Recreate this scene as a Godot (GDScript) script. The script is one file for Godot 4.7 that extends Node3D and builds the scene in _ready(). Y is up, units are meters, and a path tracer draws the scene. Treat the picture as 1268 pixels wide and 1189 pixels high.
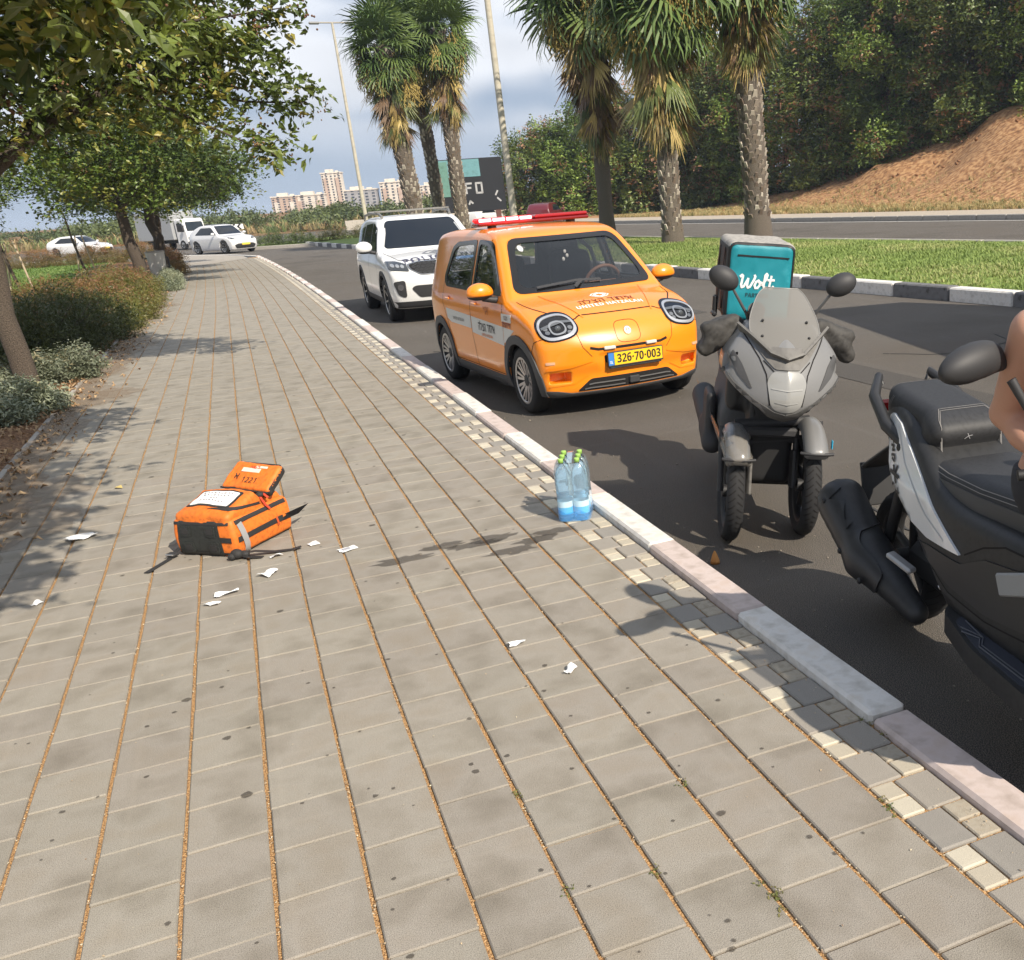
extends Node3D

const CAM := Vector3(0, 1.70, 0)
const FOC := 1221.5          # photograph: 1268 x 1189 pixels, optical axis at (860.6, 696.9)
const SUN := Vector3(0.42, 1.0, 1.18)
const ROAD := -0.12

var cam_basis := Basis(Vector3(0.90837, -0.06487, 0.41310), Vector3(0.20279, 0.93229, -0.29951), Vector3(-0.36571, 0.35583, 0.86002))
var T := {}                  # shared textures
var M := {}                  # shared materials
var rng := RandomNumberGenerator.new()

func _ready() -> void:
	rng.seed = 20240
	var cam := Camera3D.new()
	cam.name = "camera"
	cam.projection = Camera3D.PROJECTION_FRUSTUM
	cam.near = 0.05
	cam.far = 3000.0
	cam.keep_aspect = Camera3D.KEEP_HEIGHT
	cam.size = 0.05 * 1189.0 / FOC
	cam.frustum_offset = Vector2(634.0 - 860.56, 696.93 - 594.5) * (0.05 / FOC)
	cam.transform = Transform3D(cam_basis.orthonormalized(), CAM)
	add_child(cam)
	cam.current = true

	var we := WorldEnvironment.new()
	we.name = "world_environment"
	var env := Environment.new()
	env.background_mode = Environment.BG_SKY
	env.sky = Sky.new()
	env.sky.sky_material = make_sky()
	env.tonemap_mode = Environment.TONE_MAPPER_LINEAR
	env.tonemap_exposure = 1.35
	env.sdfgi_enabled = true
	env.ssao_enabled = true
	env.ssil_enabled = true
	env.fog_enabled = true
	env.fog_density = 0.0004
	env.fog_light_color = Color(0.80, 0.86, 0.95)
	we.environment = env
	add_child(we)

	var sun := DirectionalLight3D.new()
	sun.name = "sun"
	sun.light_energy = 1.6
	sun.light_color = Color(1.0, 0.955, 0.885)
	sun.light_angular_distance = 0.5
	sun.shadow_enabled = true
	add_child(sun)
	sun.look_at_from_position(SUN * 10.0, Vector3.ZERO, Vector3.UP)

	make_materials()
	build_ground()
	build_pavement()
	build_median()
	build_far_side()
	build_left_side()
	build_trees()
	build_palms()
	build_distance()
	build_orange_car()
	build_suv()
	build_far_vehicles()
	build_tricycle_scooter()
	build_scooter()
	build_person()
	build_backpack()
	build_bottles()
	build_litter()

func make_sky() -> PanoramaSkyMaterial:
	var w := 1024
	var h := 512
	var im := Image.create_empty(w, h, false, Image.FORMAT_RGBF)
	var f := FastNoiseLite.new()
	f.seed = 11
	f.noise_type = FastNoiseLite.TYPE_SIMPLEX_SMOOTH
	f.fractal_type = FastNoiseLite.FRACTAL_FBM
	f.fractal_octaves = 6
	f.frequency = 0.9
	for y in h:
		var el := (0.5 - (y + 0.5) / h) * PI
		for x in w:
			var az := TAU * (x + 0.5) / w
			var c: Color
			if el < 0.0:
				c = Color(0.25, 0.235, 0.215).lerp(Color(0.36, 0.40, 0.46), exp(el * 14.0))
			else:
				var up := sin(el)
				c = Color(0.345, 0.41, 0.49).lerp(Color(0.19, 0.28, 0.47), pow(up, 0.6))
				var d := Vector3(cos(el) * cos(az), up, cos(el) * sin(az))
				# clouds lie on a sheet far up
				var q := Vector2(d.x, d.z) / (up + 0.16)
				var n := f.get_noise_3d(q.x * 1.1, q.y * 1.1, 0.0)
				var k := smoothstep(-0.30, 0.16, n)
				var lum := 0.68 + 0.10 * smoothstep(0.05, 0.2, up) + 0.15 * f.get_noise_3d(q.x * 2.3, q.y * 2.3, 7.0)
				c = c.lerp(Color(lum * 0.97, lum, lum * 1.06), k * 0.92 * smoothstep(0.02, 0.12, up))
			im.set_pixel(x, y, c)
	var m := PanoramaSkyMaterial.new()
	m.panorama = ImageTexture.create_from_image(im)
	return m

# ---------------------------------------------------------------- mesh builder
class MB:
	var v := PackedVector3Array()
	var n := PackedVector3Array()
	var c := PackedColorArray()
	var uv := PackedVector2Array()
	var ix := PackedInt32Array()
	var col := Color.WHITE

	func pt(p: Vector3, nn: Vector3, t := Vector2.ZERO) -> int:
		v.append(p); n.append(nn); c.append(col); uv.append(t)
		return v.size() - 1

	func face(a: int, b: int, d: int) -> void:
		# clockwise seen from the side the normals point to
		var g := (v[b] - v[a]).cross(v[d] - v[a])
		if g.dot(n[a] + n[b] + n[d]) > 0.0:
			ix.append(a); ix.append(d); ix.append(b)
		else:
			ix.append(a); ix.append(b); ix.append(d)

	func tri(a: Vector3, b: Vector3, d: Vector3, out := Vector3.ZERO) -> void:
		var g := (b - a).cross(d - a)
		if g.length_squared() < 1e-16:
			return
		g = g.normalized()
		if out != Vector3.ZERO and g.dot(out) < 0.0:
			g = -g
		var i := pt(a, g); pt(b, g); pt(d, g)
		face(i, i + 1, i + 2)

	func quad(a: Vector3, b: Vector3, d: Vector3, e: Vector3, out := Vector3.ZERO) -> void:
		var g := (d - a).cross(e - b)
		if g.length_squared() < 1e-16:
			return
		g = g.normalized()
		if out != Vector3.ZERO and g.dot(out) < 0.0:
			g = -g
		var i := pt(a, g, Vector2(0, 0)); pt(b, g, Vector2(1, 0)); pt(d, g, Vector2(1, 1)); pt(e, g, Vector2(0, 1))
		face(i, i + 1, i + 2); face(i, i + 2, i + 3)

	# box with chamfered edges
	func box(at: Vector3, size: Vector3, bev := 0.0, b := Basis.IDENTITY) -> void:
		var h := size * 0.5
		bev = minf(bev, minf(h.x, minf(h.y, h.z)) * 0.95)
		var q := h - Vector3(bev, bev, bev)
		for ax in 3:
			var u := (ax + 1) % 3
			var w := (ax + 2) % 3
			for s in [-1.0, 1.0]:
				var p := []
				for k in [[-1, -1], [1, -1], [1, 1], [-1, 1]]:
					var r := Vector3.ZERO
					r[ax] = s * h[ax]; r[u] = k[0] * q[u]; r[w] = k[1] * q[w]
					p.append(at + b * r)
				var o := Vector3.ZERO; o[ax] = s
				quad(p[0], p[1], p[2], p[3], b * o)
			if bev > 0.0:
				for s in [-1.0, 1.0]:
					for t in [-1.0, 1.0]:
						var p := []
						for k in [[0, -1], [0, 1], [1, 1], [1, -1]]:
							var r := Vector3.ZERO
							r[ax] = k[1] * q[ax]
							r[u] = s * (h[u] if k[0] == 0 else q[u])
							r[w] = t * (q[w] if k[0] == 0 else h[w])
							p.append(at + b * r)
						var o := Vector3.ZERO; o[u] = s; o[w] = t
						quad(p[0], p[1], p[2], p[3], b * o)
		if bev > 0.0:
			for sx in [-1.0, 1.0]:
				for sy in [-1.0, 1.0]:
					for sz in [-1.0, 1.0]:
						tri(at + b * Vector3(sx * h.x, sy * q.y, sz * q.z), at + b * Vector3(sx * q.x, sy * h.y, sz * q.z), at + b * Vector3(sx * q.x, sy * q.y, sz * h.z), b * Vector3(sx, sy, sz))

	# smooth grid of rows; closed columns when cu
	func grid(rows: Array, cu := false, out := Vector3.ZERO, cv := false) -> void:
		var R := rows.size()
		var C: int = rows[0].size()
		var base := v.size()
		var s := 0.0
		var nn := []
		for i in R:
			var cen := Vector3.ZERO
			for p in rows[i]:
				cen += p
			cen /= C
			for j in C:
				var i0 := (i - 1 + R) % R if cv else maxi(i - 1, 0)
				var i1 := (i + 1) % R if cv else mini(i + 1, R - 1)
				var j0 := (j - 1 + C) % C if cu else maxi(j - 1, 0)
				var j1 := (j + 1) % C if cu else mini(j + 1, C - 1)
				var du: Vector3 = rows[i][j1] - rows[i][j0]
				var dv: Vector3 = rows[i1][j] - rows[i0][j]
				if du.length_squared() < 1e-14:
					du = rows[i1 if i == 0 else i0][j1] - rows[i1 if i == 0 else i0][j0]
				var g := du.cross(dv)
				g = g.normalized() if g.length_squared() > 1e-18 else Vector3.UP
				nn.append(g)
				var o: Vector3 = out if out != Vector3.ZERO else rows[i][j] - cen
				s += g.dot(o)
		var f := 1.0 if s >= 0.0 else -1.0
		for i in R:
			for j in C:
				pt(rows[i][j], nn[i * C + j] * f, Vector2(float(j) / C, float(i) / R))
		for i in (R if cv else R - 1):
			for j in (C if cu else C - 1):
				var a := base + i * C + j
				var b := base + i * C + (j + 1) % C
				var d := base + ((i + 1) % R) * C + (j + 1) % C
				var e := base + ((i + 1) % R) * C + j
				face(a, b, d); face(a, d, e)

	func cap(ring: PackedVector3Array, out: Vector3) -> void:
		var cen := Vector3.ZERO
		for p in ring:
			cen += p
		cen /= ring.size()
		for j in ring.size():
			tri(cen, ring[j], ring[(j + 1) % ring.size()], out)

	func loft(rows: Array, caps := true) -> void:
		grid(rows, true)
		if caps:
			var a: Vector3 = rows[0][0] - rows[1][0]
			cap(rows[0], a)
			cap(rows[-1], rows[-1][0] - rows[-2][0])

	func tube(path: Array, rad, sides := 8, caps := true) -> void:
		var rows := []
		var up := Vector3.UP
		var prev := Vector3.ZERO
		for i in path.size():
			var d: Vector3 = path[mini(i + 1, path.size() - 1)] - path[maxi(i - 1, 0)]
			d = d.normalized() if d.length_squared() > 1e-14 else Vector3.UP
			var a := prev
			if a == Vector3.ZERO:
				a = up if absf(d.dot(up)) < 0.9 else Vector3.RIGHT
			var x := (a - d * a.dot(d)).normalized()
			prev = x
			var y := d.cross(x)
			var r: float = rad if rad is float else rad[i]
			var ring := PackedVector3Array()
			for k in sides:
				var t := TAU * k / sides
				ring.append(path[i] + (x * cos(t) + y * sin(t)) * r)
			rows.append(ring)
		loft(rows, caps)

	# profile of (radius, height) turned round an axis through at
	func lathe(prof: Array, sides := 24, at := Vector3.ZERO, b := Basis.IDENTITY) -> void:
		var rows := []
		for q in prof:
			var ring := PackedVector3Array()
			for k in sides:
				var t := TAU * k / sides
				ring.append(at + b * Vector3(cos(t) * q[0], q[1], sin(t) * q[0]))
			rows.append(ring)
		grid(rows, true)

	func ball(at: Vector3, r: Vector3, b := Basis.IDENTITY, la := 8, lo := 14) -> void:
		var base := v.size()
		for i in la + 1:
			var t := PI * i / la
			for j in lo + 1:
				var q := TAU * j / lo
				var d := Vector3(sin(t) * cos(q), cos(t), sin(t) * sin(q))
				pt(at + b * (d * r), (b * (d / r)).normalized())
		for i in la:
			for j in lo:
				var a := base + i * (lo + 1) + j
				face(a, a + 1, a + lo + 2); face(a, a + lo + 2, a + lo + 1)

	# flat polygon pushed along axis z of t from z0 to z1
	func prism(poly: PackedVector2Array, t: Transform3D, z0: float, z1: float, bev := 0.0) -> void:
		if Geometry2D.is_polygon_clockwise(poly):
			poly = poly.duplicate(); poly.reverse()
		var tris := Geometry2D.triangulate_polygon(poly)
		var inner := poly
		if bev > 0.0:
			var off := Geometry2D.offset_polygon(poly, -bev)
			if off.size() == 1 and off[0].size() == poly.size():
				# line the corners up with the outline
				var o: PackedVector2Array = off[0]
				if Geometry2D.is_polygon_clockwise(o):
					o.reverse()
				var bi := 0
				for i in o.size():
					if o[i].distance_to(poly[0]) < o[bi].distance_to(poly[0]):
						bi = i
				inner = PackedVector2Array()
				for i in o.size():
					inner.append(o[(i + bi) % o.size()])
			else:
				bev = 0.0
		for i in range(0, tris.size(), 3):
			for z in [z0, z1]:
				var q := inner if z == z1 else poly
				tri(t * Vector3(q[tris[i]].x, q[tris[i]].y, z), t * Vector3(q[tris[i + 1]].x, q[tris[i + 1]].y, z), t * Vector3(q[tris[i + 2]].x, q[tris[i + 2]].y, z), t.basis.z * (1.0 if z == maxf(z0, z1) else -1.0))
		var zs := signf(z1 - z0)
		for i in poly.size():
			var a := poly[i]
			var d := poly[(i + 1) % poly.size()]
			var e := d - a
			var o := t.basis * Vector3(e.y, -e.x, 0)
			var a2 := inner[i]
			var d2 := inner[(i + 1) % poly.size()]
			var zb := z1 - zs * bev
			quad(t * Vector3(a.x, a.y, z0), t * Vector3(d.x, d.y, z0), t * Vector3(d.x, d.y, zb), t * Vector3(a.x, a.y, zb), o)
			if bev > 0.0:
				quad(t * Vector3(a.x, a.y, zb), t * Vector3(d.x, d.y, zb), t * Vector3(d2.x, d2.y, z1), t * Vector3(a2.x, a2.y, z1), o.normalized() + t.basis.z * zs)

	# a flat band (strap, sheet of paper) along a path, with thickness
	func band(path: Array, side, w: float, th: float) -> void:
		var rows := []
		for i in path.size():
			var d: Vector3 = (path[mini(i + 1, path.size() - 1)] - path[maxi(i - 1, 0)]).normalized()
			var s: Vector3 = side[i] if side is Array else side
			s = (s - d * s.dot(d)).normalized()
			var u := d.cross(s) * th * 0.5
			rows.append(PackedVector3Array([path[i] + s * w * 0.5 + u, path[i] - s * w * 0.5 + u, path[i] - s * w * 0.5 - u, path[i] + s * w * 0.5 - u]))
		for i in rows.size() - 1:
			for j in 4:
				var a: Vector3 = rows[i][j]
				var b: Vector3 = rows[i][(j + 1) % 4]
				var cen: Vector3 = (path[i] + path[i + 1]) * 0.5
				quad(a, b, rows[i + 1][(j + 1) % 4], rows[i + 1][j], (a + b) * 0.5 - path[i] + ((rows[i + 1][j] + rows[i + 1][(j + 1) % 4]) * 0.5 - path[i + 1]))
		quad(rows[0][0], rows[0][1], rows[0][2], rows[0][3], path[0] - path[1])
		quad(rows[-1][0], rows[-1][1], rows[-1][2], rows[-1][3], path[-1] - path[-2])

	func add(o: MB, t := Transform3D.IDENTITY) -> void:
		var base := v.size()
		for i in o.v.size():
			v.append(t * o.v[i]); n.append((t.basis * o.n[i]).normalized()); c.append(o.c[i] * col); uv.append(o.uv[i])
		var fl := t.basis.determinant() < 0.0
		for i in range(0, o.ix.size(), 3):
			ix.append(base + o.ix[i]); ix.append(base + o.ix[i + (2 if fl else 1)]); ix.append(base + o.ix[i + (1 if fl else 2)])

	func mesh() -> ArrayMesh:
		var m := ArrayMesh.new()
		if ix.size() == 0:
			return m
		var a := []
		a.resize(Mesh.ARRAY_MAX)
		a[Mesh.ARRAY_VERTEX] = v; a[Mesh.ARRAY_NORMAL] = n; a[Mesh.ARRAY_COLOR] = c; a[Mesh.ARRAY_TEX_UV] = uv; a[Mesh.ARRAY_INDEX] = ix
		m.add_surface_from_arrays(Mesh.PRIMITIVE_TRIANGLES, a)
		return m

# ---------------------------------------------------------------- nodes
var used := {}

func numbered(called: String) -> String:
	if not used.has(called):
		used[called] = 0
		return called
	used[called] += 1
	return "%s_%03d" % [called, used[called]]

func meta(o: Node, label := "", category := "", group := "", kind := "") -> Node:
	if label: o.set_meta("label", label)
	if category: o.set_meta("category", category)
	if group: o.set_meta("group", group)
	if kind: o.set_meta("kind", kind)
	return o

func thing(called: String, at: Vector3, turn: float, label: String, category: String, group := "") -> Node3D:
	var o := Node3D.new()
	o.name = numbered(called)
	o.position = at
	o.rotation.y = turn
	add_child(o)
	meta(o, label, category, group)
	return o

func part(called: String, mb, mat: Material, parent: Node = null, kind := "", label := "") -> MeshInstance3D:
	var o := MeshInstance3D.new()
	o.name = called if parent else numbered(called)
	o.mesh = mb.mesh() if mb is MB else mb
	if mat:
		o.material_override = mat
	(parent if parent else self).add_child(o, true)
	meta(o, label, "", "", kind)
	return o

func many(called: String, mesh: Mesh, mat: Material, xf: Array, cols, parent: Node = null, kind := "stuff") -> MultiMeshInstance3D:
	var mm := MultiMesh.new()
	mm.transform_format = MultiMesh.TRANSFORM_3D
	mm.use_colors = cols != null
	mm.mesh = mesh
	mm.instance_count = xf.size()
	for i in xf.size():
		mm.set_instance_transform(i, xf[i])
		if cols != null:
			mm.set_instance_color(i, cols[i])
	var o := MultiMeshInstance3D.new()
	o.name = called if parent else numbered(called)
	o.multimesh = mm
	o.material_override = mat
	(parent if parent else self).add_child(o, true)
	meta(o, "", "", "", kind)
	return o

# a copy of a thing under the next number, with its own label
func copy_of(o: Node3D, at: Vector3, turn: float, label := "", sc := Vector3.ONE) -> Node3D:
	var q: Node3D = o.duplicate()
	var s := String(o.name)
	if s.length() > 4 and s[-4] == "_" and s.substr(s.length() - 3).is_valid_int():
		s = s.substr(0, s.length() - 4)
	q.name = numbered(s)
	add_child(q)
	q.position = at
	q.rotation = Vector3(0, turn, 0)
	q.scale = sc
	if label:
		q.set_meta("label", label)
	return q

# ---------------------------------------------------------------- materials
func lin(r: float, g: float, b: float, a := 1.0) -> Color:
	var q := Color(r, g, b).linear_to_srgb()
	q.a = a
	return q

func mat(c: Color, rough := 0.6, metal := 0.0) -> StandardMaterial3D:
	var m := StandardMaterial3D.new()
	m.albedo_color = c
	m.roughness = rough
	m.metallic = metal
	return m

func vmat(rough := 0.7) -> StandardMaterial3D:
	var m := mat(Color.WHITE, rough)
	m.vertex_color_use_as_albedo = true
	return m

func noise_tex(seed_: int, freq: float, oct: int, stops: Array, size := 512, kind := FastNoiseLite.TYPE_SIMPLEX_SMOOTH, normal := 0.0) -> NoiseTexture2D:
	var f := FastNoiseLite.new()
	f.seed = seed_
	f.noise_type = kind
	f.frequency = freq
	f.fractal_type = FastNoiseLite.FRACTAL_FBM if oct > 1 else FastNoiseLite.FRACTAL_NONE
	f.fractal_octaves = oct
	var t := NoiseTexture2D.new()
	t.width = size
	t.height = size
	t.seamless = true
	t.noise = f
	if normal > 0.0:
		t.as_normal_map = true
		t.bump_strength = normal
	elif stops.size():
		var g := Gradient.new()
		var offs := PackedFloat32Array()
		var cols := PackedColorArray()
		for s in stops:
			offs.append(s[0]); cols.append(s[1])
		g.offsets = offs
		g.colors = cols
		t.color_ramp = g
	return t

func grey(x: float) -> Color:
	return Color(x, x, x)

# triplanar material in world or object axes: colour variation and relief
func rock(c: Color, tex: Texture2D, bump: Texture2D, scale := 1.0, depth := 0.0, rough := 0.9, world := true) -> StandardMaterial3D:
	var m := mat(c, rough)
	m.uv1_triplanar = true
	m.uv1_world_triplanar = world
	m.uv1_scale = Vector3.ONE * scale
	m.albedo_texture = tex
	if bump and depth > 0.0:
		m.heightmap_enabled = true
		m.heightmap_scale = depth
		m.heightmap_texture = bump
	return m

func glow(c: Color, e: float) -> StandardMaterial3D:
	var m := mat(c, 0.4)
	m.emission_enabled = true
	m.emission = c
	m.emission_energy_multiplier = e
	return m

func glass(c: Color, a := 0.2) -> StandardMaterial3D:
	var m := mat(Color(c.r, c.g, c.b, a), 0.02)
	m.transparency = BaseMaterial3D.TRANSPARENCY_ALPHA
	return m

func paint(c: Color, rough := 0.35) -> StandardMaterial3D:
	var m := mat(c, rough)
	m.clearcoat_enabled = true
	m.clearcoat = 0.8
	m.clearcoat_roughness = 0.06
	return m

# ---------------------------------------------------------------- implicit surfaces
func smin(a: float, b: float, k: float) -> float:
	var h := maxf(k - absf(a - b), 0.0) / k
	return minf(a, b) - h * h * k * 0.25

func smax(a: float, b: float, k: float) -> float:
	var h := maxf(k - absf(a - b), 0.0) / k
	return maxf(a, b) + h * h * k * 0.25

func sd_cap(p: Vector3, a: Vector3, b: Vector3, ra: float, rb: float) -> float:
	var ba := b - a
	var h := clampf((p - a).dot(ba) / ba.length_squared(), 0.0, 1.0)
	return (p - a - ba * h).length() - lerpf(ra, rb, h)

func sd_box(p: Vector3, at: Vector3, half: Vector3, r: float) -> float:
	var q := (p - at).abs() - half + Vector3(r, r, r)
	return Vector3(maxf(q.x, 0), maxf(q.y, 0), maxf(q.z, 0)).length() + minf(maxf(q.x, maxf(q.y, q.z)), 0.0) - r

func sd_ell(p: Vector3, at: Vector3, r: Vector3) -> float:
	var q := p - at
	var k0 := (q / r).length()
	var k1 := (q / (r * r)).length()
	return k0 * (k0 - 1.0) / maxf(k1, 1e-6)

# smooth table: x -> y through the points, as a lookup of 256 samples
class Tab:
	var lo: float
	var hi: float
	var a := PackedFloat32Array()
	func _init(p: Array, smooth := true) -> void:
		lo = p[0][0]
		hi = p[-1][0]
		var m := []
		for i in p.size():
			var i0 := maxi(i - 1, 0)
			var i1 := mini(i + 1, p.size() - 1)
			var s: float = (p[i1][1] - p[i0][1]) / maxf(p[i1][0] - p[i0][0], 1e-6)
			if i > 0 and i < p.size() - 1:
				var d0: float = (p[i][1] - p[i0][1]) / (p[i][0] - p[i0][0])
				var d1: float = (p[i1][1] - p[i][1]) / (p[i1][0] - p[i][0])
				if d0 * d1 <= 0.0:
					s = 0.0
				else:
					s = signf(s) * minf(absf(s), 2.5 * minf(absf(d0), absf(d1)))
			m.append(s)
		var k := 0
		for i in 257:
			var x := lerpf(lo, hi, i / 256.0)
			while k < p.size() - 2 and x > p[k + 1][0]:
				k += 1
			var h: float = p[k + 1][0] - p[k][0]
			var t := clampf((x - p[k][0]) / h, 0.0, 1.0)
			if smooth:
				var t2 := t * t
				var t3 := t2 * t
				a.append((2 * t3 - 3 * t2 + 1) * p[k][1] + (t3 - 2 * t2 + t) * h * m[k] + (3 * t2 - 2 * t3) * p[k + 1][1] + (t3 - t2) * h * m[k + 1])
			else:
				a.append(lerpf(p[k][1], p[k + 1][1], t))
	func at(x: float) -> float:
		var t := clampf((x - lo) / (hi - lo), 0.0, 1.0) * 256.0
		var i := mini(int(t), 255)
		return lerpf(a[i], a[i + 1], t - i)

func grad(f: Callable, p: Vector3, e: float) -> Vector3:
	var g := Vector3(f.call(p + Vector3(e, 0, 0)) - f.call(p - Vector3(e, 0, 0)), f.call(p + Vector3(0, e, 0)) - f.call(p - Vector3(0, e, 0)), f.call(p + Vector3(0, 0, e)) - f.call(p - Vector3(0, 0, e)))
	return g / (2.0 * e)

# surface nets of f < 0; sort(p) -> which of the returned builders a face goes to
func iso(f: Callable, lo: Vector3, hi: Vector3, h: float, sym := false, sort = null, kinds := 1, safety := 1.3) -> Array:
	var nb := Vector3i(((hi - lo) / (h * 4.0)).ceil())
	var m := 0
	if sym:
		var hb := ceili(hi.x / (h * 4.0))
		nb.x = hb * 2
		m = hb * 4
		lo.x = -h * m
	var nx := nb.x * 4 + 1
	var ny := nb.y * 4 + 1
	var nz := nb.z * 4 + 1
	var val := PackedFloat32Array()
	val.resize(nx * ny * nz)
	val.fill(1e9)
	var act := []
	for bz in nb.z:
		for by in nb.y:
			for bx in nb.x:
				var cx := bx * 4 + 2
				if sym and cx < m:
					continue
				var d: float = f.call(lo + Vector3(cx, by * 4 + 2, bz * 4 + 2) * h)
				if absf(d) > h * 3.5 * safety:
					continue
				act.append(Vector3i(bx, by, bz))
				if sym:
					act.append(Vector3i(nb.x - 1 - bx, by, bz))
				for k in 5:
					for j in 5:
						var row := ((bz * 4 + k) * ny + by * 4 + j) * nx
						for i in 5:
							var gi := bx * 4 + i
							if val[row + gi] == 1e9:
								var q: float = f.call(lo + Vector3(gi, by * 4 + j, bz * 4 + k) * h)
								val[row + gi] = q
								if sym:
									val[row + 2 * m - gi] = q
	var vid := PackedInt32Array()
	vid.resize(nx * ny * nz)
	vid.fill(-1)
	var pos := PackedVector3Array()
	var nor := PackedVector3Array()
	var cells := PackedInt32Array()
	var offs := [0, 1, nx, nx + 1, nx * ny, nx * ny + 1, nx * ny + nx, nx * ny + nx + 1]
	var edges := [[0, 1], [2, 3], [4, 5], [6, 7], [0, 2], [1, 3], [4, 6], [5, 7], [0, 4], [1, 5], [2, 6], [3, 7]]
	var corner := []
	for i in 8:
		corner.append(Vector3(i & 1, (i >> 1) & 1, i >> 2))
	for b in act:
		for k in 4:
			for j in 4:
				for i in 4:
					var x: int = b.x * 4 + i
					var y: int = b.y * 4 + j
					var z: int = b.z * 4 + k
					var id := (z * ny + y) * nx + x
					var neg := 0
					for q in 8:
						if val[id + offs[q]] < 0.0:
							neg += 1
					if neg == 0 or neg == 8:
						continue
					var s := Vector3.ZERO
					var cnt := 0
					for e in edges:
						var v0 := val[id + offs[e[0]]]
						var v1 := val[id + offs[e[1]]]
						if (v0 < 0.0) != (v1 < 0.0):
							s += corner[e[0]].lerp(corner[e[1]], v0 / (v0 - v1))
							cnt += 1
					var p := lo + (Vector3(x, y, z) + s / cnt) * h
					var g := grad(f, p, h * 0.3)
					var gl := g.length_squared()
					if gl > 1e-6:
						var st: Vector3 = g * (float(f.call(p)) / gl)
						if st.length() < h * 0.6:
							p -= st
					vid[id] = pos.size()
					pos.append(p)
					nor.append(g.normalized() if gl > 1e-9 else Vector3.UP)
					cells.append(id)
	var out := []
	var remap := []
	for i in kinds:
		out.append(MB.new())
		var r := PackedInt32Array()
		r.resize(pos.size())
		r.fill(-1)
		remap.append(r)
	var steps := [1, nx, nx * ny]
	for id in cells:
		for ax in 3:
			if id + steps[ax] >= val.size():
				continue
			var v0 := val[id]
			var v1 := val[id + steps[ax]]
			if v1 > 1e8 or (v0 < 0.0) == (v1 < 0.0):
				continue
			var u: int = steps[(ax + 1) % 3]
			var w: int = steps[(ax + 2) % 3]
			if id - u - w < 0:
				continue
			var q := [vid[id], vid[id - u], vid[id - u - w], vid[id - w]]
			if q[1] < 0 or q[2] < 0 or q[3] < 0:
				continue
			var kd := 0
			if sort != null:
				kd = sort.call((pos[q[0]] + pos[q[1]] + pos[q[2]] + pos[q[3]]) * 0.25)
				if kd < 0:
					continue
			var mb: MB = out[kd]
			var rm: PackedInt32Array = remap[kd]
			for e in 4:
				if rm[q[e]] < 0:
					rm[q[e]] = mb.pt(pos[q[e]], nor[q[e]])
				q[e] = rm[q[e]]
			remap[kd] = rm
			mb.face(q[0], q[1], q[2]); mb.face(q[0], q[2], q[3])
	return out

# march a ray onto f = 0; returns INF when it misses
func march(f: Callable, o: Vector3, d: Vector3, far := 3.0) -> float:
	var t := 0.0
	for i in 70:
		var q: float = f.call(o + d * t)
		if absf(q) < 0.0006:
			return t
		t += q * 0.75
		if t > far:
			return INF
	return t

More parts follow.
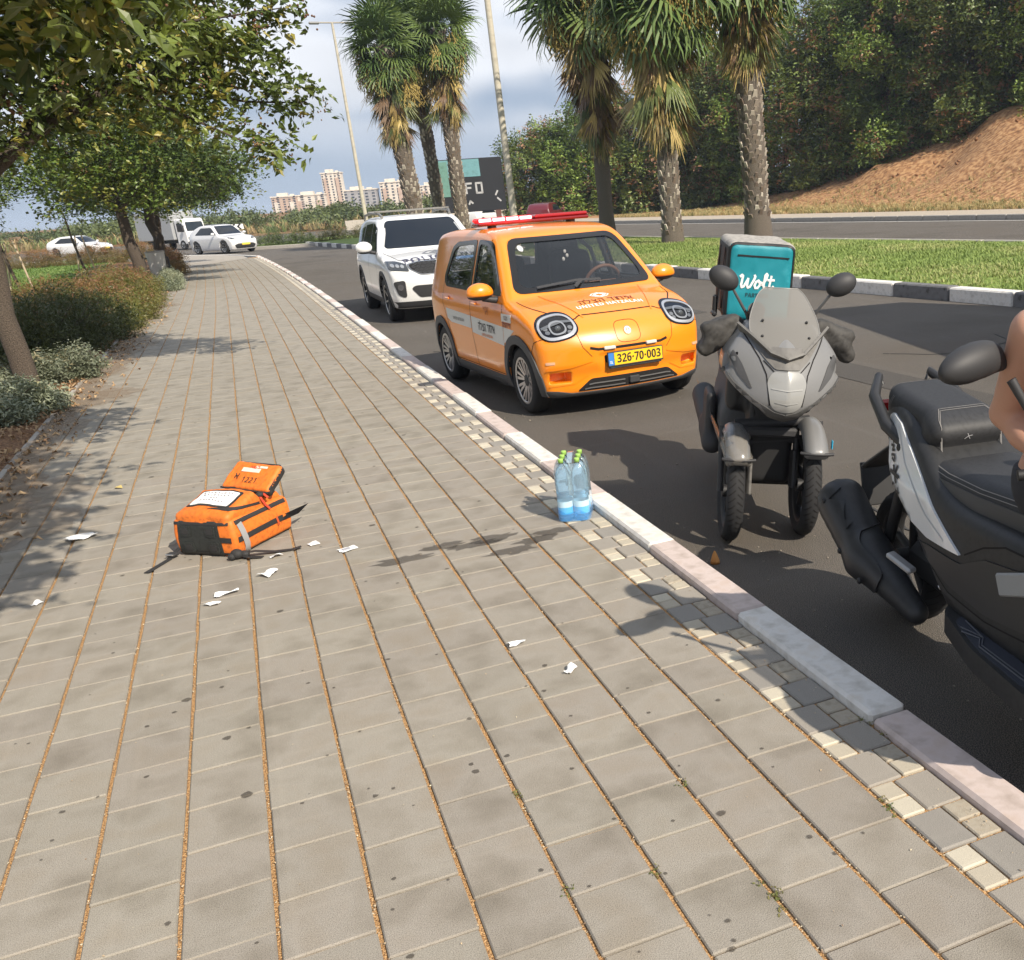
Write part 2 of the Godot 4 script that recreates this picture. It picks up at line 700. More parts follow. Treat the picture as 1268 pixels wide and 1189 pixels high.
# lays a flat outline (in the plane o, u, v) onto f along d as a thin raised patch
func drape(poly: PackedVector2Array, o: Vector3, u: Vector3, v: Vector3, d: Vector3, f: Callable, lift := 0.003, step := 0.04, holes: Array = []) -> MB:
	var mb := MB.new()
	var pts := PackedVector2Array()
	var rims := []
	for ring in [poly] + holes:
		var r := []
		for i in ring.size():
			var a: Vector2 = ring[i]
			var b: Vector2 = ring[(i + 1) % ring.size()]
			var k := maxi(1, int(ceil(a.distance_to(b) / step)))
			for j in k:
				r.append(pts.size())
				pts.append(a.lerp(b, float(j) / k))
		rims.append(r)
	var bb := Rect2(poly[0], Vector2.ZERO)
	for q in poly:
		bb = bb.expand(q)
	var y := bb.position.y + step * 0.5
	while y < bb.end.y:
		var x := bb.position.x + step * 0.5
		while x < bb.end.x:
			var q := Vector2(x, y)
			if Geometry2D.is_point_in_polygon(q, poly):
				var good := true
				for hl in holes:
					if Geometry2D.is_point_in_polygon(q, hl):
						good = false
				for e in pts.size():
					if pts[e].distance_squared_to(q) < step * step * 0.2:
						good = false
						break
				if good:
					pts.append(q)
			x += step
		y += step
	var tr := Geometry2D.triangulate_delaunay(pts)
	var on := []
	for q in pts:
		var s := o + u * q.x + v * q.y
		var t := march(f, s, d)
		if t == INF:
			on.append(-1)
			continue
		var p := s + d * t
		var g := grad(f, p, 0.004).normalized()
		on.append(mb.pt(p + g * lift, g, q))
	for i in range(0, tr.size(), 3):
		var a: int = on[tr[i]]
		var b: int = on[tr[i + 1]]
		var e: int = on[tr[i + 2]]
		if a < 0 or b < 0 or e < 0:
			continue
		var cen := (pts[tr[i]] + pts[tr[i + 1]] + pts[tr[i + 2]]) / 3.0
		if not Geometry2D.is_point_in_polygon(cen, poly):
			continue
		var skip := false
		for hl in holes:
			if Geometry2D.is_point_in_polygon(cen, hl):
				skip = true
		if not skip:
			mb.face(a, b, e)
	for r in rims:
		for i in r.size():
			var a: int = on[r[i]]
			var b: int = on[r[(i + 1) % r.size()]]
			if a >= 0 and b >= 0:
				var pa := mb.v[a]
				var pb := mb.v[b]
				var na := mb.n[a] * (lift + 0.004)
				var nb2 := mb.n[b] * (lift + 0.004)
				var mid2 := (pts[r[i]] + pts[r[(i + 1) % r.size()]]) * 0.5
				var e2 := pts[r[(i + 1) % r.size()]] - pts[r[i]]
				var o2 := Vector2(e2.y, -e2.x).normalized()
				if Geometry2D.is_point_in_polygon(mid2 + o2 * 0.002, poly) and r == rims[0]:
					o2 = -o2
				elif r != rims[0] and not Geometry2D.is_point_in_polygon(mid2 + o2 * 0.002, holes[rims.find(r) - 1]):
					o2 = -o2
				mb.quad(pa, pb, pb - nb2, pa - na, u * o2.x + v * o2.y)
	return mb

# a line of given width laid onto f (a gap between panels, a seam)
func drape_line(path: Array, w: float, o: Vector3, u: Vector3, v: Vector3, d: Vector3, f: Callable, lift := 0.002, step := 0.05, closed := false) -> MB:
	var mb := MB.new()
	var q := []
	var cnt := path.size() if closed else path.size() - 1
	for i in cnt:
		var a: Vector2 = path[i]
		var b: Vector2 = path[(i + 1) % path.size()]
		var k := maxi(1, int(ceil(a.distance_to(b) / step)))
		for j in k:
			q.append(a.lerp(b, float(j) / k))
	q.append(path[0] if closed else path[-1])
	var prev := -1
	for i in q.size():
		var t2: Vector2
		if closed and (i == 0 or i == q.size() - 1):
			t2 = q[1] - q[q.size() - 2]
		else:
			t2 = q[mini(i + 1, q.size() - 1)] - q[maxi(i - 1, 0)]
		var s2 := Vector2(-t2.y, t2.x).normalized() * w * 0.5
		var ids := []
		for k in [-1.0, 1.0]:
			var e: Vector2 = q[i] + s2 * k
			var s := o + u * e.x + v * e.y
			var t := march(f, s, d)
			if t == INF:
				ids = []
				break
			var p := s + d * t
			var g := grad(f, p, 0.004).normalized()
			ids.append(mb.pt(p + g * lift, g))
		if ids.size() == 2:
			if prev >= 0:
				mb.face(prev, prev + 1, ids[1]); mb.face(prev, ids[1], ids[0])
			prev = ids[0]
		else:
			prev = -1
	return mb

# flat mesh (x, y) laid onto f
func drape_flat(src: MB, o: Vector3, u: Vector3, v: Vector3, d: Vector3, f: Callable, lift := 0.003) -> MB:
	var mb := MB.new()
	var ids := []
	for q in src.v:
		var s := o + u * q.x + v * q.y
		var t := march(f, s, d)
		if t == INF:
			ids.append(-1)
			continue
		var p := s + d * t
		var g := grad(f, p, 0.004).normalized()
		ids.append(mb.pt(p + g * (lift + q.z), g))
	for i in range(0, src.ix.size(), 3):
		if ids[src.ix[i]] >= 0 and ids[src.ix[i + 1]] >= 0 and ids[src.ix[i + 2]] >= 0:
			mb.face(ids[src.ix[i]], ids[src.ix[i + 1]], ids[src.ix[i + 2]])
	return mb

# ---------------------------------------------------------------- outlines and lettering
func P2(a: Array) -> PackedVector2Array:
	var r := PackedVector2Array()
	for i in range(0, a.size(), 2):
		r.append(Vector2(a[i], a[i + 1]))
	return r

func fillet(p: PackedVector2Array, rad: float, k := 5) -> PackedVector2Array:
	var r := PackedVector2Array()
	var m := p.size()
	for i in m:
		var a := p[(i - 1 + m) % m]
		var b := p[i]
		var d := p[(i + 1) % m]
		var q := minf(rad, minf(a.distance_to(b), b.distance_to(d)) * 0.48)
		var s := b + (a - b).normalized() * q
		var e := b + (d - b).normalized() * q
		for j in k + 1:
			var t := float(j) / k
			r.append(s.lerp(b, t).lerp(b.lerp(e, t), t))
	return r

func oval(cx: float, cy: float, rx: float, ry: float, k := 24, pw := 2.0, tilt := 0.0) -> PackedVector2Array:
	var r := PackedVector2Array()
	for i in k:
		var t := TAU * i / k
		var q := Vector2(signf(cos(t)) * pow(absf(cos(t)), 2.0 / pw) * rx, signf(sin(t)) * pow(absf(sin(t)), 2.0 / pw) * ry).rotated(tilt)
		r.append(Vector2(cx, cy) + q)
	return r

func rect(x0: float, y0: float, x1: float, y1: float) -> PackedVector2Array:
	return P2([x0, y0, x1, y0, x1, y1, x0, y1])

# strokes "x,y x,y;x,y x,y" as thick flat lines with round joints
func strokes(txt: String, w: float, sc := 1.0, at := Vector2.ZERO, slant := 0.0, mb: MB = null) -> MB:
	if mb == null:
		mb = MB.new()
	for st in txt.split(";", false):
		var q := []
		for s in st.strip_edges().split(" ", false):
			var xy := s.split(",")
			var p := Vector2(float(xy[0]), float(xy[1]))
			q.append(at + Vector2(p.x + slant * p.y, p.y) * sc)
		for i in q.size() - 1:
			var d: Vector2 = (q[i + 1] - q[i])
			if d.length() < 1e-6:
				continue
			d = d.normalized()
			var s2 := Vector2(-d.y, d.x) * w * 0.5
			var e := d * w * 0.3
			var a: Vector2 = q[i] + s2 - e
			var b: Vector2 = q[i] - s2 - e
			var c2: Vector2 = q[i + 1] - s2 + e
			var d2: Vector2 = q[i + 1] + s2 + e
			mb.quad(Vector3(a.x, a.y, 0), Vector3(b.x, b.y, 0), Vector3(c2.x, c2.y, 0), Vector3(d2.x, d2.y, 0), Vector3.BACK)
	return mb

const HEB := {
	"alef": "0,1 .75,0;.1,.05 .12,.45 .3,.62;.7,1 .68,.6 .5,.42", "yod": "0,1 .22,1 .22,.55", "het": "0,0 0,1 .65,1 .65,0", "vav": "0,1 .22,1 .22,0",
	"dalet": "0,1 .7,1;.55,1 .55,0", "he": "0,1 .65,1 .65,0;.08,.6 .08,0", "tsadi": "0,0 .65,0 .05,1;.62,1 .58,.65 .35,.5", "lamed": "0,1.35 0,.95 .6,.95 .6,.55 .3,0",
	"mem": "0,1 .18,.62 .05,0;.18,.72 .4,1 .65,.85 .65,0 .38,0", "shin": "0,1 .12,0 .78,0 .85,1;.4,.95 .4,.45 .2,.35", "tet": ".2,1 0,1 0,0 .7,0 .7,.9 .45,1", "resh": "0,1 .6,1 .6,0"}

func hebrew(words: String, w: float, size: float) -> MB:
	# letters given from right to left; laid out leftwards, centred
	var wide := {"yod": 0.42, "vav": 0.42, "sp": 0.5}
	var tot := 0.0
	var ls := words.split(" ", false)
	for l in ls:
		tot += wide.get(l, 0.95)
	var x := tot * 0.5
	var mb := MB.new()
	for l in ls:
		x -= wide.get(l, 0.95)
		if l != "sp":
			strokes(HEB[l], w, size, Vector2((x + 0.12) * size, 0), 0.0, mb)
	return mb

var fonts := {}

func letters(txt: String, size: float, bold := true, depth := 0.0) -> MB:
	# real letter shapes, height of the capitals = size, centred
	var key := "Droid Sans" + ("b" if bold else "")
	if not fonts.has(key):
		var sf := SystemFont.new()
		sf.font_names = PackedStringArray(["Droid Sans"])
		sf.font_weight = 700 if bold else 400
		fonts[key] = sf
	var tm := TextMesh.new()
	tm.font = fonts[key]
	tm.text = txt
	tm.font_size = 64
	tm.pixel_size = size / 46.0
	tm.depth = depth
	tm.curve_step = 3.0
	tm.horizontal_alignment = HORIZONTAL_ALIGNMENT_CENTER
	var mb := MB.new()
	if tm.get_surface_count() == 0:
		return mb
	var a := tm.surface_get_arrays(0)
	var ii = a[Mesh.ARRAY_INDEX]
	if ii == null or ii.size() == 0:
		ii = range(a[Mesh.ARRAY_VERTEX].size())
	for i in a[Mesh.ARRAY_VERTEX].size():
		mb.pt(a[Mesh.ARRAY_VERTEX][i], a[Mesh.ARRAY_NORMAL][i])
	for i in range(0, ii.size(), 3):
		# keep only what faces the reader when flat
		if depth == 0.0 and mb.n[ii[i]].z < 0.5:
			continue
		mb.ix.append(ii[i]); mb.ix.append(ii[i + 1]); mb.ix.append(ii[i + 2])
	return mb

# ---------------------------------------------------------------- shared textures and materials
func make_materials() -> void:
	T.speck = noise_tex(1, 0.24, 3, [[0.0, grey(0.62)], [0.38, grey(0.86)], [0.5, grey(0.96)], [0.62, grey(1.0)], [1.0, grey(0.9)]])
	T.grain = noise_tex(2, 0.16, 4, [[0.0, grey(0.0)], [1.0, grey(1.0)]])
	T.blot = noise_tex(3, 0.012, 5, [[0.0, Color(0.84, 0.83, 0.81)], [0.35, Color(0.95, 0.945, 0.935)], [0.55, Color(1, 1, 1)], [1.0, Color(0.96, 0.94, 0.91)]])
	T.tar = noise_tex(4, 0.30, 3, [[0.0, grey(0.22)], [0.40, grey(0.50)], [0.54, grey(0.74)], [0.64, Color(1.0, 0.97, 0.92)], [0.8, Color(1.0, 0.98, 0.95)], [1.0, grey(1.0)]], 1024)
	T.tarbump = noise_tex(5, 0.30, 3, [[0.0, grey(0.0)], [1.0, grey(1.0)]], 1024)
	T.soil = noise_tex(6, 0.05, 6, [[0.0, Color(0.42, 0.33, 0.27)], [0.42, Color(0.72, 0.58, 0.46)], [0.6, Color(0.9, 0.78, 0.64)], [1.0, Color(1, 0.94, 0.84)]])
	T.sand = noise_tex(7, 0.11, 5, [[0.0, Color(0.40, 0.31, 0.23)], [0.4, Color(0.72, 0.60, 0.46)], [0.65, Color(0.95, 0.82, 0.64)], [1.0, Color(1, 0.95, 0.85)]])
	T.turf = noise_tex(8, 0.035, 5, [[0.0, Color(0.55, 0.62, 0.42)], [0.5, Color(0.85, 0.9, 0.7)], [1.0, Color(1, 1, 0.75)]])
	T.bark = noise_tex(9, 0.07, 5, [[0.0, grey(0.35)], [0.5, grey(0.75)], [1.0, grey(1.0)]])
	T.cloth = noise_tex(10, 0.45, 2, [[0.0, grey(0.0)], [1.0, grey(1.0)]], 256)
	T.dust = noise_tex(12, 0.02, 5, [[0.0, grey(0.72)], [0.45, grey(0.95)], [1.0, grey(1.0)]])
	T.chip = noise_tex(13, 0.014, 6, [[0.0, Color(0.58, 0.56, 0.53)], [0.20, Color(0.70, 0.68, 0.65)], [0.30, Color(0.90, 0.89, 0.87)], [0.6, Color(0.97, 0.965, 0.96)], [1.0, Color(1, 1, 1)]])
	M.tile = []
	for i in 6:
		var k := 0.312 + 0.006 * (i - 2.5)
		var m := rock(lin(k * 1.035, k * 0.935 + 0.002 * (i % 3), k * 0.80), T.speck, T.grain, 2.3, 0.10, 0.92)
		m.detail_enabled = true
		m.detail_albedo = T.blot
		m.detail_blend_mode = BaseMaterial3D.BLEND_MODE_MUL
		m.detail_uv_layer = BaseMaterial3D.DETAIL_UV_2
		m.uv2_triplanar = true
		m.uv2_world_triplanar = true
		m.uv2_scale = Vector3.ONE * 0.45
		M.tile.append(m)
	M.tile_far = rock(lin(0.32, 0.30, 0.27), T.speck, null, 2.3, 0.0, 0.92)
	M.cube = [rock(lin(0.62, 0.565, 0.45), T.speck, T.grain, 5.0, 0.14, 0.9), rock(lin(0.52, 0.465, 0.365), T.speck, T.grain, 5.0, 0.14, 0.9)]
	M.paver = [rock(lin(0.330, 0.300, 0.258), T.speck, T.grain, 3.0, 0.10, 0.9), rock(lin(0.295, 0.275, 0.245), T.speck, T.grain, 3.0, 0.10, 0.9)]
	M.bed = rock(lin(0.60, 0.49, 0.36), T.sand, T.grain, 2.2, 0.35, 0.97)
	M.dirty_cube = rock(lin(0.36, 0.32, 0.255), T.blot, T.grain, 3.0, 0.14, 0.95)
	M.kerb_white = rock(lin(0.66, 0.64, 0.605), T.blot, T.grain, 1.3, 0.05, 0.88)
	M.kerb_pink = rock(lin(0.52, 0.44, 0.41), T.blot, T.grain, 1.3, 0.05, 0.88)
	M.kerb_grey = rock(lin(0.36, 0.34, 0.31), T.blot, T.grain, 1.6, 0.12, 0.9)
	M.kerb_black = rock(lin(0.15, 0.15, 0.155), T.chip, T.grain, 1.1, 0.12, 0.8)
	M.asphalt = rock(lin(0.235, 0.215, 0.193), T.tar, T.tarbump, 0.62, 1.0, 0.95)
	M.asphalt.detail_enabled = true
	M.asphalt.detail_albedo = T.blot
	M.asphalt.detail_blend_mode = BaseMaterial3D.BLEND_MODE_MUL
	M.asphalt.detail_uv_layer = BaseMaterial3D.DETAIL_UV_2
	M.asphalt.uv2_triplanar = true
	M.asphalt.uv2_world_triplanar = true
	M.asphalt.uv2_scale = Vector3.ONE * 0.045
	M.soil = rock(lin(0.285, 0.215, 0.15), T.soil, T.soil, 0.9, 1.5, 0.98)
	M.bank = rock(lin(0.56, 0.43, 0.295), T.soil, T.soil, 0.11, 1.2, 0.98)
	M.dry = rock(lin(0.30, 0.24, 0.14), T.soil, null, 0.07, 0.0, 0.98)
	M.turf = rock(lin(0.21, 0.27, 0.07), T.turf, null, 0.35, 0.0, 0.98)
	M.black = mat(lin(0.014, 0.014, 0.015), 0.55)
	M.gloss_black = mat(lin(0.008, 0.008, 0.009), 0.12)
	M.rubber = mat(lin(0.016, 0.016, 0.017), 0.85)
	M.plastic = mat(lin(0.030, 0.030, 0.032), 0.6)
	M.gap = mat(lin(0.006, 0.005, 0.005), 0.9)
	M.alu = mat(lin(0.55, 0.55, 0.56), 0.32, 0.9)
	M.chrome = mat(lin(0.75, 0.75, 0.76), 0.08, 1.0)
	M.white = mat(lin(0.78, 0.78, 0.76), 0.5)
	M.paper = mat(lin(0.80, 0.80, 0.79), 0.8)
	M.concrete = rock(lin(0.42, 0.39, 0.34), T.blot, T.grain, 0.7, 0.3, 0.9)
	M.leaf = vmat(0.42)
	M.leaf.backlight_enabled = true
	M.leaf.backlight = Color(0.62, 0.62, 0.42)
	M.frond = vmat(0.5)
	M.frond.backlight_enabled = true
	M.frond.backlight = Color(0.3, 0.3, 0.2)
	M.blade = vmat(0.75)
	M.bark = rock(lin(0.16, 0.125, 0.095), T.bark, T.bark, 1.6, 1.6, 0.95)
	M.palm_bark = rock(lin(0.23, 0.19, 0.15), T.bark, T.bark, 1.2, 2.5, 0.95)
	M.boot = vmat(0.9)

# where the pavement's lines run: they bend to the left far off
func bend(z: float) -> float:
	return -0.00052 * pow(maxf(0.0, -20.0 - z), 2.0)

func in_view(p: Vector3, margin := 40.0) -> bool:
	var q := cam_basis.transposed() * (p - CAM)
	if q.z > -0.2:
		return false
	var u := 860.56 - FOC * q.x / q.z
	var v := 696.93 + FOC * q.y / q.z
	return u > -margin and u < 1268 + margin and v > -margin and v < 1189 + margin

func sheet(called: String, poly: PackedVector2Array, y: float, m: Material, parent: Node = null) -> MeshInstance3D:
	# flat polygon given as (x, z)
	var mb := MB.new()
	var tr := Geometry2D.triangulate_polygon(poly)
	for i in range(0, tr.size(), 3):
		mb.tri(Vector3(poly[tr[i]].x, y, poly[tr[i]].y), Vector3(poly[tr[i + 1]].x, y, poly[tr[i + 1]].y), Vector3(poly[tr[i + 2]].x, y, poly[tr[i + 2]].y), Vector3.UP)
	var o := part(called, mb, m, parent)
	if parent == null:
		meta(o, "", "", "", "structure")
	return o

func build_ground() -> void:
	sheet("ground", P2([-1500, 200, 1500, 200, 1500, -2000, -1500, -2000]), -0.26, M.dry)
	sheet("road", P2([1.60, 14, 40, 14, 40, -112, -75, -122, -75, -100, -30, -84, -12, -74, -4.5, -66, -0.5, -58.5, 0.7, -53, 1.2, -49, 1.45, -40, 1.60, -24]), ROAD, M.asphalt)
	# a repaired strip, and tar-sealed cracks
	var newer := rock(lin(0.15, 0.14, 0.13), T.tar, T.tarbump, 0.62, 0.8, 0.95)
	sheet("asphalt_patch", P2([4.6, -13.9, 6.5, -14.1, 6.7, -19.6, 4.7, -19.5]), ROAD + 0.004, newer)
	sheet("asphalt_patch", P2([5.2, -3.0, 5.7, -3.0, 5.6, -12.6, 5.1, -12.6]), ROAD + 0.004, newer)
	var cr := MB.new()
	for c in [[3.1, -5.6, 1.15, 14], [4.4, -6.4, -0.4, 16], [6.2, -9.0, 0.9, 14], [2.2, -13.5, 0.5, 16], [7.4, -14.0, 1.4, 12]]:
		var p := Vector3(c[0], ROAD + 0.003, c[1])
		var dir: float = c[2]
		var pts := [p]
		for k in c[3]:
			dir += rng.randfn(0, 0.35)
			p += Vector3(cos(dir), 0, sin(dir)) * 0.16
			pts.append(p)
		cr.band(pts, Vector3(-sin(dir), 0, cos(dir)), 0.016, 0.004)
	meta(part("road_cracks", cr, mat(lin(0.03, 0.029, 0.028), 0.8)), "", "", "", "stuff")
	# grit along the gutter
	var mb := MB.new()
	for i in 900:
		var z := -1.4 - rng.randf() * 16.0
		var x := 1.78 + pow(rng.randf(), 2.5) * 6.0
		var r := rng.randf_range(0.002, 0.006) * (1.8 if rng.randf() < 0.08 else 1.0)
		mb.ball(Vector3(x, ROAD + r * 0.5, z), Vector3(r, r * 0.7, r * rng.randf_range(0.7, 1.3)), Basis(Vector3.UP, rng.randf() * TAU), 3, 5)
	meta(part("gravel", mb, rock(lin(0.30, 0.26, 0.21), T.speck, null, 6.0)), "", "", "", "stuff")

func build_pavement() -> void:
	var root := Node3D.new()
	root.name = "pavement"
	add_child(root)
	meta(root, "", "", "", "structure")
	var W := 0.2339
	var L := 0.2409
	var X0 := -0.9371
	# bedding of sandy dirt that fills the joints
	var bed := MB.new()
	for i in 60:
		var z0 := 2.0 - i
		var z1 := 1.0 - i
		if z1 < -51.0:
			break
		bed.quad(Vector3(-1.90 + bend(z0), -0.010, z0), Vector3(1.66 + bend(z0), -0.010, z0), Vector3(1.66 + bend(z1), -0.010, z1), Vector3(-1.90 + bend(z1), -0.010, z1), Vector3.UP)
		bed.quad(Vector3(-1.90 + bend(z0), -0.010, z0), Vector3(-1.90 + bend(z0), -0.25, z0), Vector3(-1.90 + bend(z1), -0.25, z1), Vector3(-1.90 + bend(z1), -0.010, z1), Vector3.LEFT)
	part("joint_bed", bed, M.bed, root)
	# the paving tiles in rows, every other row shifted by half a tile
	var spots := []
	for k in range(-4, 10):
		var n := 0
		while true:
			var z := -2.80 + (0.125 if posmod(k, 2) else 0.0) + L * (13 - n) - L * 0.5
			n += 1
			if z < -50.2:
				break
			if z > 0.8:
				continue
			var x := X0 + W * (k + 0.5) + bend(z)
			var p := Vector3(x, 0, z)
			spots.append([p.distance_to(CAM) + (0.0 if in_view(p) else 1000.0), p])
	spots.sort_custom(func(a, b): return a[0] < b[0])
	var shapes := []
	for i in 5:
		var mb := MB.new()
		mb.box(Vector3(0, -0.02, 0), Vector3(W - 0.0105 - rng.randf() * 0.003, 0.04, L - 0.005 - rng.randf() * 0.002), 0.004)
		shapes.append(mb)
	var meshes := []
	for s in shapes:
		meshes.append(s.mesh())
	var rest := MB.new()
	for i in spots.size():
		var p: Vector3 = spots[i][1]
		var b := Basis.from_euler(Vector3(rng.randf_range(-1, 1) * 0.008, rng.randf_range(-1, 1) * 0.006, rng.randf_range(-1, 1) * 0.009))
		p.y = rng.randf_range(-0.0012, 0.0012)
		p += Vector3(rng.randf_range(-1, 1) * 0.0016, 0, rng.randf_range(-1, 1) * 0.0016)
		if i < 300:
			var o := part("tile", meshes[rng.randi() % 5], M.tile[rng.randi() % 6], root)
			o.transform = Transform3D(b, p)
		else:
			var t := 0.93 + rng.randf() * 0.12
			rest.col = Color(t, t, t * 0.99)
			rest.add(shapes[rng.randi() % 5], Transform3D(b, p))
	var far: StandardMaterial3D = M.tile[2].duplicate()
	far.vertex_color_use_as_albedo = true
	part("tiles_beyond", rest, far, root, "stuff")
	# border: rows of a grey paver and a pair of light cubes that change sides
	var RL := 0.174
	var cubes := []
	var pavers := []
	for i in range(-12, 285):
		var z := -1.675 - RL * i
		if z < -50.0:
			break
		var left := posmod(i, 2) == 0
		var bx := 1.408 + bend(z)
		var cx := bx + (0.040 if left else 0.166)
		for s in [-1.0, 1.0]:
			cubes.append(Vector3(cx, 0, z + s * RL * 0.25))
		pavers.append(Vector3(bx + (0.146 if left else 0.062), 0, z))
	var cube := MB.new()
	cube.box(Vector3(0, -0.02, 0), Vector3(0.077, 0.04, RL * 0.5 - 0.008), 0.004)
	var paver := MB.new()
	paver.box(Vector3(0, -0.02, 0), Vector3(0.121, 0.04, RL - 0.008), 0.005)
	var far_cube := MB.new()
	var far_paver := MB.new()
	var cm := cube.mesh()
	var pm := paver.mesh()
	for kind in 2:
		var list: Array = cubes if kind == 0 else pavers
		list.sort_custom(func(a, b): return (a.distance_to(CAM) + (0.0 if in_view(a) else 500.0)) < (b.distance_to(CAM) + (0.0 if in_view(b) else 500.0)))
		for i in list.size():
			var p: Vector3 = list[i]
			var b := Basis.from_euler(Vector3(rng.randf_range(-1, 1) * 0.014, rng.randf_range(-1, 1) * 0.012, rng.randf_range(-1, 1) * 0.016))
			p.y = rng.randf_range(-0.003, 0.001)
			if i < 280:
				var o := part("light_cube" if kind == 0 else "border_paver", cm if kind == 0 else pm, M.dirty_cube if kind == 0 and p.x - bend(p.z) > 1.5 and p.z > -4.2 and rng.randf() < 0.75 else (M.cube if kind == 0 else M.paver)[rng.randi() % 2], root)
				o.transform = Transform3D(b, p)
			elif kind == 0:
				far_cube.add(cube, Transform3D(b, p))
			else:
				far_paver.add(paver, Transform3D(b, p))
	part("light_cubes_beyond", far_cube, M.cube[0], root, "stuff")
	part("border_pavers_beyond", far_paver, M.paver[0], root, "stuff")
	# concrete edging on the left, half under dirt
	for i in 50:
		var z := 0.5 - i
		var e := MB.new()
		e.box(Vector3(0, -0.05, 0), Vector3(0.055, 0.1, 0.985), 0.006)
		var o := part("edging_stone", e, M.kerb_grey, root)
		o.position = Vector3(-1.905 + bend(z), 0.004 + rng.randf() * 0.004, z)
	# water that dried unevenly round the bottles: thin dark film on the tiles
	var wet := mat(Color(0.16, 0.13, 0.10, 0.42), 0.6)
	wet.transparency = BaseMaterial3D.TRANSPARENCY_ALPHA
	for q in [[0.50, -5.00, 0.15, 0.055], [0.72, -5.09, 0.12, 0.05], [0.98, -5.06, 0.13, 0.06], [0.86, -5.02, 0.14, 0.05], [1.18, -4.90, 0.12, 0.06], [1.02, -4.80, 0.14, 0.05], [1.30, -4.98, 0.12, 0.05]]:
		var poly := PackedVector2Array()
		for j in 26:
			var t := TAU * j / 26
			var r := 1.0 + rng.randf_range(-0.30, 0.25)
			poly.append(Vector2(q[0] + cos(t) * q[2] * r, q[1] + sin(t) * q[3] * r))
		sheet("water_stain", poly, 0.0032, wet, root)
	# gum and oil spots
	var spot := mat(Color(0.22, 0.19, 0.16, 0.5), 0.9)
	spot.transparency = BaseMaterial3D.TRANSPARENCY_ALPHA
	var sp := MB.new()
	for i in 420:
		var z := -1.7 - pow(rng.randf(), 1.4) * 14.0
		var x := rng.randf_range(-1.8, 1.35)
		var r := rng.randf_range(0.003, 0.010) * (2.0 if rng.randf() < 0.10 else 1.0)
		var ring := PackedVector3Array()
		for j in 9:
			var t := TAU * j / 9
			var rr := r * rng.randf_range(0.75, 1.2)
			ring.append(Vector3(x + cos(t) * rr, 0.0026, z + sin(t) * rr))
		sp.cap(ring, Vector3.UP)
	part("dark_spots", sp, spot, root, "stuff")
	# crumbs of leaf and dirt that gather along the joints
	var bit := MB.new()
	bit.tri(Vector3(-1, 0, -0.4), Vector3(1, 0.1, -0.2), Vector3(0.1, 0.7, 0.6), Vector3.UP)
	bit.tri(Vector3(-1, 0, -0.4), Vector3(0.1, 0.7, 0.6), Vector3(-0.2, 0.2, -1), Vector3.UP)
	bit.tri(Vector3(1, 0.1, -0.2), Vector3(0.1, 0.7, 0.6), Vector3(-0.2, 0.2, -1), Vector3.UP)
	var xf := []
	var cols := []
	for i in 6500:
		var k := rng.randi_range(-3, 10)
		var z := -1.6 - pow(rng.randf(), 1.3) * 13.0
		var x := X0 + W * k + rng.randfn(0.0, 0.0045)
		var y := -0.003
		if rng.randf() < 0.09:
			x = rng.randf_range(-1.85, 1.6) if rng.randf() < 0.5 else 1.60 - absf(rng.randfn(0, 0.05))
			y = 0.003
		var s := rng.randf_range(0.0014, 0.0042)
		xf.append(Transform3D(Basis.from_euler(Vector3(rng.randf() * 0.6, rng.randf() * TAU, rng.randf() * 0.6)).scaled(Vector3.ONE * s), Vector3(x, y, z)))
		cols.append(Color(0.44, 0.34, 0.22).lerp(Color(0.17, 0.10, 0.06), pow(rng.randf(), 2.2)) if rng.randf() < 0.75 else Color(0.55, 0.47, 0.33))
	many("joint_litter", bit.mesh(), M.blade, xf, cols, root)
	# green weeds in a few joints
	var weed := leaf_cluster(9, 0.011, 0.006, 0.012, 77)
	xf = []
	cols = []
	for q in [[0.933, -1.83], [0.933, -1.80], [0.93, -1.76], [0.93, -1.87], [0.70, -2.05], [0.468, -2.1], [0.70, -1.66], [0.235, -1.85], [1.405, -2.03], [1.40, -1.98], [0.468, -2.62], [0.935, -2.4], [1.62, -2.36], [1.61, -2.44]]:
		for j in 3:
			xf.append(Transform3D(Basis(Vector3.UP, rng.randf() * TAU), Vector3(q[0] + rng.randfn(0, 0.008), 0.0, q[1] + rng.randfn(0, 0.018))))
			cols.append(Color(0.10, 0.13, 0.03).lerp(Color(0.2, 0.17, 0.06), rng.randf()))
	many("weeds", weed, M.leaf, xf, cols, root)
	# kerb of painted stones, white and faded red in turn, one metre each
	var kerb := Node3D.new()
	kerb.name = "kerb"
	add_child(kerb)
	meta(kerb, "", "", "", "structure")
	for i in 53:
		var z := -1.92 - (i - 2) * 0.985
		var zc := z
		var e := MB.new()
		var ln := 0.978
		e.box(Vector3(0, -0.10, 0), Vector3(0.142, 0.25, ln), 0.012)
		var pink := posmod(i, 2) == 0
		var m: Material = M.kerb_pink if pink else M.kerb_white
		if i <= 2:
			m = M.kerb_grey if i < 2 else M.kerb_pink
		var o := part("kerb_stone", e, m, kerb)
		var a := (bend(zc - 0.5) - bend(zc + 0.5))
		o.transform = Transform3D(Basis.from_euler(Vector3(rng.randf_range(-1, 1) * 0.004, a + rng.randf_range(-1, 1) * 0.004, rng.randf_range(-1, 1) * 0.012)), Vector3(1.690 + bend(zc) + rng.randf_range(-1, 1) * 0.003, (0.0 if i <= 2 else 0.012) + rng.randf_range(-0.004, 0.006), zc))
	# where the kerb turns left at the junction
	var e := MB.new()
	var path := [Vector3(1.25, 0, -51.0), Vector3(0.95, 0, -53.0), Vector3(0.0, 0, -57.0), Vector3(-2.2, 0, -62.0), Vector3(-6, 0, -67.5), Vector3(-14, 0, -75.5), Vector3(-32, 0, -85.5)]
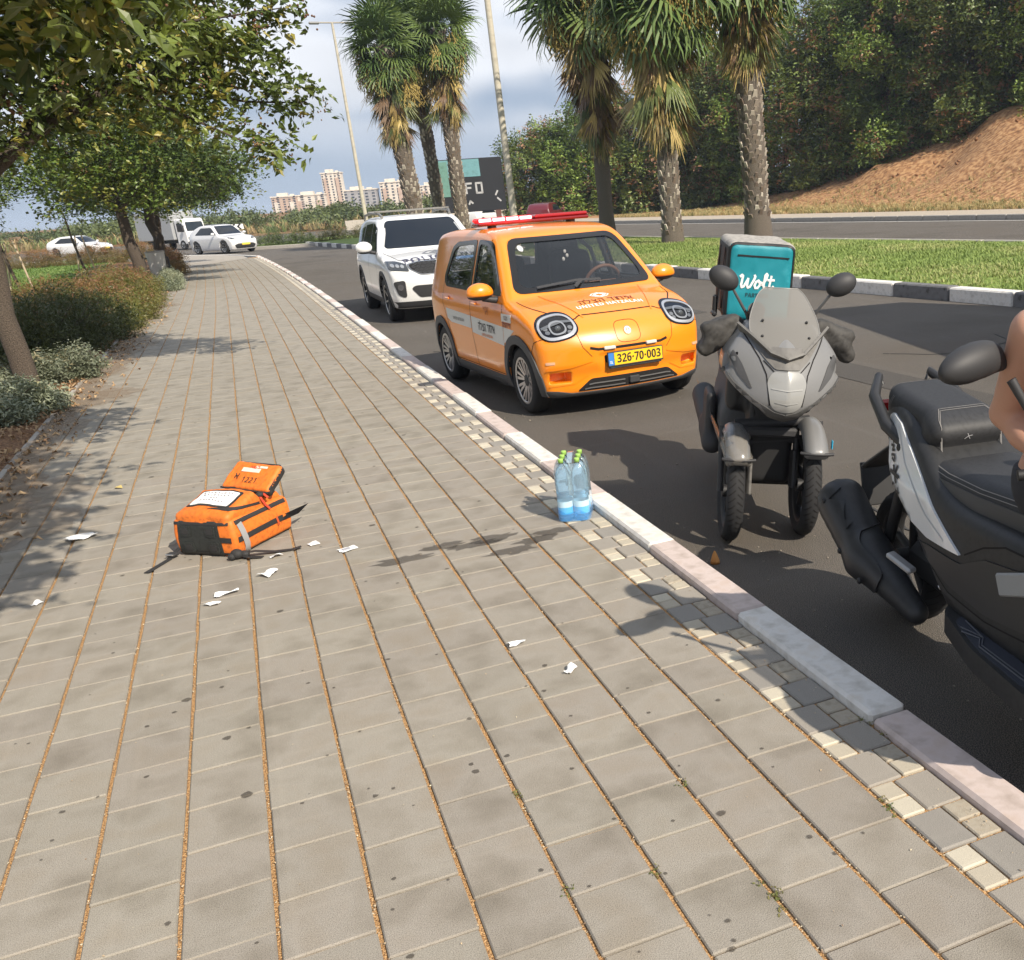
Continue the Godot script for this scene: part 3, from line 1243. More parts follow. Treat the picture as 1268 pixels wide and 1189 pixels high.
	for i in path.size() - 1:
		var d: Vector3 = path[i + 1] - path[i]
		e.box((path[i] + path[i + 1]) * 0.5 + Vector3(0, -0.1, 0), Vector3(0.14, 0.24, d.length()), 0.012, Basis(Vector3.UP, atan2(d.x, d.z)))
	part("kerb_bend", e, M.kerb_white, kerb)

func build_median() -> void:
	# raised lawn between the two carriageways, with a black and white kerb
	var le := func(z): return 10.75 + 0.0845 * z - 0.00035 * pow(maxf(0, -z - 30), 2.0)
	var re := func(z): return 18.6 + 0.118 * z
	var mb := MB.new()
	var rows := []
	for i in 44:
		var z := 12.0 - i * 2.0
		var a: float = le.call(z)
		var b: float = re.call(z)
		var r := PackedVector3Array()
		for j in 13:
			var t := j / 12.0
			r.append(Vector3(lerpf(a, b, t), 0.015 + 0.13 * sin(PI * t), z))
		rows.append(r)
	mb.grid(rows, false, Vector3.UP)
	var lawn := part("lawn", mb, M.turf)
	meta(lawn, "", "", "", "structure")
	var tuft := grass_tuft(7, 0.055, 0.0045, 5)
	var xf := []
	var cols := []
	for i in 26000:
		var z := -8.0 - pow(rng.randf(), 1.25) * 36.0
		var t := rng.randf()
		var a: float = le.call(z)
		var b: float = re.call(z)
		var p := Vector3(lerpf(a + 0.1, b - 0.1, t), 0.015 + 0.13 * sin(PI * t), z)
		var s := rng.randf_range(0.8, 1.7)
		xf.append(Transform3D(Basis(Vector3.UP, rng.randf() * TAU).scaled(Vector3(s * 1.6, s * 0.75, s * 1.6)), p))
		var dry := smoothstep(-0.1, 0.5, sin(p.x * 1.3 + p.z * 0.7) * sin(p.x * 0.5 - p.z * 0.9) + rng.randf_range(-0.3, 0.3))
		cols.append(Color(0.17, 0.24, 0.055).lerp(Color(0.40, 0.38, 0.16), dry * 0.9).lerp(Color(0.25, 0.32, 0.08), rng.randf()))
	many("grass", tuft, M.blade, xf, cols)
	var kerb := Node3D.new()
	kerb.name = "median_kerb"
	add_child(kerb)
	meta(kerb, "", "", "", "structure")
	for i in 62:
		var z := 6.0 - i * 1.25
		var e := MB.new()
		e.box(Vector3(0, -0.07, 0), Vector3(0.24, 0.30, 1.235), 0.02)
		var x: float = le.call(z)
		var x2: float = le.call(z - 0.6)
		var x1: float = le.call(z + 0.6)
		var o := part("kerb_stone", e, M.kerb_black if posmod(i, 2) else M.kerb_white, kerb)
		o.transform = Transform3D(Basis.from_euler(Vector3(0, atan2(x1 - x2, 1.2), rng.randf_range(-1, 1) * 0.02)), Vector3(x - 0.12, 0.0 + rng.randf_range(-0.008, 0.008), z))
	var far := Node3D.new()
	far.name = "median_kerb_beyond"
	add_child(far)
	meta(far, "", "", "", "structure")
	for i in 60:
		var z := 6.0 - i * 1.25
		var e := MB.new()
		e.box(Vector3(0, -0.07, 0), Vector3(0.16, 0.28, 1.235), 0.02)
		var o := part("kerb_stone", e, M.kerb_grey, far)
		o.transform = Transform3D(Basis(Vector3.UP, 0.118), Vector3(float(re.call(z)) + 0.08, 0.0, z))

func bank_height(x: float, z: float) -> float:
	var back := 32.5 + 0.03 * (z + 40.0)
	var t := clampf((x - back) / 13.0, 0.0, 1.0)
	var top := 5.1 * smoothstep(-86.0, -38.0, z) + 0.35
	if z > -38.0:
		top += 0.6 * smoothstep(-38.0, -20.0, z)
	return top * (t * t * (3.0 - 2.0 * t))

func build_far_side() -> void:
	# the other carriageway's edge line, its kerb, footway and the earth bank behind
	var fk := func(z): return 28.55 + 0.115 * z
	var mb := MB.new()
	for i in 48:
		var z0 := 10.0 - i * 2.0
		var z1 := z0 - 2.0
		mb.quad(Vector3(fk.call(z0) - 0.42, ROAD + 0.004, z0), Vector3(fk.call(z0) - 0.28, ROAD + 0.004, z0), Vector3(fk.call(z1) - 0.28, ROAD + 0.004, z1), Vector3(fk.call(z1) - 0.42, ROAD + 0.004, z1), Vector3.UP)
	meta(part("road_marking", mb, mat(lin(0.62, 0.61, 0.58), 0.8)), "", "", "", "structure")
	var kerb := Node3D.new()
	kerb.name = "far_kerb"
	add_child(kerb)
	meta(kerb, "", "", "", "structure")
	for i in 70:
		var z := 8.0 - i * 1.4
		var e := MB.new()
		e.box(Vector3(0, -0.06, 0), Vector3(0.22, 0.26, 1.385), 0.02)
		var o := part("kerb_stone", e, M.kerb_grey, kerb)
		o.transform = Transform3D(Basis(Vector3.UP, 0.115), Vector3(fk.call(z) + 0.11, 0.0, z))
	var rows := []
	for i in 60:
		var z := 10.0 - i * 2.0
		rows.append(PackedVector3Array([Vector3(fk.call(z) + 0.2, 0.055, z), Vector3(fk.call(z) + 3.2, 0.075, z)]))
	mb = MB.new()
	mb.grid(rows, false, Vector3.UP)
	meta(part("far_pavement", mb, rock(lin(0.40, 0.345, 0.275), T.blot, null, 0.5)), "", "", "", "structure")
	rows = []
	var fn := FastNoiseLite.new()
	fn.seed = 4
	fn.frequency = 0.12
	fn.fractal_octaves = 4
	for i in 90:
		var z := 10.0 - i * 1.5
		var r := PackedVector3Array()
		for j in 46:
			var x: float = fk.call(z) + 3.1 + j * (0.8 if j < 26 else 0.8 + (j - 26) * 0.45)
			var hh := bank_height(x, z)
			r.append(Vector3(x, 0.07 + hh + fn.get_noise_2d(x * 1.1, z * 1.1) * minf(hh, 2.0) * 0.62 + fn.get_noise_2d(x * 6.0, z * 6.0) * minf(hh, 0.8) * 0.16, z))
		rows.append(r)
	mb = MB.new()
	mb.grid(rows, false, Vector3.UP)
	meta(part("earth_bank", mb, M.bank), "", "", "", "structure")
	# dry grass and small weeds at the foot of the bank, stones on it
	var tuft := grass_tuft(9, 0.16, 0.012, 6)
	var xf := []
	var cols := []
	for i in 9000:
		var z := -6.0 - rng.randf() * 62.0
		var x: float = fk.call(z) + 3.2 + pow(rng.randf(), 1.7) * 11.0
		var s := rng.randf_range(0.6, 1.6)
		xf.append(Transform3D(Basis(Vector3.UP, rng.randf() * TAU).scaled(Vector3.ONE * s), Vector3(x, 0.05 + bank_height(x, z), z)))
		cols.append(Color(0.42, 0.32, 0.15).lerp(Color(0.30, 0.25, 0.10), rng.randf()) if rng.randf() < 0.8 else Color(0.12, 0.15, 0.045))
	many("dry_grass", tuft, M.blade, xf, cols)
	mb = MB.new()
	for i in 420:
		var z := -8.0 - rng.randf() * 55.0
		var x: float = fk.call(z) + 4.5 + rng.randf() * 14.0
		var r := rng.randf_range(0.03, 0.16)
		mb.ball(Vector3(x, 0.06 + bank_height(x, z), z), Vector3(r, r * 0.6, r * 0.8), Basis.from_euler(Vector3(rng.randf(), rng.randf() * 6, rng.randf())), 4, 6)
	meta(part("rubble", mb, rock(lin(0.34, 0.24, 0.17), T.soil, null, 0.6)), "", "", "", "stuff")

func build_left_side() -> void:
	# soil strip beside the pavement, park lawn beyond it
	var fn := FastNoiseLite.new()
	fn.seed = 9
	fn.frequency = 0.5
	fn.fractal_octaves = 4
	var rows := []
	for i in 150:
		var z := 2.0 - i * 0.4
		var r := PackedVector3Array()
		for j in 12:
			var x := -1.86 - j * 0.30
			var y := -0.012 + 0.05 * minf(j * 0.5, 1.0) + fn.get_noise_2d(x * 3.0, z * 3.0) * 0.035 * minf(j * 0.5, 1.0)
			r.append(Vector3(x + bend(z) + fn.get_noise_2d(z * 2.0, 3.0) * 0.08, y, z))
		rows.append(r)
	var mb := MB.new()
	mb.grid(rows, false, Vector3.UP)
	meta(part("soil_strip", mb, M.soil), "", "", "", "structure")
	sheet("park_lawn", P2([-4.9, 4, -60, 4, -60, -80, -18, -72, -12, -68, -6.4, -63, -4.6, -52, -4.7, -30]), 0.012, M.turf)
	sheet("park_ground", P2([-1.8, -45, -60, -45, -60, -100, -30, -84.5, -12, -74.5, -4.5, -66.5, -0.6, -59, 0.6, -53.5, 0.75, -50]), 0.006, rock(lin(0.34, 0.31, 0.27), T.blot, null, 0.4))
	# dust that drifted over the tiles in thin films, and dead leaves
	var dust := mat(lin(0.30, 0.225, 0.155, 0.26), 0.97)
	dust.transparency = BaseMaterial3D.TRANSPARENCY_ALPHA
	mb = MB.new()
	for i in 150:
		var z := -2.5 - i * 0.27
		var w := rng.randf_range(0.16, 0.42) * (1.0 if rng.randf() < 0.7 else 1.7)
		var cx := -1.86 + bend(z) + w * 0.5 - 0.05
		var ring := PackedVector3Array()
		for j in 22:
			var t := TAU * j / 22
			var q := rng.randf_range(0.72, 1.15)
			ring.append(Vector3(cx + cos(t) * w * 0.6 * q, 0.0030 + 0.0009 * (i % 7), z + sin(t) * rng.randf_range(0.35, 0.6) * q))
		mb.cap(ring, Vector3.UP)
	meta(part("dust_film", mb, dust), "", "", "", "stuff")
	var dead := leaf_shape(0.075, 0.04, 0.02)
	var xf := []
	var cols := []
	for i in 2600:
		var z := -4.0 - pow(rng.randf(), 1.2) * 34.0
		var x := -2.02 + rng.randfn(0, 0.26) + bend(z)
		if x > -1.3:
			continue
		xf.append(Transform3D(Basis.from_euler(Vector3(rng.randfn(0, 0.35), rng.randf() * TAU, rng.randfn(0, 0.35))).scaled(Vector3.ONE * rng.randf_range(0.5, 1.1)), Vector3(x, 0.03 if x < -1.95 else 0.012, z)))
		cols.append(Color(0.26, 0.15, 0.075).lerp(Color(0.42, 0.30, 0.17), rng.randf()))
	many("fallen_leaves", dead, M.blade, xf, cols)
	# grass of the park lawn, seen small and far
	var tuft := grass_tuft(7, 0.06, 0.006, 5)
	xf = []
	cols = []
	for i in 14000:
		var z := -24.0 - rng.randf() * 46.0
		var x := -5.0 - pow(rng.randf(), 1.2) * 16.0
		var s := rng.randf_range(0.9, 1.8)
		xf.append(Transform3D(Basis(Vector3.UP, rng.randf() * TAU).scaled(Vector3(s * 1.7, s * 0.7, s * 1.7)), Vector3(x, 0.012, z)))
		cols.append(Color(0.075, 0.16, 0.025).lerp(Color(0.15, 0.22, 0.04), rng.randf()))
	many("park_grass", tuft, M.blade, xf, cols)

# ---------------------------------------------------------------- leaves, grass, trees
func leaf_into(mb: MB, at: Vector3, b: Basis, ln: float, wd: float, fold: float) -> void:
	var base := at
	var l := at + b * Vector3(-wd * 0.5, fold, ln * 0.42)
	var r := at + b * Vector3(wd * 0.5, fold, ln * 0.42)
	var mid := at + b * Vector3(0, 0, ln * 0.5)
	var tip := at + b * Vector3(0, -fold * 1.4, ln)
	mb.tri(base, l, mid, b.y); mb.tri(l, tip, mid, b.y); mb.tri(base, mid, r, b.y); mb.tri(r, mid, tip, b.y)

func leaf_shape(ln: float, wd: float, fold: float) -> ArrayMesh:
	var mb := MB.new()
	leaf_into(mb, Vector3(0, 0, -ln * 0.5), Basis.IDENTITY, ln, wd, fold)
	return mb.mesh()

func leaf_cluster(k: int, ln: float, wd: float, spread: float, sd: int) -> ArrayMesh:
	# a twig tip: leaves that point outwards and up from a short stem
	var r := RandomNumberGenerator.new()
	r.seed = sd
	var mb := MB.new()
	for i in k:
		var az := TAU * i * 0.381966 + r.randf_range(-0.3, 0.3)
		var el := r.randf_range(-0.6, 0.7)
		var at := Vector3(r.randfn(0, spread * 0.4), r.randfn(0, spread * 0.45), r.randfn(0, spread * 0.4))
		var t := r.randf_range(0.78, 1.12)
		mb.col = Color(t, t, t)
		leaf_into(mb, at, Basis.from_euler(Vector3(el, az, r.randfn(0, 0.5))), ln * r.randf_range(0.7, 1.15), wd * r.randf_range(0.8, 1.1), ln * 0.06)
	return mb.mesh()

func grass_tuft(k: int, h: float, w: float, sd: int) -> ArrayMesh:
	var r := RandomNumberGenerator.new()
	r.seed = sd
	var mb := MB.new()
	for i in k:
		var a := r.randf() * TAU
		var d := Vector3(cos(a), 0, sin(a))
		var s := Vector3(-d.z, 0, d.x) * w
		var p0 := d * r.randf() * h * 0.35
		var hh := h * r.randf_range(0.6, 1.1)
		var p1 := p0 + d * hh * 0.25 + Vector3(0, hh * 0.7, 0)
		var p2 := p0 + d * hh * 0.6 + Vector3(0, hh, 0)
		var t := r.randf_range(0.8, 1.15)
		mb.col = Color(t, t, t)
		mb.quad(p0 - s * 0.5, p0 + s * 0.5, p1 + s * 0.4, p1 - s * 0.4, d)
		mb.tri(p1 - s * 0.4, p1 + s * 0.4, p2, d)
	return mb.mesh()

func limb(mb: MB, a: Vector3, b: Vector3, r0: float, r1: float, bow: float, sides := 8) -> void:
	var pts := []
	var rad := []
	var side := (b - a).cross(Vector3(rng.randfn(0, 1), rng.randfn(0, 1), rng.randfn(0, 1))).normalized() * bow
	for i in 6:
		var t := i / 5.0
		pts.append(a.lerp(b, t) + side * sin(PI * t) + Vector3(rng.randfn(0, r1 * 0.25), 0, rng.randfn(0, r1 * 0.25)))
		rad.append(lerpf(r0, r1, t))
	mb.tube(pts, rad, sides)

# clumps: [centre, radii] relative to the tree; leaves sit in the outer part of each clump
func crown(root: Node3D, clumps: Array, per: float, mesh: Mesh, tones: Array, sc := 1.0, flowers := 0.0) -> void:
	var xf := []
	var cols := []
	for cl in clumps:
		var c: Vector3 = cl[0]
		var r: Vector3 = cl[1]
		var area := (r.x * r.y + r.y * r.z + r.x * r.z) * 4.2
		var tone := rng.randf()
		for i in int(area * per):
			var d := Vector3(rng.randfn(0, 1), rng.randfn(0, 1), rng.randfn(0, 1)).normalized()
			var q := pow(rng.randf(), 0.42)
			if rng.randf() < 0.06:
				q = rng.randf_range(1.0, 1.22)
			var p := c + d * r * q
			var b := Basis(Vector3.UP, rng.randf() * TAU) * Basis(Vector3.RIGHT, rng.randfn(0.25, 0.45))
			xf.append(Transform3D(b.scaled(Vector3.ONE * sc * rng.randf_range(0.75, 1.2)), p))
			var k := clampf(tone * 0.6 + rng.randf() * 0.55 - 0.1, 0, 1)
			var col: Color = tones[0].lerp(tones[1], k)
			if rng.randf() < 0.07 + 0.16 * tone * tone:
				col = tones[2]
			cols.append(col)
	many("crown", mesh, M.leaf, xf, cols, root)
	if flowers > 0.0:
		# small reddish fruit clusters near the crown's skin
		var mb := MB.new()
		for i in 11:
			var d := Vector3(rng.randfn(0, 1), rng.randfn(0, 1), rng.randfn(0, 1)) * 0.045
			mb.ball(d, Vector3.ONE * 0.011, Basis.IDENTITY, 4, 6)
		xf = []
		cols = []
		for cl in clumps:
			for i in int(flowers):
				var d := Vector3(rng.randfn(0, 1), rng.randfn(0, 1), rng.randfn(0, 1)).normalized()
				xf.append(Transform3D(Basis(Vector3.UP, rng.randf() * TAU).scaled(Vector3.ONE * rng.randf_range(0.7, 1.3)), cl[0] + d * cl[1] * rng.randf_range(0.9, 1.12)))
				cols.append(Color(0.11, 0.045, 0.03).lerp(Color(0.17, 0.10, 0.045), rng.randf()))
		many("fruit_clusters", mb.mesh(), M.boot, xf, cols, root)

func build_trees() -> void:
	var big := leaf_cluster(9, 0.135, 0.062, 0.16, 21)
	var tones := [Color(0.055, 0.085, 0.018), Color(0.175, 0.225, 0.045), Color(0.30, 0.265, 0.06)]
	# the tree beside the path whose crown fills the upper left of the picture
	var t := thing("broadleaf_tree", Vector3(-2.38, 0, -13.5), 0, "broadleaf tree with its trunk by the left edge, branches reaching over the pavement", "tree", "broadleaf trees along the pavement")
	var mb := MB.new()
	limb(mb, Vector3(0, -0.1, 0), Vector3(0.02, 2.3, 0.05), 0.125, 0.10, 0.03, 12)
	for q in [Vector3(-1.3, 3.9, 0.6), Vector3(1.2, 3.6, 0.7), Vector3(0.2, 4.6, 0.1), Vector3(-0.6, 4.2, -0.9), Vector3(2.6, 3.3, 0.7), Vector3(1.9, 4.2, 0.5)]:
		limb(mb, Vector3(0.02, 2.15, 0.05), q, 0.085, 0.02, 0.2)
	limb(mb, Vector3(2.0, 3.1, 0.6), Vector3(3.5, 2.85, 0.8), 0.022, 0.006, 0.08, 6)
	limb(mb, Vector3(1.8, 3.0, 0.6), Vector3(3.1, 2.3, 0.9), 0.020, 0.006, 0.08, 6)
	limb(mb, Vector3(1.8, 3.6, 0.6), Vector3(3.4, 3.75, 0.9), 0.022, 0.006, 0.08, 6)
	part("trunk", mb, M.bark, t)
	crown(t, [[Vector3(-1.4, 3.55, 0.4), Vector3(1.6, 1.15, 1.5)], [Vector3(0.45, 3.45, 0.3), Vector3(1.6, 1.05, 1.4)], [Vector3(1.85, 3.45, 0.5), Vector3(1.15, 0.85, 1.1)], [Vector3(2.75, 3.35, 0.7), Vector3(0.65, 0.42, 0.6)], [Vector3(0.0, 4.6, 0.2), Vector3(2.2, 1.2, 1.8)], [Vector3(1.9, 4.25, 0.5), Vector3(1.3, 0.8, 1.2)]], 46.0, big, tones, 0.82, 6)
	crown(t, [[Vector3(3.35, 2.88, 0.8), Vector3(0.42, 0.24, 0.35)], [Vector3(2.95, 2.38, 0.85), Vector3(0.38, 0.26, 0.3)], [Vector3(3.3, 3.72, 0.85), Vector3(0.35, 0.25, 0.3)], [Vector3(2.5, 2.75, 0.7), Vector3(0.45, 0.35, 0.4)]], 32.0, big, tones, 0.8, 3)
	# the next tree towards the camera: trunk left of the picture, twigs hang into its top left corner
	t = thing("broadleaf_tree", Vector3(-3.2, 0, -5.9), 0.0, "nearest broadleaf tree, only its large hanging leaves in view at the upper left corner", "tree", "broadleaf trees along the pavement")
	mb = MB.new()
	limb(mb, Vector3(0, -0.1, 0), Vector3(0.1, 2.2, 0.0), 0.16, 0.12, 0.05, 12)
	for q in [Vector3(-1.0, 4.0, 0.6), Vector3(2.2, 3.6, 0.9), Vector3(0.6, 4.5, 0.2), Vector3(1.9, 3.1, -1.0)]:
		limb(mb, Vector3(0.1, 2.05, 0.0), q, 0.08, 0.02, 0.2)
	limb(mb, Vector3(1.2, 3.0, 0.5), Vector3(2.7, 3.1, 3.2), 0.045, 0.012, 0.15)
	part("trunk", mb, M.bark, t)
	crown(t, [[Vector3(0.6, 3.75, -0.3), Vector3(1.6, 1.1, 1.6)], [Vector3(2.2, 3.5, -0.7), Vector3(1.25, 0.95, 1.3)], [Vector3(2.35, 3.6, 1.5), Vector3(1.15, 0.75, 1.0)], [Vector3(1.6, 4.3, 0.8), Vector3(1.7, 0.9, 1.6)], [Vector3(1.75, 2.85, -1.6), Vector3(0.95, 0.55, 0.7)], [Vector3(2.7, 3.0, -1.5), Vector3(0.6, 0.35, 0.5)], [Vector3(2.6, 3.25, 2.5), Vector3(0.8, 0.5, 0.9)], [Vector3(2.75, 3.0, 3.5), Vector3(0.6, 0.4, 0.7)], [Vector3(1.4, 3.4, 3.0), Vector3(1.2, 0.7, 1.2)]], 30.0, big, tones, 1.0, 5)
	# the trees farther along, by the bin
	var mid := leaf_cluster(12, 0.14, 0.075, 0.26, 22)
	var far_tones := [Color(0.040, 0.068, 0.015), Color(0.135, 0.20, 0.036), Color(0.21, 0.22, 0.045)]
	var spots := [[-2.35, -33.0, 1.0, "leafy tree with a dark trunk directly behind the long reddish shrub, left of the bin"], [-1.95, -37.0, 1.02, "leafy tree right of the metal bin, crown reaching over the pavement"], [-2.2, -42.5, 0.95, "third leafy tree behind the bin in line with the truck's cab"], [-2.6, -49.0, 0.92, "farthest leafy tree of the row, in front of the truck"]]
	for i in spots.size():
		var s = spots[i]
		t = thing("broadleaf_tree", Vector3(s[0], 0, s[1]), 0, s[3], "tree", "broadleaf trees along the pavement")
		mb = MB.new()
		limb(mb, Vector3(0, -0.1, 0), Vector3(-0.15 + 0.1 * i, 2.2, 0.05), 0.185, 0.13, 0.06, 10)
		for q in [Vector3(-1.2, 4.2, 0.5), Vector3(1.3, 4.0, 0.3), Vector3(0.2, 4.7, -0.8)]:
			limb(mb, Vector3(-0.15 + 0.1 * i, 2.1, 0.05), q, 0.09, 0.02, 0.2)
		part("trunk", mb, M.bark, t)
		var k: float = s[2]
		crown(t, [[Vector3(-1.5, 3.3, 0.2) * k, Vector3(1.6, 1.25, 1.5) * k], [Vector3(1.3, 3.5, 0.3) * k, Vector3(1.7, 1.3, 1.5) * k], [Vector3(-0.1, 4.4, 0.0) * k, Vector3(1.9, 1.4, 1.7) * k], [Vector3(0.4, 2.9, 0.8) * k, Vector3(1.5, 0.9, 1.0) * k], [Vector3(2.4, 3.0, 0.2) * k, Vector3(0.9, 0.8, 0.9) * k]], 13.0, mid, far_tones, 1.0, 3)
	# more of the same on the lawn side, seen between the trunks
	spots = [[-5.6, -30.0, "leafy tree on the park lawn, nearest of those left of the long shrub"], [-7.6, -41.0, "leafy tree on the park lawn behind the thin young trees"], [-10.5, -52.0, "leafy tree far back on the park lawn near the reddish hedge"]]
	for i in spots.size():
		var s = spots[i]
		t = thing("lawn_tree", Vector3(s[0], 0, s[1]), rng.randf() * 6.0, s[2], "tree", "trees on the park lawn")
		mb = MB.new()
		limb(mb, Vector3(0, -0.1, 0), Vector3(0.1, 2.0, 0.05), 0.07, 0.05, 0.05, 8)
		for q in [Vector3(-0.7, 3.4, 0.3), Vector3(0.7, 3.3, 0.3), Vector3(0.1, 3.7, -0.4)]:
			limb(mb, Vector3(0.1, 1.9, 0.05), q, 0.04, 0.012, 0.1, 6)
		part("trunk", mb, M.bark, t)
		crown(t, [[Vector3(-0.7, 3.1, 0.2), Vector3(0.9, 0.8, 0.9)], [Vector3(0.7, 3.2, -0.1), Vector3(0.9, 0.85, 0.9)], [Vector3(0.0, 3.8, 0.0), Vector3(1.0, 0.9, 1.0)]], 13.0, mid, [Color(0.05, 0.085, 0.02), Color(0.13, 0.18, 0.045), Color(0.2, 0.2, 0.06)], 0.9)
	# thin young trees tied to stakes on the lawn
	spots = [[-4.55, -25.6, "thin leaning young tree at the left edge with two bare stakes"], [-5.4, -33.5, "slender young tree with a small crown and pale stakes right of the leaning one"], [-5.0, -45.0, "small staked sapling near the far reddish hedge"]]
	for i in spots.size():
		var s = spots[i]
		t = thing("young_tree", Vector3(s[0], 0, s[1]), 0, s[2], "tree", "young trees on the park lawn")
		mb = MB.new()
		limb(mb, Vector3(0, -0.1, 0), Vector3(-0.28, 2.3, 0.1), 0.05, 0.028, 0.05, 8)
		part("trunk", mb, M.bark, t)
		for q in [[0.30, 0.05], [-0.32, -0.1]]:
			mb = MB.new()
			mb.tube([Vector3(q[0], -0.1, q[1]), Vector3(q[0] * 0.35, 1.5, q[1] * 0.3)], 0.026, 7)
			part("stake", mb, mat(lin(0.42, 0.34, 0.24), 0.8), t)
		crown(t, [[Vector3(-0.3, 2.5, 0.1), Vector3(0.75, 0.6, 0.7)], [Vector3(0.1, 2.9, 0.0), Vector3(0.6, 0.5, 0.6)]], 10.0, mid, [Color(0.05, 0.08, 0.02), Color(0.12, 0.16, 0.04), Color(0.18, 0.17, 0.06)], 0.8)
	# shrubs of the strip
	var twig := leaf_cluster(16, 0.075, 0.014, 0.10, 31)
	shrub("dark_shrub", [[-2.75, -17.2, 1.0, 0.86, 1.3], [-3.6, -17.6, 1.0, 0.80, 1.4], [-2.5, -18.8, 0.95, 0.86, 1.2]], twig, 330, [Color(0.045, 0.062, 0.016), Color(0.080, 0.10, 0.024), Color(0.14, 0.10, 0.035)], "dense dark green shrub behind the near tree trunk, in front of the reddish shrub", "shrubs along the pavement", 0.07)
	shrub("russet_shrub", [[-2.5, -20.4, 1.0, 0.88, 1.4], [-2.35, -22.4, 0.95, 0.88, 1.3], [-2.3, -24.6, 0.85, 0.88, 1.4], [-2.25, -26.8, 0.75, 0.82, 1.3], [-3.6, -21.5, 1.0, 0.78, 1.6], [-3.5, -25.0, 1.0, 0.72, 1.7]], twig, 330, [Color(0.10, 0.125, 0.022), Color(0.185, 0.155, 0.04), Color(0.24, 0.11, 0.055)], "long feathery shrub with russet tips beside the pavement, left of the second tree", "shrubs along the pavement", 0.30)
	shrub("russet_shrub", [[-1.95, -39.0, 0.55, 0.85, 0.9], [-1.9, -40.6, 0.55, 0.9, 1.0], [-2.1, -42.4, 0.6, 0.85, 1.0]], twig, 200, [Color(0.14, 0.11, 0.025), Color(0.24, 0.14, 0.04), Color(0.30, 0.12, 0.05)], "small orange-brown shrub past the bin at the pavement's edge", "shrubs along the pavement", 0.35)
	shrub("russet_hedge", [[-6.2, -60.0, 1.4, 0.95, 0.9], [-8.6, -61.0, 1.5, 0.9, 0.9], [-11.0, -62.0, 1.5, 0.95, 0.9], [-13.4, -63.0, 1.5, 0.9, 0.9], [-4.2, -57.5, 1.2, 1.0, 0.9]], twig, 260, [Color(0.13, 0.12, 0.035), Color(0.22, 0.14, 0.05), Color(0.28, 0.13, 0.06)], "low russet hedge along the far side of the park lawn", "shrubs along the pavement", 0.35)
	var grey_twig := leaf_cluster(26, 0.052, 0.016, 0.085, 32)
	var silver := [Color(0.20, 0.235, 0.155), Color(0.36, 0.385, 0.27), Color(0.42, 0.37, 0.2)]
	shrub("silver_shrub", [[-2.15, -11.8, 0.36, 0.30, 0.40], [-2.55, -11.6, 0.42, 0.34, 0.42], [-2.3, -11.2, 0.30, 0.22, 0.3]], grey_twig, 900, silver, "low silvery grey shrub in the sun at the foot of the near tree", "shrubs along the pavement", 0.06)
	shrub("silver_shrub", [[-1.98, -14.2, 0.30, 0.36, 0.4], [-2.4, -13.9, 0.4, 0.36, 0.45]], grey_twig, 700, [Color(0.13, 0.155, 0.10), Color(0.24, 0.26, 0.18), Color(0.3, 0.26, 0.15)], "grey shrub in half shade right of the near tree trunk", "shrubs along the pavement", 0.06)
	shrub("silver_shrub", [[-2.45, -8.9, 0.34, 0.28, 0.4]], grey_twig, 700, silver, "small silvery shrub cut by the left edge of the picture", "shrubs along the pavement", 0.06)
	shrub("silver_shrub", [[-1.62, -31.0, 0.35, 0.42, 0.7], [-1.7, -32.6, 0.38, 0.45, 0.7], [-1.75, -34.6, 0.35, 0.4, 0.7]], grey_twig, 500, silver, "grey shrub at the pavement's edge in front of the bin", "shrubs along the pavement", 0.06)
	# the metal bin between the trees
	var bin := thing("litter_bin", Vector3(-2.02, 0, -34.9), 0.2, "pale perforated metal litter bin between the two dark tree trunks", "litter bin")
	mb = MB.new()
	mb.lathe([[0.19, 0.12], [0.21, 0.14], [0.26, 0.86], [0.27, 0.90], [0.255, 0.905], [0.20, 0.2], [0.0, 0.2]], 22)
	part("body", mb, mat(lin(0.50, 0.50, 0.48), 0.5, 0.3), bin)
	mb = MB.new()
	for s in [-1.0, 1.0]:
		mb = MB.new()
		mb.tube([Vector3(s * 0.32, -0.1, 0), Vector3(s * 0.32, 0.75, 0), Vector3(s * 0.25, 0.75, 0)], 0.025, 8)
		part("post", mb, M.plastic, bin)
	mb = MB.new()
	mb.lathe([[0.275, 0.90], [0.28, 0.93], [0.23, 0.94], [0.23, 0.92], [0.275, 0.90]], 22)
	part("rim", mb, M.kerb_grey, bin)

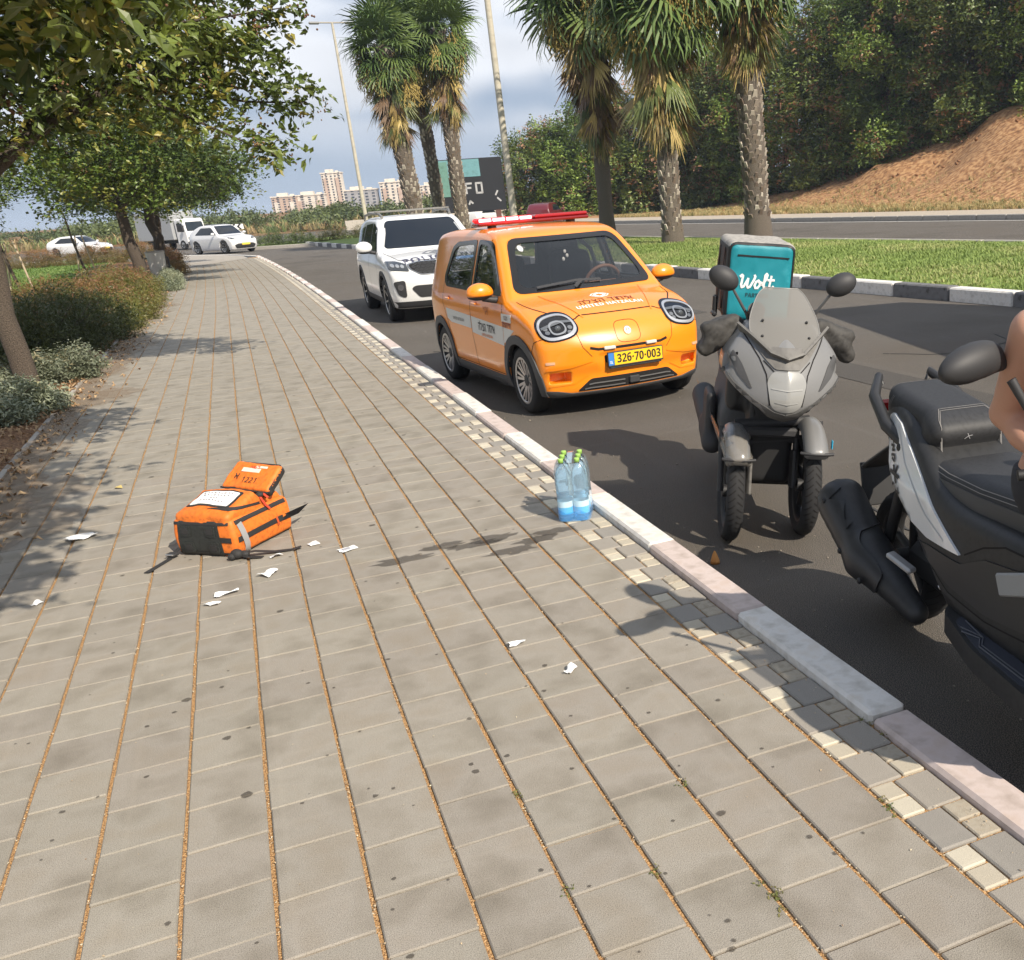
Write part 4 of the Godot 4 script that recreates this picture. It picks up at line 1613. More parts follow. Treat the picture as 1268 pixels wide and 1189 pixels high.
func shrub(called: String, blobs: Array, twig: Mesh, per: float, tones: Array, label: String, group: String, tips: float) -> Node3D:
	var o: Vector3 = Vector3(blobs[0][0], 0, blobs[0][1])
	var t := thing(called, o, 0, label, "shrub", group)
	var xf := []
	var cols := []
	var mb := MB.new()
	for b in blobs:
		var c := Vector3(b[0], 0, b[1]) - o
		for i in 7:
			limb(mb, c + Vector3(rng.randfn(0, 0.05), -0.05, rng.randfn(0, 0.05)), c + Vector3(rng.randf_range(-0.8, 0.8) * b[2], b[3] * rng.randf_range(0.6, 0.92), rng.randf_range(-0.8, 0.8) * b[4]), 0.012, 0.004, 0.06, 5)
		for i in int(per * (b[2] * b[3] + b[3] * b[4] + b[2] * b[4])):
			var d := Vector3(rng.randfn(0, 1), absf(rng.randfn(0, 1)), rng.randfn(0, 1)).normalized()
			var q := pow(rng.randf(), 0.35)
			var n := 1.0 + 0.16 * sin(d.x * 5.0 + b[0] * 3.0) * sin(d.z * 6.0 + b[1]) + 0.08 * sin(d.y * 9.0 + d.x * 4.0)
			var p := c + Vector3(d.x * b[2], d.y * b[3], d.z * b[4]) * q * n
			var up := Basis(Vector3.UP, rng.randf() * TAU) * Basis(Vector3.RIGHT, rng.randfn(-0.35, 0.5))
			xf.append(Transform3D(up.scaled(Vector3.ONE * rng.randf_range(0.75, 1.35)), p))
			var col: Color = tones[0].lerp(tones[1], rng.randf())
			if rng.randf() < tips * smoothstep(0.3, 0.95, d.y * q) * 2.2:
				col = tones[2].lerp(tones[1], rng.randf() * 0.5)
			cols.append(col)
	part("stems", mb, M.bark, t, "stuff")
	many("foliage", twig, M.leaf, xf, cols, t)
	return t

# ---------------------------------------------------------------- palms
func fan_leaf(dead: bool, sd: int) -> ArrayMesh:
	# stalk along +z, then a fan of narrow folded segments
	var r := RandomNumberGenerator.new()
	r.seed = sd
	var mb := MB.new()
	var st := 0.75 if not dead else 0.6
	mb.col = Color(1.1, 1.15, 0.8)
	mb.tube([Vector3(0, 0, 0), Vector3(0, 0.04, st * 0.5), Vector3(0, 0.0, st)], [0.022, 0.016, 0.012], 4)
	var k := 24
	for i in k:
		var t := (i + 0.5) / k * 2.0 - 1.0
		var a := t * (2.15 if not dead else 0.42)
		var ln := (1.0 - 0.22 * t * t) * r.randf_range(0.8, 1.12) * (1.0 if not dead else r.randf_range(0.7, 1.25))
		var d := Vector3(sin(a), 0, cos(a))
		var s := Vector3(cos(a), 0, -sin(a))
		var w := 0.034 if not dead else 0.016
		var p0 := Vector3(0, 0, st)
		var drop := (0.10 if not dead else 0.02) * r.randf_range(0.5, 1.6)
		var p1 := p0 + d * ln * 0.55 + Vector3(0, 0.03 * (1.0 - absf(t)), 0)
		var p2 := p0 + d * ln * 0.85 + Vector3(0, -drop * 0.8, 0)
		var p3 := p0 + d * ln * 0.97 + Vector3(r.randfn(0, 0.02), -drop * 2.6, 0)
		var z := r.randf_range(0.82, 1.15)
		mb.col = Color(z, z, z)
		var up := Vector3(0, w * 0.4, 0)
		mb.quad(p0 - s * w * 0.25, p0 + s * w * 0.1, p1 + up, p1 - s * w, Vector3.UP)
		mb.quad(p0 - s * w * 0.1, p0 + s * w * 0.25, p1 + s * w, p1 + up, Vector3.UP)
		mb.quad(p1 - s * w, p1 + s * w, p2 + s * w * 0.5, p2 - s * w * 0.5, Vector3.UP)
		mb.tri(p2 - s * w * 0.5, p2 + s * w * 0.5, p3, Vector3.UP)
	return mb.mesh()

func palm(at: Vector3, h: float, r0: float, boots_from: float, lean: Vector3, label: String, group: String, skirt := 1.0, droop := 2.6, wide := 1.0) -> Node3D:
	var t := thing("fan_palm", at, 0, label, "palm tree", group)
	var pts := []
	var rad := []
	var n := 16
	for i in n + 1:
		var q := float(i) / n
		pts.append(Vector3(0, -0.15, 0).lerp(Vector3(0, h, 0), q) + lean * q * (0.6 + 0.4 * q) + Vector3(sin(q * 5.0 + at.x), 0, cos(q * 4.0 + at.z)) * 0.05 * q)
		rad.append(r0 * (1.22 - 0.8 * minf(q * 3.0, 0.3)) * (1.0 + 0.05 * sin(i * 1.7)))
	var mb := MB.new()
	mb.tube(pts, rad, 16)
	part("trunk", mb, M.palm_bark, t)
	# stubs of cut leaf stalks, in a spiral
	mb = MB.new()
	var k := int((h - boots_from) / 0.020)
	for i in k:
		var y := boots_from + (h - boots_from) * i / k
		var q := clampf((y + 0.15) / (h + 0.15), 0, 1) * n
		var a := int(q)
		var c: Vector3 = pts[a].lerp(pts[mini(a + 1, n)], q - a)
		var r: float = lerpf(rad[a], rad[mini(a + 1, n)], q - a)
		var ang := i * 2.39996 + rng.randfn(0, 0.12)
		var d := Vector3(cos(ang), 0, sin(ang))
		var s := Vector3(-d.z, 0, d.x)
		var ln := rng.randf_range(0.03, 0.10) * (r / 0.28)
		var w := rng.randf_range(0.035, 0.075) * (r / 0.28)
		var b0 := c + d * r * 0.93 + Vector3(0, -0.10, 0)
		var b1 := c + d * (r + ln * 0.55) + Vector3(0, 0.05 + ln * 0.5, 0)
		var th := d * 0.035 + Vector3(0, -0.02, 0)
		mb.col = Color(0.13, 0.095, 0.07).lerp(Color(0.48, 0.43, 0.36), pow(rng.randf(), 1.8))
		mb.quad(b0 - s * w, b0 + s * w, b1 + s * w * 0.55, b1 - s * w * 0.55, d)
		mb.quad(b1 - s * w * 0.55, b1 + s * w * 0.55, b1 + s * w * 0.55 - th, b1 - s * w * 0.55 - th, Vector3.UP)
		mb.quad(b0 - s * w, b1 - s * w * 0.55, b1 - s * w * 0.55 - th, b0 - s * w - d * 0.05, -s)
		mb.quad(b0 + s * w, b1 + s * w * 0.55, b1 + s * w * 0.55 - th, b0 + s * w - d * 0.05, s)
	part("leaf_stubs", mb, M.boot, t, "stuff")
	# green fans, then yellowing ones that droop, then the dry skirt
	var top: Vector3 = pts[n]
	var xf := []
	var cols := []
	for i in 54:
		var q := i / 53.0
		var el := lerpf(1.35, -1.0, pow(q, 0.85)) + rng.randfn(0, 0.12)
		var az := i * 2.39996 + rng.randfn(0, 0.15)
		var b := Basis(Vector3.UP, az) * Basis(Vector3.RIGHT, -el) * Basis(Vector3.BACK, rng.randfn(0, 0.4))
		xf.append(Transform3D(b.scaled(Vector3.ONE * rng.randf_range(1.0, 1.3) * wide), top + Vector3(0, 0.25 - q * 0.7, 0)))
		cols.append(Color(0.060, 0.115, 0.028).lerp(Color(0.12, 0.17, 0.04), rng.randf()))
	many("green_fronds", T.fan, M.frond, xf, cols, t)
	xf = []
	cols = []
	for i in int(190 * skirt):
		var q := pow(rng.randf(), 0.8)
		var el := rng.randf_range(-0.85, -1.5) if rng.randf() < 0.6 else rng.randf_range(-1.2, -1.5)
		var az := i * 2.39996 + rng.randfn(0, 0.3)
		var b := Basis(Vector3.UP, az) * Basis(Vector3.RIGHT, -el) * Basis(Vector3.BACK, rng.randfn(0, 0.7))
		xf.append(Transform3D(b.scaled(Vector3.ONE * rng.randf_range(0.85, 1.35) * lerpf(wide, 0.8, q)), top + Vector3(0, 0.1 - q * (droop - 1.2), 0)))
		var c := Color(0.24, 0.17, 0.065).lerp(Color(0.50, 0.38, 0.12), rng.randf())
		if rng.randf() < 0.24:
			c = Color(0.075, 0.115, 0.03).lerp(Color(0.15, 0.17, 0.045), rng.randf())
		elif rng.randf() < 0.35:
			c = Color(0.13, 0.075, 0.035)
		cols.append(c)
	many("hanging_fronds", T.dead_fan, M.frond, xf, cols, t)
	# seed stalks that hang in loose strings
	xf = []
	cols = []
	var string := MB.new()
	for i in 5:
		string.tube([Vector3(rng.randfn(0, 0.05), 0, rng.randfn(0, 0.05)), Vector3(rng.randfn(0, 0.1), -0.4, rng.randfn(0, 0.1)), Vector3(rng.randfn(0, 0.16), -0.85, rng.randfn(0, 0.16))], [0.012, 0.016, 0.006], 4)
		for j in 12:
			string.ball(Vector3(rng.randfn(0, 0.11), -0.2 - j * 0.055, rng.randfn(0, 0.11)), Vector3(0.02, 0.035, 0.02), Basis.IDENTITY, 3, 5)
	for i in int(26 * skirt):
		var az := rng.randf() * TAU
		xf.append(Transform3D(Basis(Vector3.UP, az).scaled(Vector3.ONE * rng.randf_range(0.8, 1.4)), top + Vector3(cos(az) * rng.randf_range(0.5, 1.25) * wide, rng.randf_range(-1.5, 0.0), sin(az) * rng.randf_range(0.5, 1.25) * wide)))
		cols.append(Color(0.30, 0.22, 0.06).lerp(Color(0.38, 0.30, 0.10), rng.randf()))
	many("seed_stalks", string.mesh(), M.boot, xf, cols, t)
	return t

func build_palms() -> void:
	T.fan = fan_leaf(false, 5)
	T.dead_fan = fan_leaf(true, 6)
	var g := "fan palms on the median lawn"
	palm(Vector3(12.55, 0.1, -35.4), 8.3, 0.27, 2.6, Vector3(0.0, 0, 0), "palm with a smooth pale lower trunk, leftmost of the three large palms on the median", g, 1.7, 5.6, 1.3)
	palm(Vector3(12.35, 0.1, -29.0), 7.2, 0.30, 0.3, Vector3(-0.05, 0, 0), "palm with white-flecked trunk behind the delivery scooter's left, middle one of three large palms", g, 1.6, 4.6, 1.3)
	palm(Vector3(15.6, 0.1, -29.6), 8.3, 0.39, 0.55, Vector3(-0.25, 0, 0), "thickest palm, directly behind the turquoise delivery bag, with yellow strings hanging from the crown", g, 1.4, 3.8, 1.35)
	palm(Vector3(8.35, 0.05, -50.0), 8.3, 0.40, 0.3, Vector3(-0.35, 0, 0), "leftmost palm of the far trio above the white police car", g, 1.4, 4.4)
	palm(Vector3(10.1, 0.05, -53.0), 9.2, 0.30, 0.3, Vector3(-0.4, 0, 0), "slim middle palm of the far trio above the white police car", g, 1.2, 4.0)
	palm(Vector3(10.55, 0.05, -50.5), 9.0, 0.33, 0.3, Vector3(0.1, 0, 0), "right palm of the far trio, beside the dark billboard", g, 1.3, 4.2)

# ---------------------------------------------------------------- what stands far off
func build_distance() -> void:
	# tall dense trees on the bank
	var cl := leaf_cluster(16, 0.30, 0.13, 0.42, 41)
	var tones := [Color(0.070, 0.100, 0.028), Color(0.210, 0.275, 0.065), Color(0.34, 0.18, 0.10)]
	var bright := [Color(0.085, 0.135, 0.03), Color(0.30, 0.42, 0.08), Color(0.34, 0.19, 0.11)]
	var list := [
		[24.5, -84, 7.5, 3.6, 0, "rounded dark tree at the left end of the tree belt, right of the billboard"],
		[27.8, -80, 9.0, 3.8, 1, "bright-topped tree of the belt just right of the near lamp post"],
		[31.5, -77, 10.0, 4.0, 0, "dark tree of the belt in the gap between lamp post and leftmost large palm"],
		[35.0, -74, 11.5, 4.2, 0, "dark tree of the belt behind the leftmost large palm"],
		[37.5, -69, 11.5, 4.2, 1, "tree of the belt between the leftmost and the middle large palm"],
		[39.0, -63, 12.0, 4.3, 0, "dark tree of the belt behind the middle large palm"],
		[41.0, -58, 13.0, 4.4, 1, "green-tipped tree of the belt behind the thickest palm"],
		[43.5, -53.5, 13.5, 4.4, 0, "tall tree with reddish tips right of the thickest palm"],
		[46.0, -49.5, 13.0, 4.3, 1, "bright green tree right of the reddish-tipped one, above the bank"],
		[48.5, -45.0, 12.6, 4.2, 0, "tree with reddish tips at the top of the bank near the right edge"],
		[54.5, -43.5, 12.0, 3.0, 2, "open thin tree on the bank with sky between its stems, at the right edge"],
		[52.0, -36.5, 12.0, 4.0, 1, "tree beyond the right edge of the picture on the bank's crest"],
		[44.0, -66, 13.0, 4.6, 0, "dark tree in the second row of the belt behind the middle palm"],
		[48.5, -58, 14.0, 4.6, 0, "dark tall tree in the second row behind the reddish-tipped tree"],
		[38.0, -80, 12.0, 4.6, 0, "dark tree in the second row behind the leftmost large palm"]]
	for i in list.size():
		var s = list[i]
		var base: float = bank_height(s[0], s[1]) + 0.05
		var t := thing("belt_tree", Vector3(s[0], base, s[1]), 0, s[5], "tree", "tall trees on the bank")
		var h: float = s[2]
		var r: float = s[3]
		var mb := MB.new()
		for j in 3:
			limb(mb, Vector3(rng.randfn(0, 0.3), -0.4, rng.randfn(0, 0.3)), Vector3(rng.randfn(0, r * 0.4), h * 0.85, rng.randfn(0, r * 0.4)), 0.16, 0.04, 0.4, 7)
		part("trunk", mb, M.bark, t)
		var clumps := []
		if s[4] == 2:
			for j in 9:
				clumps.append([Vector3(rng.randfn(0, r * 0.5), h * rng.randf_range(0.30, 1.0), rng.randfn(0, r * 0.5)), Vector3(1.2, 0.95, 1.2)])
		else:
			for j in 20:
				var q := (j + 0.5) / 20.0
				var a := j * 2.4
				var rr := r * (0.62 + 0.2 * sin(q * PI)) * (0.55 + 0.45 * sin(PI * clampf(q * 0.9 + 0.12, 0, 1)))
				clumps.append([Vector3(cos(a) * rr, 0.6 + (h - 1.8) * q, sin(a) * rr), Vector3(r * 0.46, r * 0.40, r * 0.46) * rng.randf_range(0.8, 1.2)])
			clumps.append([Vector3(0, h * 0.45, 0), Vector3(r * 0.55, h * 0.42, r * 0.55)])
			for j in 5:
				clumps.append([Vector3(cos(j * 1.257) * r * 0.75, 0.5, sin(j * 1.257) * r * 0.75), Vector3(r * 0.42, 1.3, r * 0.42)])
		crown(t, clumps, 2.5 if s[4] != 2 else 3.5, cl, bright if s[4] == 1 else tones, 1.0)
	# hedge on the roundabout's island
	sheet("island", P2([1.2, -66.5, 10.5, -60.5, 13.0, -63.5, 9.0, -76.0, 2.0, -74.0]), 0.01, M.turf)
	var mbk := MB.new()
	var ip := [Vector3(2.0, 0, -74.0), Vector3(1.2, 0, -66.5), Vector3(10.5, 0, -60.5)]
	for i in 2:
		var d: Vector3 = ip[i + 1] - ip[i]
		mbk.box((ip[i] + ip[i + 1]) * 0.5 + Vector3(0, -0.06, 0), Vector3(0.2, 0.24, d.length()), 0.02, Basis(Vector3.UP, atan2(d.x, d.z)))
	meta(part("island_kerb", mbk, M.kerb_grey), "", "", "", "structure")
	var twig := leaf_cluster(16, 0.085, 0.03, 0.14, 33)
	shrub("island_hedge", [[2.6, -68.8, 1.0, 0.85, 1.0], [4.2, -68.0, 1.0, 0.8, 1.0]], twig, 120, [Color(0.05, 0.085, 0.02), Color(0.11, 0.15, 0.035), Color(0.18, 0.15, 0.06)], "dark green clipped hedge on the island behind the white crossover car", "hedges on the island", 0.1)
	shrub("island_hedge", [[6.0, -66.6, 1.2, 0.85, 1.0], [7.6, -65.6, 1.0, 0.8, 1.0]], twig, 120, [Color(0.07, 0.085, 0.02), Color(0.15, 0.15, 0.045), Color(0.22, 0.15, 0.07)], "olive hedge on the island near the foot of the far lamp post", "hedges on the island", 0.2)
	# lamp posts
	lamp_post(Vector3(8.55, 0.0, -70.6), 12.4, 0.13, "tall slim lamp post with a double arm, beside the far palms")
	lamp_post(Vector3(8.72, 0.08, -33.6), 13.0, 0.12, "tall pale lamp post rising out of the picture behind the orange car")
	# low boundary wall and dry field
	var wall := thing("low_wall", Vector3(21.5, 0, -108), 0, "long low pale wall across the dry field before the shrubs", "wall")
	var mb := MB.new()
	for i in 9:
		mb = MB.new()
		mb.box(Vector3(-9 + i * 3.0, 0.2, -i * 0.12), Vector3(2.96, 1.1, 0.3), 0.02)
		part("wall_panel", mb, M.concrete, wall)
	var rows := []
	var fn := FastNoiseLite.new()
	fn.seed = 6
	fn.frequency = 0.02
	for i in 40:
		var z := -113.0 - i * 12.0
		var r := PackedVector3Array()
		for j in 40:
			var x := -190.0 + j * 10.0
			r.append(Vector3(x, -0.15 + minf(i * 0.35, 2.2) * 0.8 + fn.get_noise_2d(x, z) * 1.2 * minf(i * 0.3, 1.0), z))
		rows.append(r)
	mb = MB.new()
	mb.grid(rows, false, Vector3.UP)
	meta(part("dry_field", mb, M.dry), "", "", "", "structure")
	var tuft := grass_tuft(12, 0.9, 0.09, 8)
	var xf := []
	var cols := []
	for i in 5200:
		var z := -112.0 - pow(rng.randf(), 1.3) * 110.0
		var x := rng.randf_range(-60, 60) + z * -0.08
		xf.append(Transform3D(Basis(Vector3.UP, rng.randf() * TAU).scaled(Vector3.ONE * rng.randf_range(0.6, 1.3)), Vector3(x, 0.1, z)))
		cols.append(Color(0.36, 0.24, 0.12).lerp(Color(0.22, 0.20, 0.08), rng.randf()) if rng.randf() < 0.7 else Color(0.12, 0.16, 0.045))
	many("tall_dry_grass", tuft, M.blade, xf, cols)
	# bushes on the field, one mass with uneven outline
	var bush := leaf_cluster(18, 0.5, 0.22, 0.7, 44)
	xf = []
	cols = []
	for i in 120:
		var z := -118.0 - rng.randf() * 60.0
		var x := rng.randf_range(-45, 40) - z * 0.04
		var r := rng.randf_range(1.4, 3.6)
		var tone := rng.randf()
		for j in int(22 * r):
			var d := Vector3(rng.randfn(0, 1), absf(rng.randfn(0, 0.7)), rng.randfn(0, 1)).normalized()
			xf.append(Transform3D(Basis.from_euler(Vector3(rng.randfn(0, 0.5), rng.randf() * TAU, 0)).scaled(Vector3.ONE * rng.randf_range(0.7, 1.2)), Vector3(x, 0.3, z) + d * Vector3(r, r * 0.75, r) * pow(rng.randf(), 0.3)))
			cols.append(Color(0.055, 0.085, 0.025).lerp(Color(0.14, 0.17, 0.055), clampf(tone * 0.7 + rng.randf() * 0.4, 0, 1)))
	many("field_bushes", bush, M.leaf, xf, cols)
	# distant blocks of flats, cream and terracotta
	var cream := rock(lin(0.60, 0.55, 0.48), T.blot, null, 0.05)
	var terra := rock(lin(0.44, 0.33, 0.26), T.blot, null, 0.05)
	var greyb := rock(lin(0.30, 0.30, 0.31), T.blot, null, 0.05)
	var pane := mat(lin(0.03, 0.035, 0.045), 0.15)
	var blocks := [
		[352, 27, 18, 7, 3, "stepped cream and terracotta flats partly behind the near tree, left of the tall tower"],
		[384, 34, 18, 8, 1, "flats with terracotta bays just left of the tall cream tower"],
		[414, 26, 39, 14, 0, "tall narrow cream tower, highest of the distant buildings"],
		[446, 36, 20, 6, 2, "wide grey block between the tower and the far palms"],
		[487, 28, 26, 8, 1, "cream block with a terracotta side left of the far palms' trunks"],
		[506, 22, 16, 5, 3, "low terracotta block behind the leftmost far palm"],
		[533, 24, 20, 6, 1, "cream and terracotta block between the trunks of the far palms"]]
	for s in blocks:
		var dist := 430.0
		var q := cam_basis * Vector3((s[0] + 5.0 - 860.56) / FOC, -(262.0 - 696.93) / FOC, -1.0)
		var at := Vector3(q.x / -q.z * dist, 2.0, -dist)
		var w: float = s[1] * dist / FOC * (0.80 if s[4] == 0 else 0.98)
		var h: float = (s[2] - 1.0) * dist / FOC
		var t := thing("apartment_building", at, -0.25, s[5], "building", "distant apartment buildings")
		mb = MB.new()
		mb.box(Vector3(0, h * 0.5 - 2, 0), Vector3(w, h + 4, w * 0.8), 0.1)
		part("wall", mb, greyb if s[4] == 2 else (terra if s[4] == 3 else cream), t)
		mb = MB.new()
		mb.box(Vector3(-w * 0.1, h + 0.8, 0), Vector3(w * 0.4, 1.4, w * 0.35), 0.1)
		mb.box(Vector3(w * 0.28, h + 0.5, 0.5), Vector3(w * 0.16, 0.9, w * 0.2), 0.1)
		mb.box(Vector3(0, h + 0.15, 0), Vector3(w + 0.5, 0.5, w * 0.8 + 0.5), 0.05)
		part("roof", mb, cream, t)
		if s[4] in [1, 0, 3]:
			for k in 2:
				mb = MB.new()
				mb.box(Vector3((k * 2 - 1) * w * 0.30, h * 0.5 - 1.5, w * 0.4), Vector3(w * 0.2, h * (0.97 if s[4] == 0 else 0.9), 1.2), 0.05)
				part("bay", mb, cream if s[4] == 3 else terra, t)
		var floors: int = s[3]
		mb = MB.new()
		for f in floors:
			for k in 5:
				var x := -w * 0.42 + w * 0.21 * k
				mb.box(Vector3(x, 1.0 + h * (f + 0.4) / floors - 0.5, w * 0.4 + (0.62 if k in [1, 4] and s[4] != 2 else 0.03)), Vector3(w * 0.085, h / floors * 0.5, 0.1))
		part("windows", mb, pane, t, "stuff")
	# the billboard beside the far palms
	var bb := thing("billboard", Vector3(15.9, -0.05, -72.0), -0.25, "large dark billboard with a pale blue top and white lettering behind the right far palm", "billboard")
	mb = MB.new()
	mb.box(Vector3(0, 2.80, 0), Vector3(4.6, 3.4, 0.3), 0.03)
	part("panel", mb, mat(lin(0.012, 0.013, 0.016), 0.5), bb)
	mb = MB.new()
	mb.box(Vector3(-0.7, 3.90, 0.16), Vector3(3.0, 1.1, 0.03))
	part("poster_sky", mb, rock(lin(0.14, 0.30, 0.33), T.blot, null, 0.35), bb)
	mb = MB.new()
	mb.box(Vector3(-1.75, 3.25, 0.175), Vector3(0.8, 2.2, 0.03))
	part("poster_green", mb, rock(lin(0.13, 0.26, 0.22), T.blot, null, 0.5), bb)
	mb = MB.new()
	strokes("0,0 0,1 .5,.35 1,1 1,0;1.5,0 1.5,1 2.1,1;1.5,.55 2,.55;2.6,0 2.6,1 3.2,1 3.2,0 2.6,0", 0.12, 0.62, Vector2(-1.2, 2.3), 0.0, mb)
	strokes("0,0 .2,.4 .5,.1;3.9,.6 4.3,.2;3.7,1 4.0,1.5", 0.11, 0.5, Vector2(-0.2, 1.6), 0.0, mb)
	var o := part("lettering", mb, mat(lin(0.4, 0.4, 0.4), 0.6), bb)
	o.position = Vector3(0, 0, 0.165)
	for x in [-1.7, 1.7]:
		mb = MB.new()
		mb.box(Vector3(x, 0.55, 0), Vector3(0.35, 1.3, 0.3), 0.02)
		part("leg", mb, mat(lin(0.12, 0.05, 0.035), 0.7), bb)
	# black and white arrow board on the roundabout
	var cb := thing("arrow_sign", Vector3(0.9, 0, -100.0), 0.0, "small black and white chevron sign in the dry grass above the crossover car", "road sign")
	mb = MB.new()
	mb.box(Vector3(0, 1.0, 0), Vector3(1.5, 0.42, 0.04), 0.005)
	part("board", mb, M.white, cb)
	for k in 3:
		mb = MB.new()
		strokes("0,1 .5,.5 0,0" if false else ".5,1 0,.5 .5,0", 0.14, 0.40, Vector2(-0.62 + k * 0.46, 0.80), 0.0, mb)
		var ch := part("chevron", mb, M.black, cb)
		ch.position.z = 0.026
	mb = MB.new()
	mb.tube([Vector3(-0.5, -0.1, -0.04), Vector3(-0.5, 1.15, -0.04)], 0.03, 8)
	part("post", mb, M.alu, cb)
	mb = MB.new()
	mb.tube([Vector3(0.5, -0.1, -0.04), Vector3(0.5, 1.15, -0.04)], 0.03, 8)
	part("post", mb, M.alu, cb)

func lamp_post(at: Vector3, h: float, r: float, label: String) -> void:
	var t := thing("lamp_post", at, 0, label, "lamp post", "lamp posts on the median")
	var mb := MB.new()
	mb.tube([Vector3(0, -0.2, 0), Vector3(0, 1.2, 0), Vector3(0, h * 0.5, 0), Vector3(0, h, 0)], [r, r * 0.97, r * 0.8, r * 0.55], 14)
	part("pole", mb, rock(lin(0.46, 0.43, 0.36), T.blot, null, 0.5), t)
	mb = MB.new()
	mb.box(Vector3(0, 0.1, 0), Vector3(r * 3.4, 0.05, r * 3.4), 0.01)
	part("base_plate", mb, M.kerb_grey, t)
	mb = MB.new()
	mb.tube([Vector3(-1.0, h + 0.02, 0), Vector3(1.0, h + 0.02, 0)], 0.045, 8)
	part("cross_arm", mb, M.kerb_grey, t)
	for s in [-1.0, 1.0]:
		mb = MB.new()
		mb.box(Vector3(s * 1.05, h + 0.0, 0), Vector3(0.62, 0.14, 0.28), 0.05)
		part("lamp_head", mb, mat(lin(0.25, 0.25, 0.25), 0.5), t)

# ---------------------------------------------------------------- cars
# a car's body as an implicit solid in its own axes: z forward, y up, x across
func car_body(top: Tab, plan: Tab, tuck: Tab, nose: Tab, tail: Tab, low: float, wheels: Array, wr: float, k := 0.07, bow := 0.22, crown_ := 0.06, dish := 0.12) -> Callable:
	return func(p: Vector3) -> float:
		var x := absf(p.x)
		var x2 := x * x
		var ft := (p.y - top.at(p.z + dish * x2) + crown_ * x2) * 0.85
		var fs := x - plan.at(p.z) + tuck.at(p.y)
		var d := smax(ft, fs, k)
		d = smax(d, (p.z - nose.at(p.y) + bow * x2 + bow * 0.5 * x2 * x2) * 0.93, k)
		d = smax(d, (tail.at(p.y) - p.z + 0.12 * x2) * 0.95, k)
		d = smax(d, low - p.y, 0.04)
		for w in wheels:
			var q := Vector2(p.z - w.z, p.y - w.y).length() - wr
			d = smax(d, -maxf(q, w.x - 0.12 - x), 0.012)
		return d

func convex(z: float, y: float, poly: PackedVector2Array) -> float:
	# signed distance bound to a convex outline that runs anticlockwise
	var d := -1e9
	for i in poly.size():
		var a := poly[i]
		var e := (poly[(i + 1) % poly.size()] - a).normalized()
		d = maxf(d, (z - a.x) * e.y - (y - a.y) * e.x)
	return d

func wheel(parent: Node3D, at: Vector3, r: float, w: float, spokes: int, rim_r: float, twin := true) -> Node3D:
	# axle along x; the outer face looks to the side of at.x
	var n := Node3D.new()
	n.name = "wheel"
	parent.add_child(n, true)
	n.position = at
	var s := signf(at.x)
	var b := Basis(Vector3.BACK, -s * PI / 2)   # +y of the lathe to the outside
	var h := w * 0.5
	var mb := MB.new()
	mb.lathe([[rim_r, -h * 0.9], [rim_r + 0.01, -h], [r - 0.035, -h], [r - 0.010, -h * 0.82], [r, -h * 0.55], [r, -h * 0.18], [r - 0.006, -h * 0.15], [r - 0.006, -h * 0.09], [r, -h * 0.06], [r, h * 0.06], [r - 0.006, h * 0.09], [r - 0.006, h * 0.15], [r, h * 0.18], [r, h * 0.55], [r - 0.010, h * 0.82], [r - 0.035, h], [rim_r + 0.012, h], [rim_r, h * 0.88]], 40, Vector3.ZERO, b)
	part("tyre", mb, M.rubber, n)
	mb = MB.new()
	mb.lathe([[rim_r + 0.004, h * 0.93], [rim_r - 0.008, h * 0.95], [rim_r - 0.022, h * 0.75], [rim_r - 0.03, -h * 0.3], [0.0, -h * 0.35]], 36, Vector3.ZERO, b)
	part("barrel", mb, M.black, n)
	mb = MB.new()
	for i in spokes:
		for q in ([-1.0, 1.0] if twin else [0.0]):
			var a := TAU * i / spokes
			var a0: float = a + q * 0.10
			var a1: float = a + q * (PI / spokes * 0.42)
			var d0 := Vector3(0, cos(a0), sin(a0))
			var d1 := Vector3(0, cos(a1), sin(a1))
			var p0 := d0 * 0.045 + Vector3(s * h * 0.60, 0, 0)
			var p1 := d1 * (rim_r - 0.010) + Vector3(s * h * 0.86, 0, 0)
			var e := (p1 - p0).cross(Vector3.RIGHT).normalized()
			mb.quad(p0 + e * 0.010, p0 - e * 0.010, p1 - e * 0.013, p1 + e * 0.013, Vector3(s, 0, 0))
			var dn := Vector3(s * 0.02, 0, 0)
			mb.quad(p0 + e * 0.010, p1 + e * 0.013, p1 + e * 0.013 - dn, p0 + e * 0.010 - dn, e)
			mb.quad(p0 - e * 0.010, p1 - e * 0.013, p1 - e * 0.013 - dn, p0 - e * 0.010 - dn, -e)
	mb.lathe([[rim_r + 0.004, h * 0.935], [rim_r - 0.012, h * 0.955], [rim_r - 0.018, h * 0.88]], 36, Vector3.ZERO, b)
	part("rim", mb, mat(lin(0.50, 0.50, 0.50), 0.3, 0.8), n)
	mb = MB.new()
	mb.lathe([[0.055, h * 0.55], [0.05, h * 0.66], [0.03, h * 0.70], [0.0, h * 0.70]], 18, Vector3.ZERO, b)
	part("hub_cap", mb, M.plastic, n)
	return n

# outline in the side plane (z, y) laid on both flanks or one
func side_patch(called: String, poly: PackedVector2Array, f: Callable, m: Material, parent: Node, lift := 0.003, step := 0.05, holes: Array = [], sides := [-1.0, 1.0]) -> Array:
	var r := []
	for s in sides:
		r.append(part(called, drape(poly, Vector3(s * 1.3, 0, 0), Vector3.BACK, Vector3.UP, Vector3(-s, 0, 0), f, lift, step, holes), m, parent))
	return r

func side_line(called: String, path: Array, w: float, f: Callable, m: Material, parent: Node, lift := 0.002, sides := [-1.0, 1.0]) -> void:
	for s in sides:
		part(called, drape_line(path, w, Vector3(s * 1.3, 0, 0), Vector3.BACK, Vector3.UP, Vector3(-s, 0, 0), f, lift), m, parent)

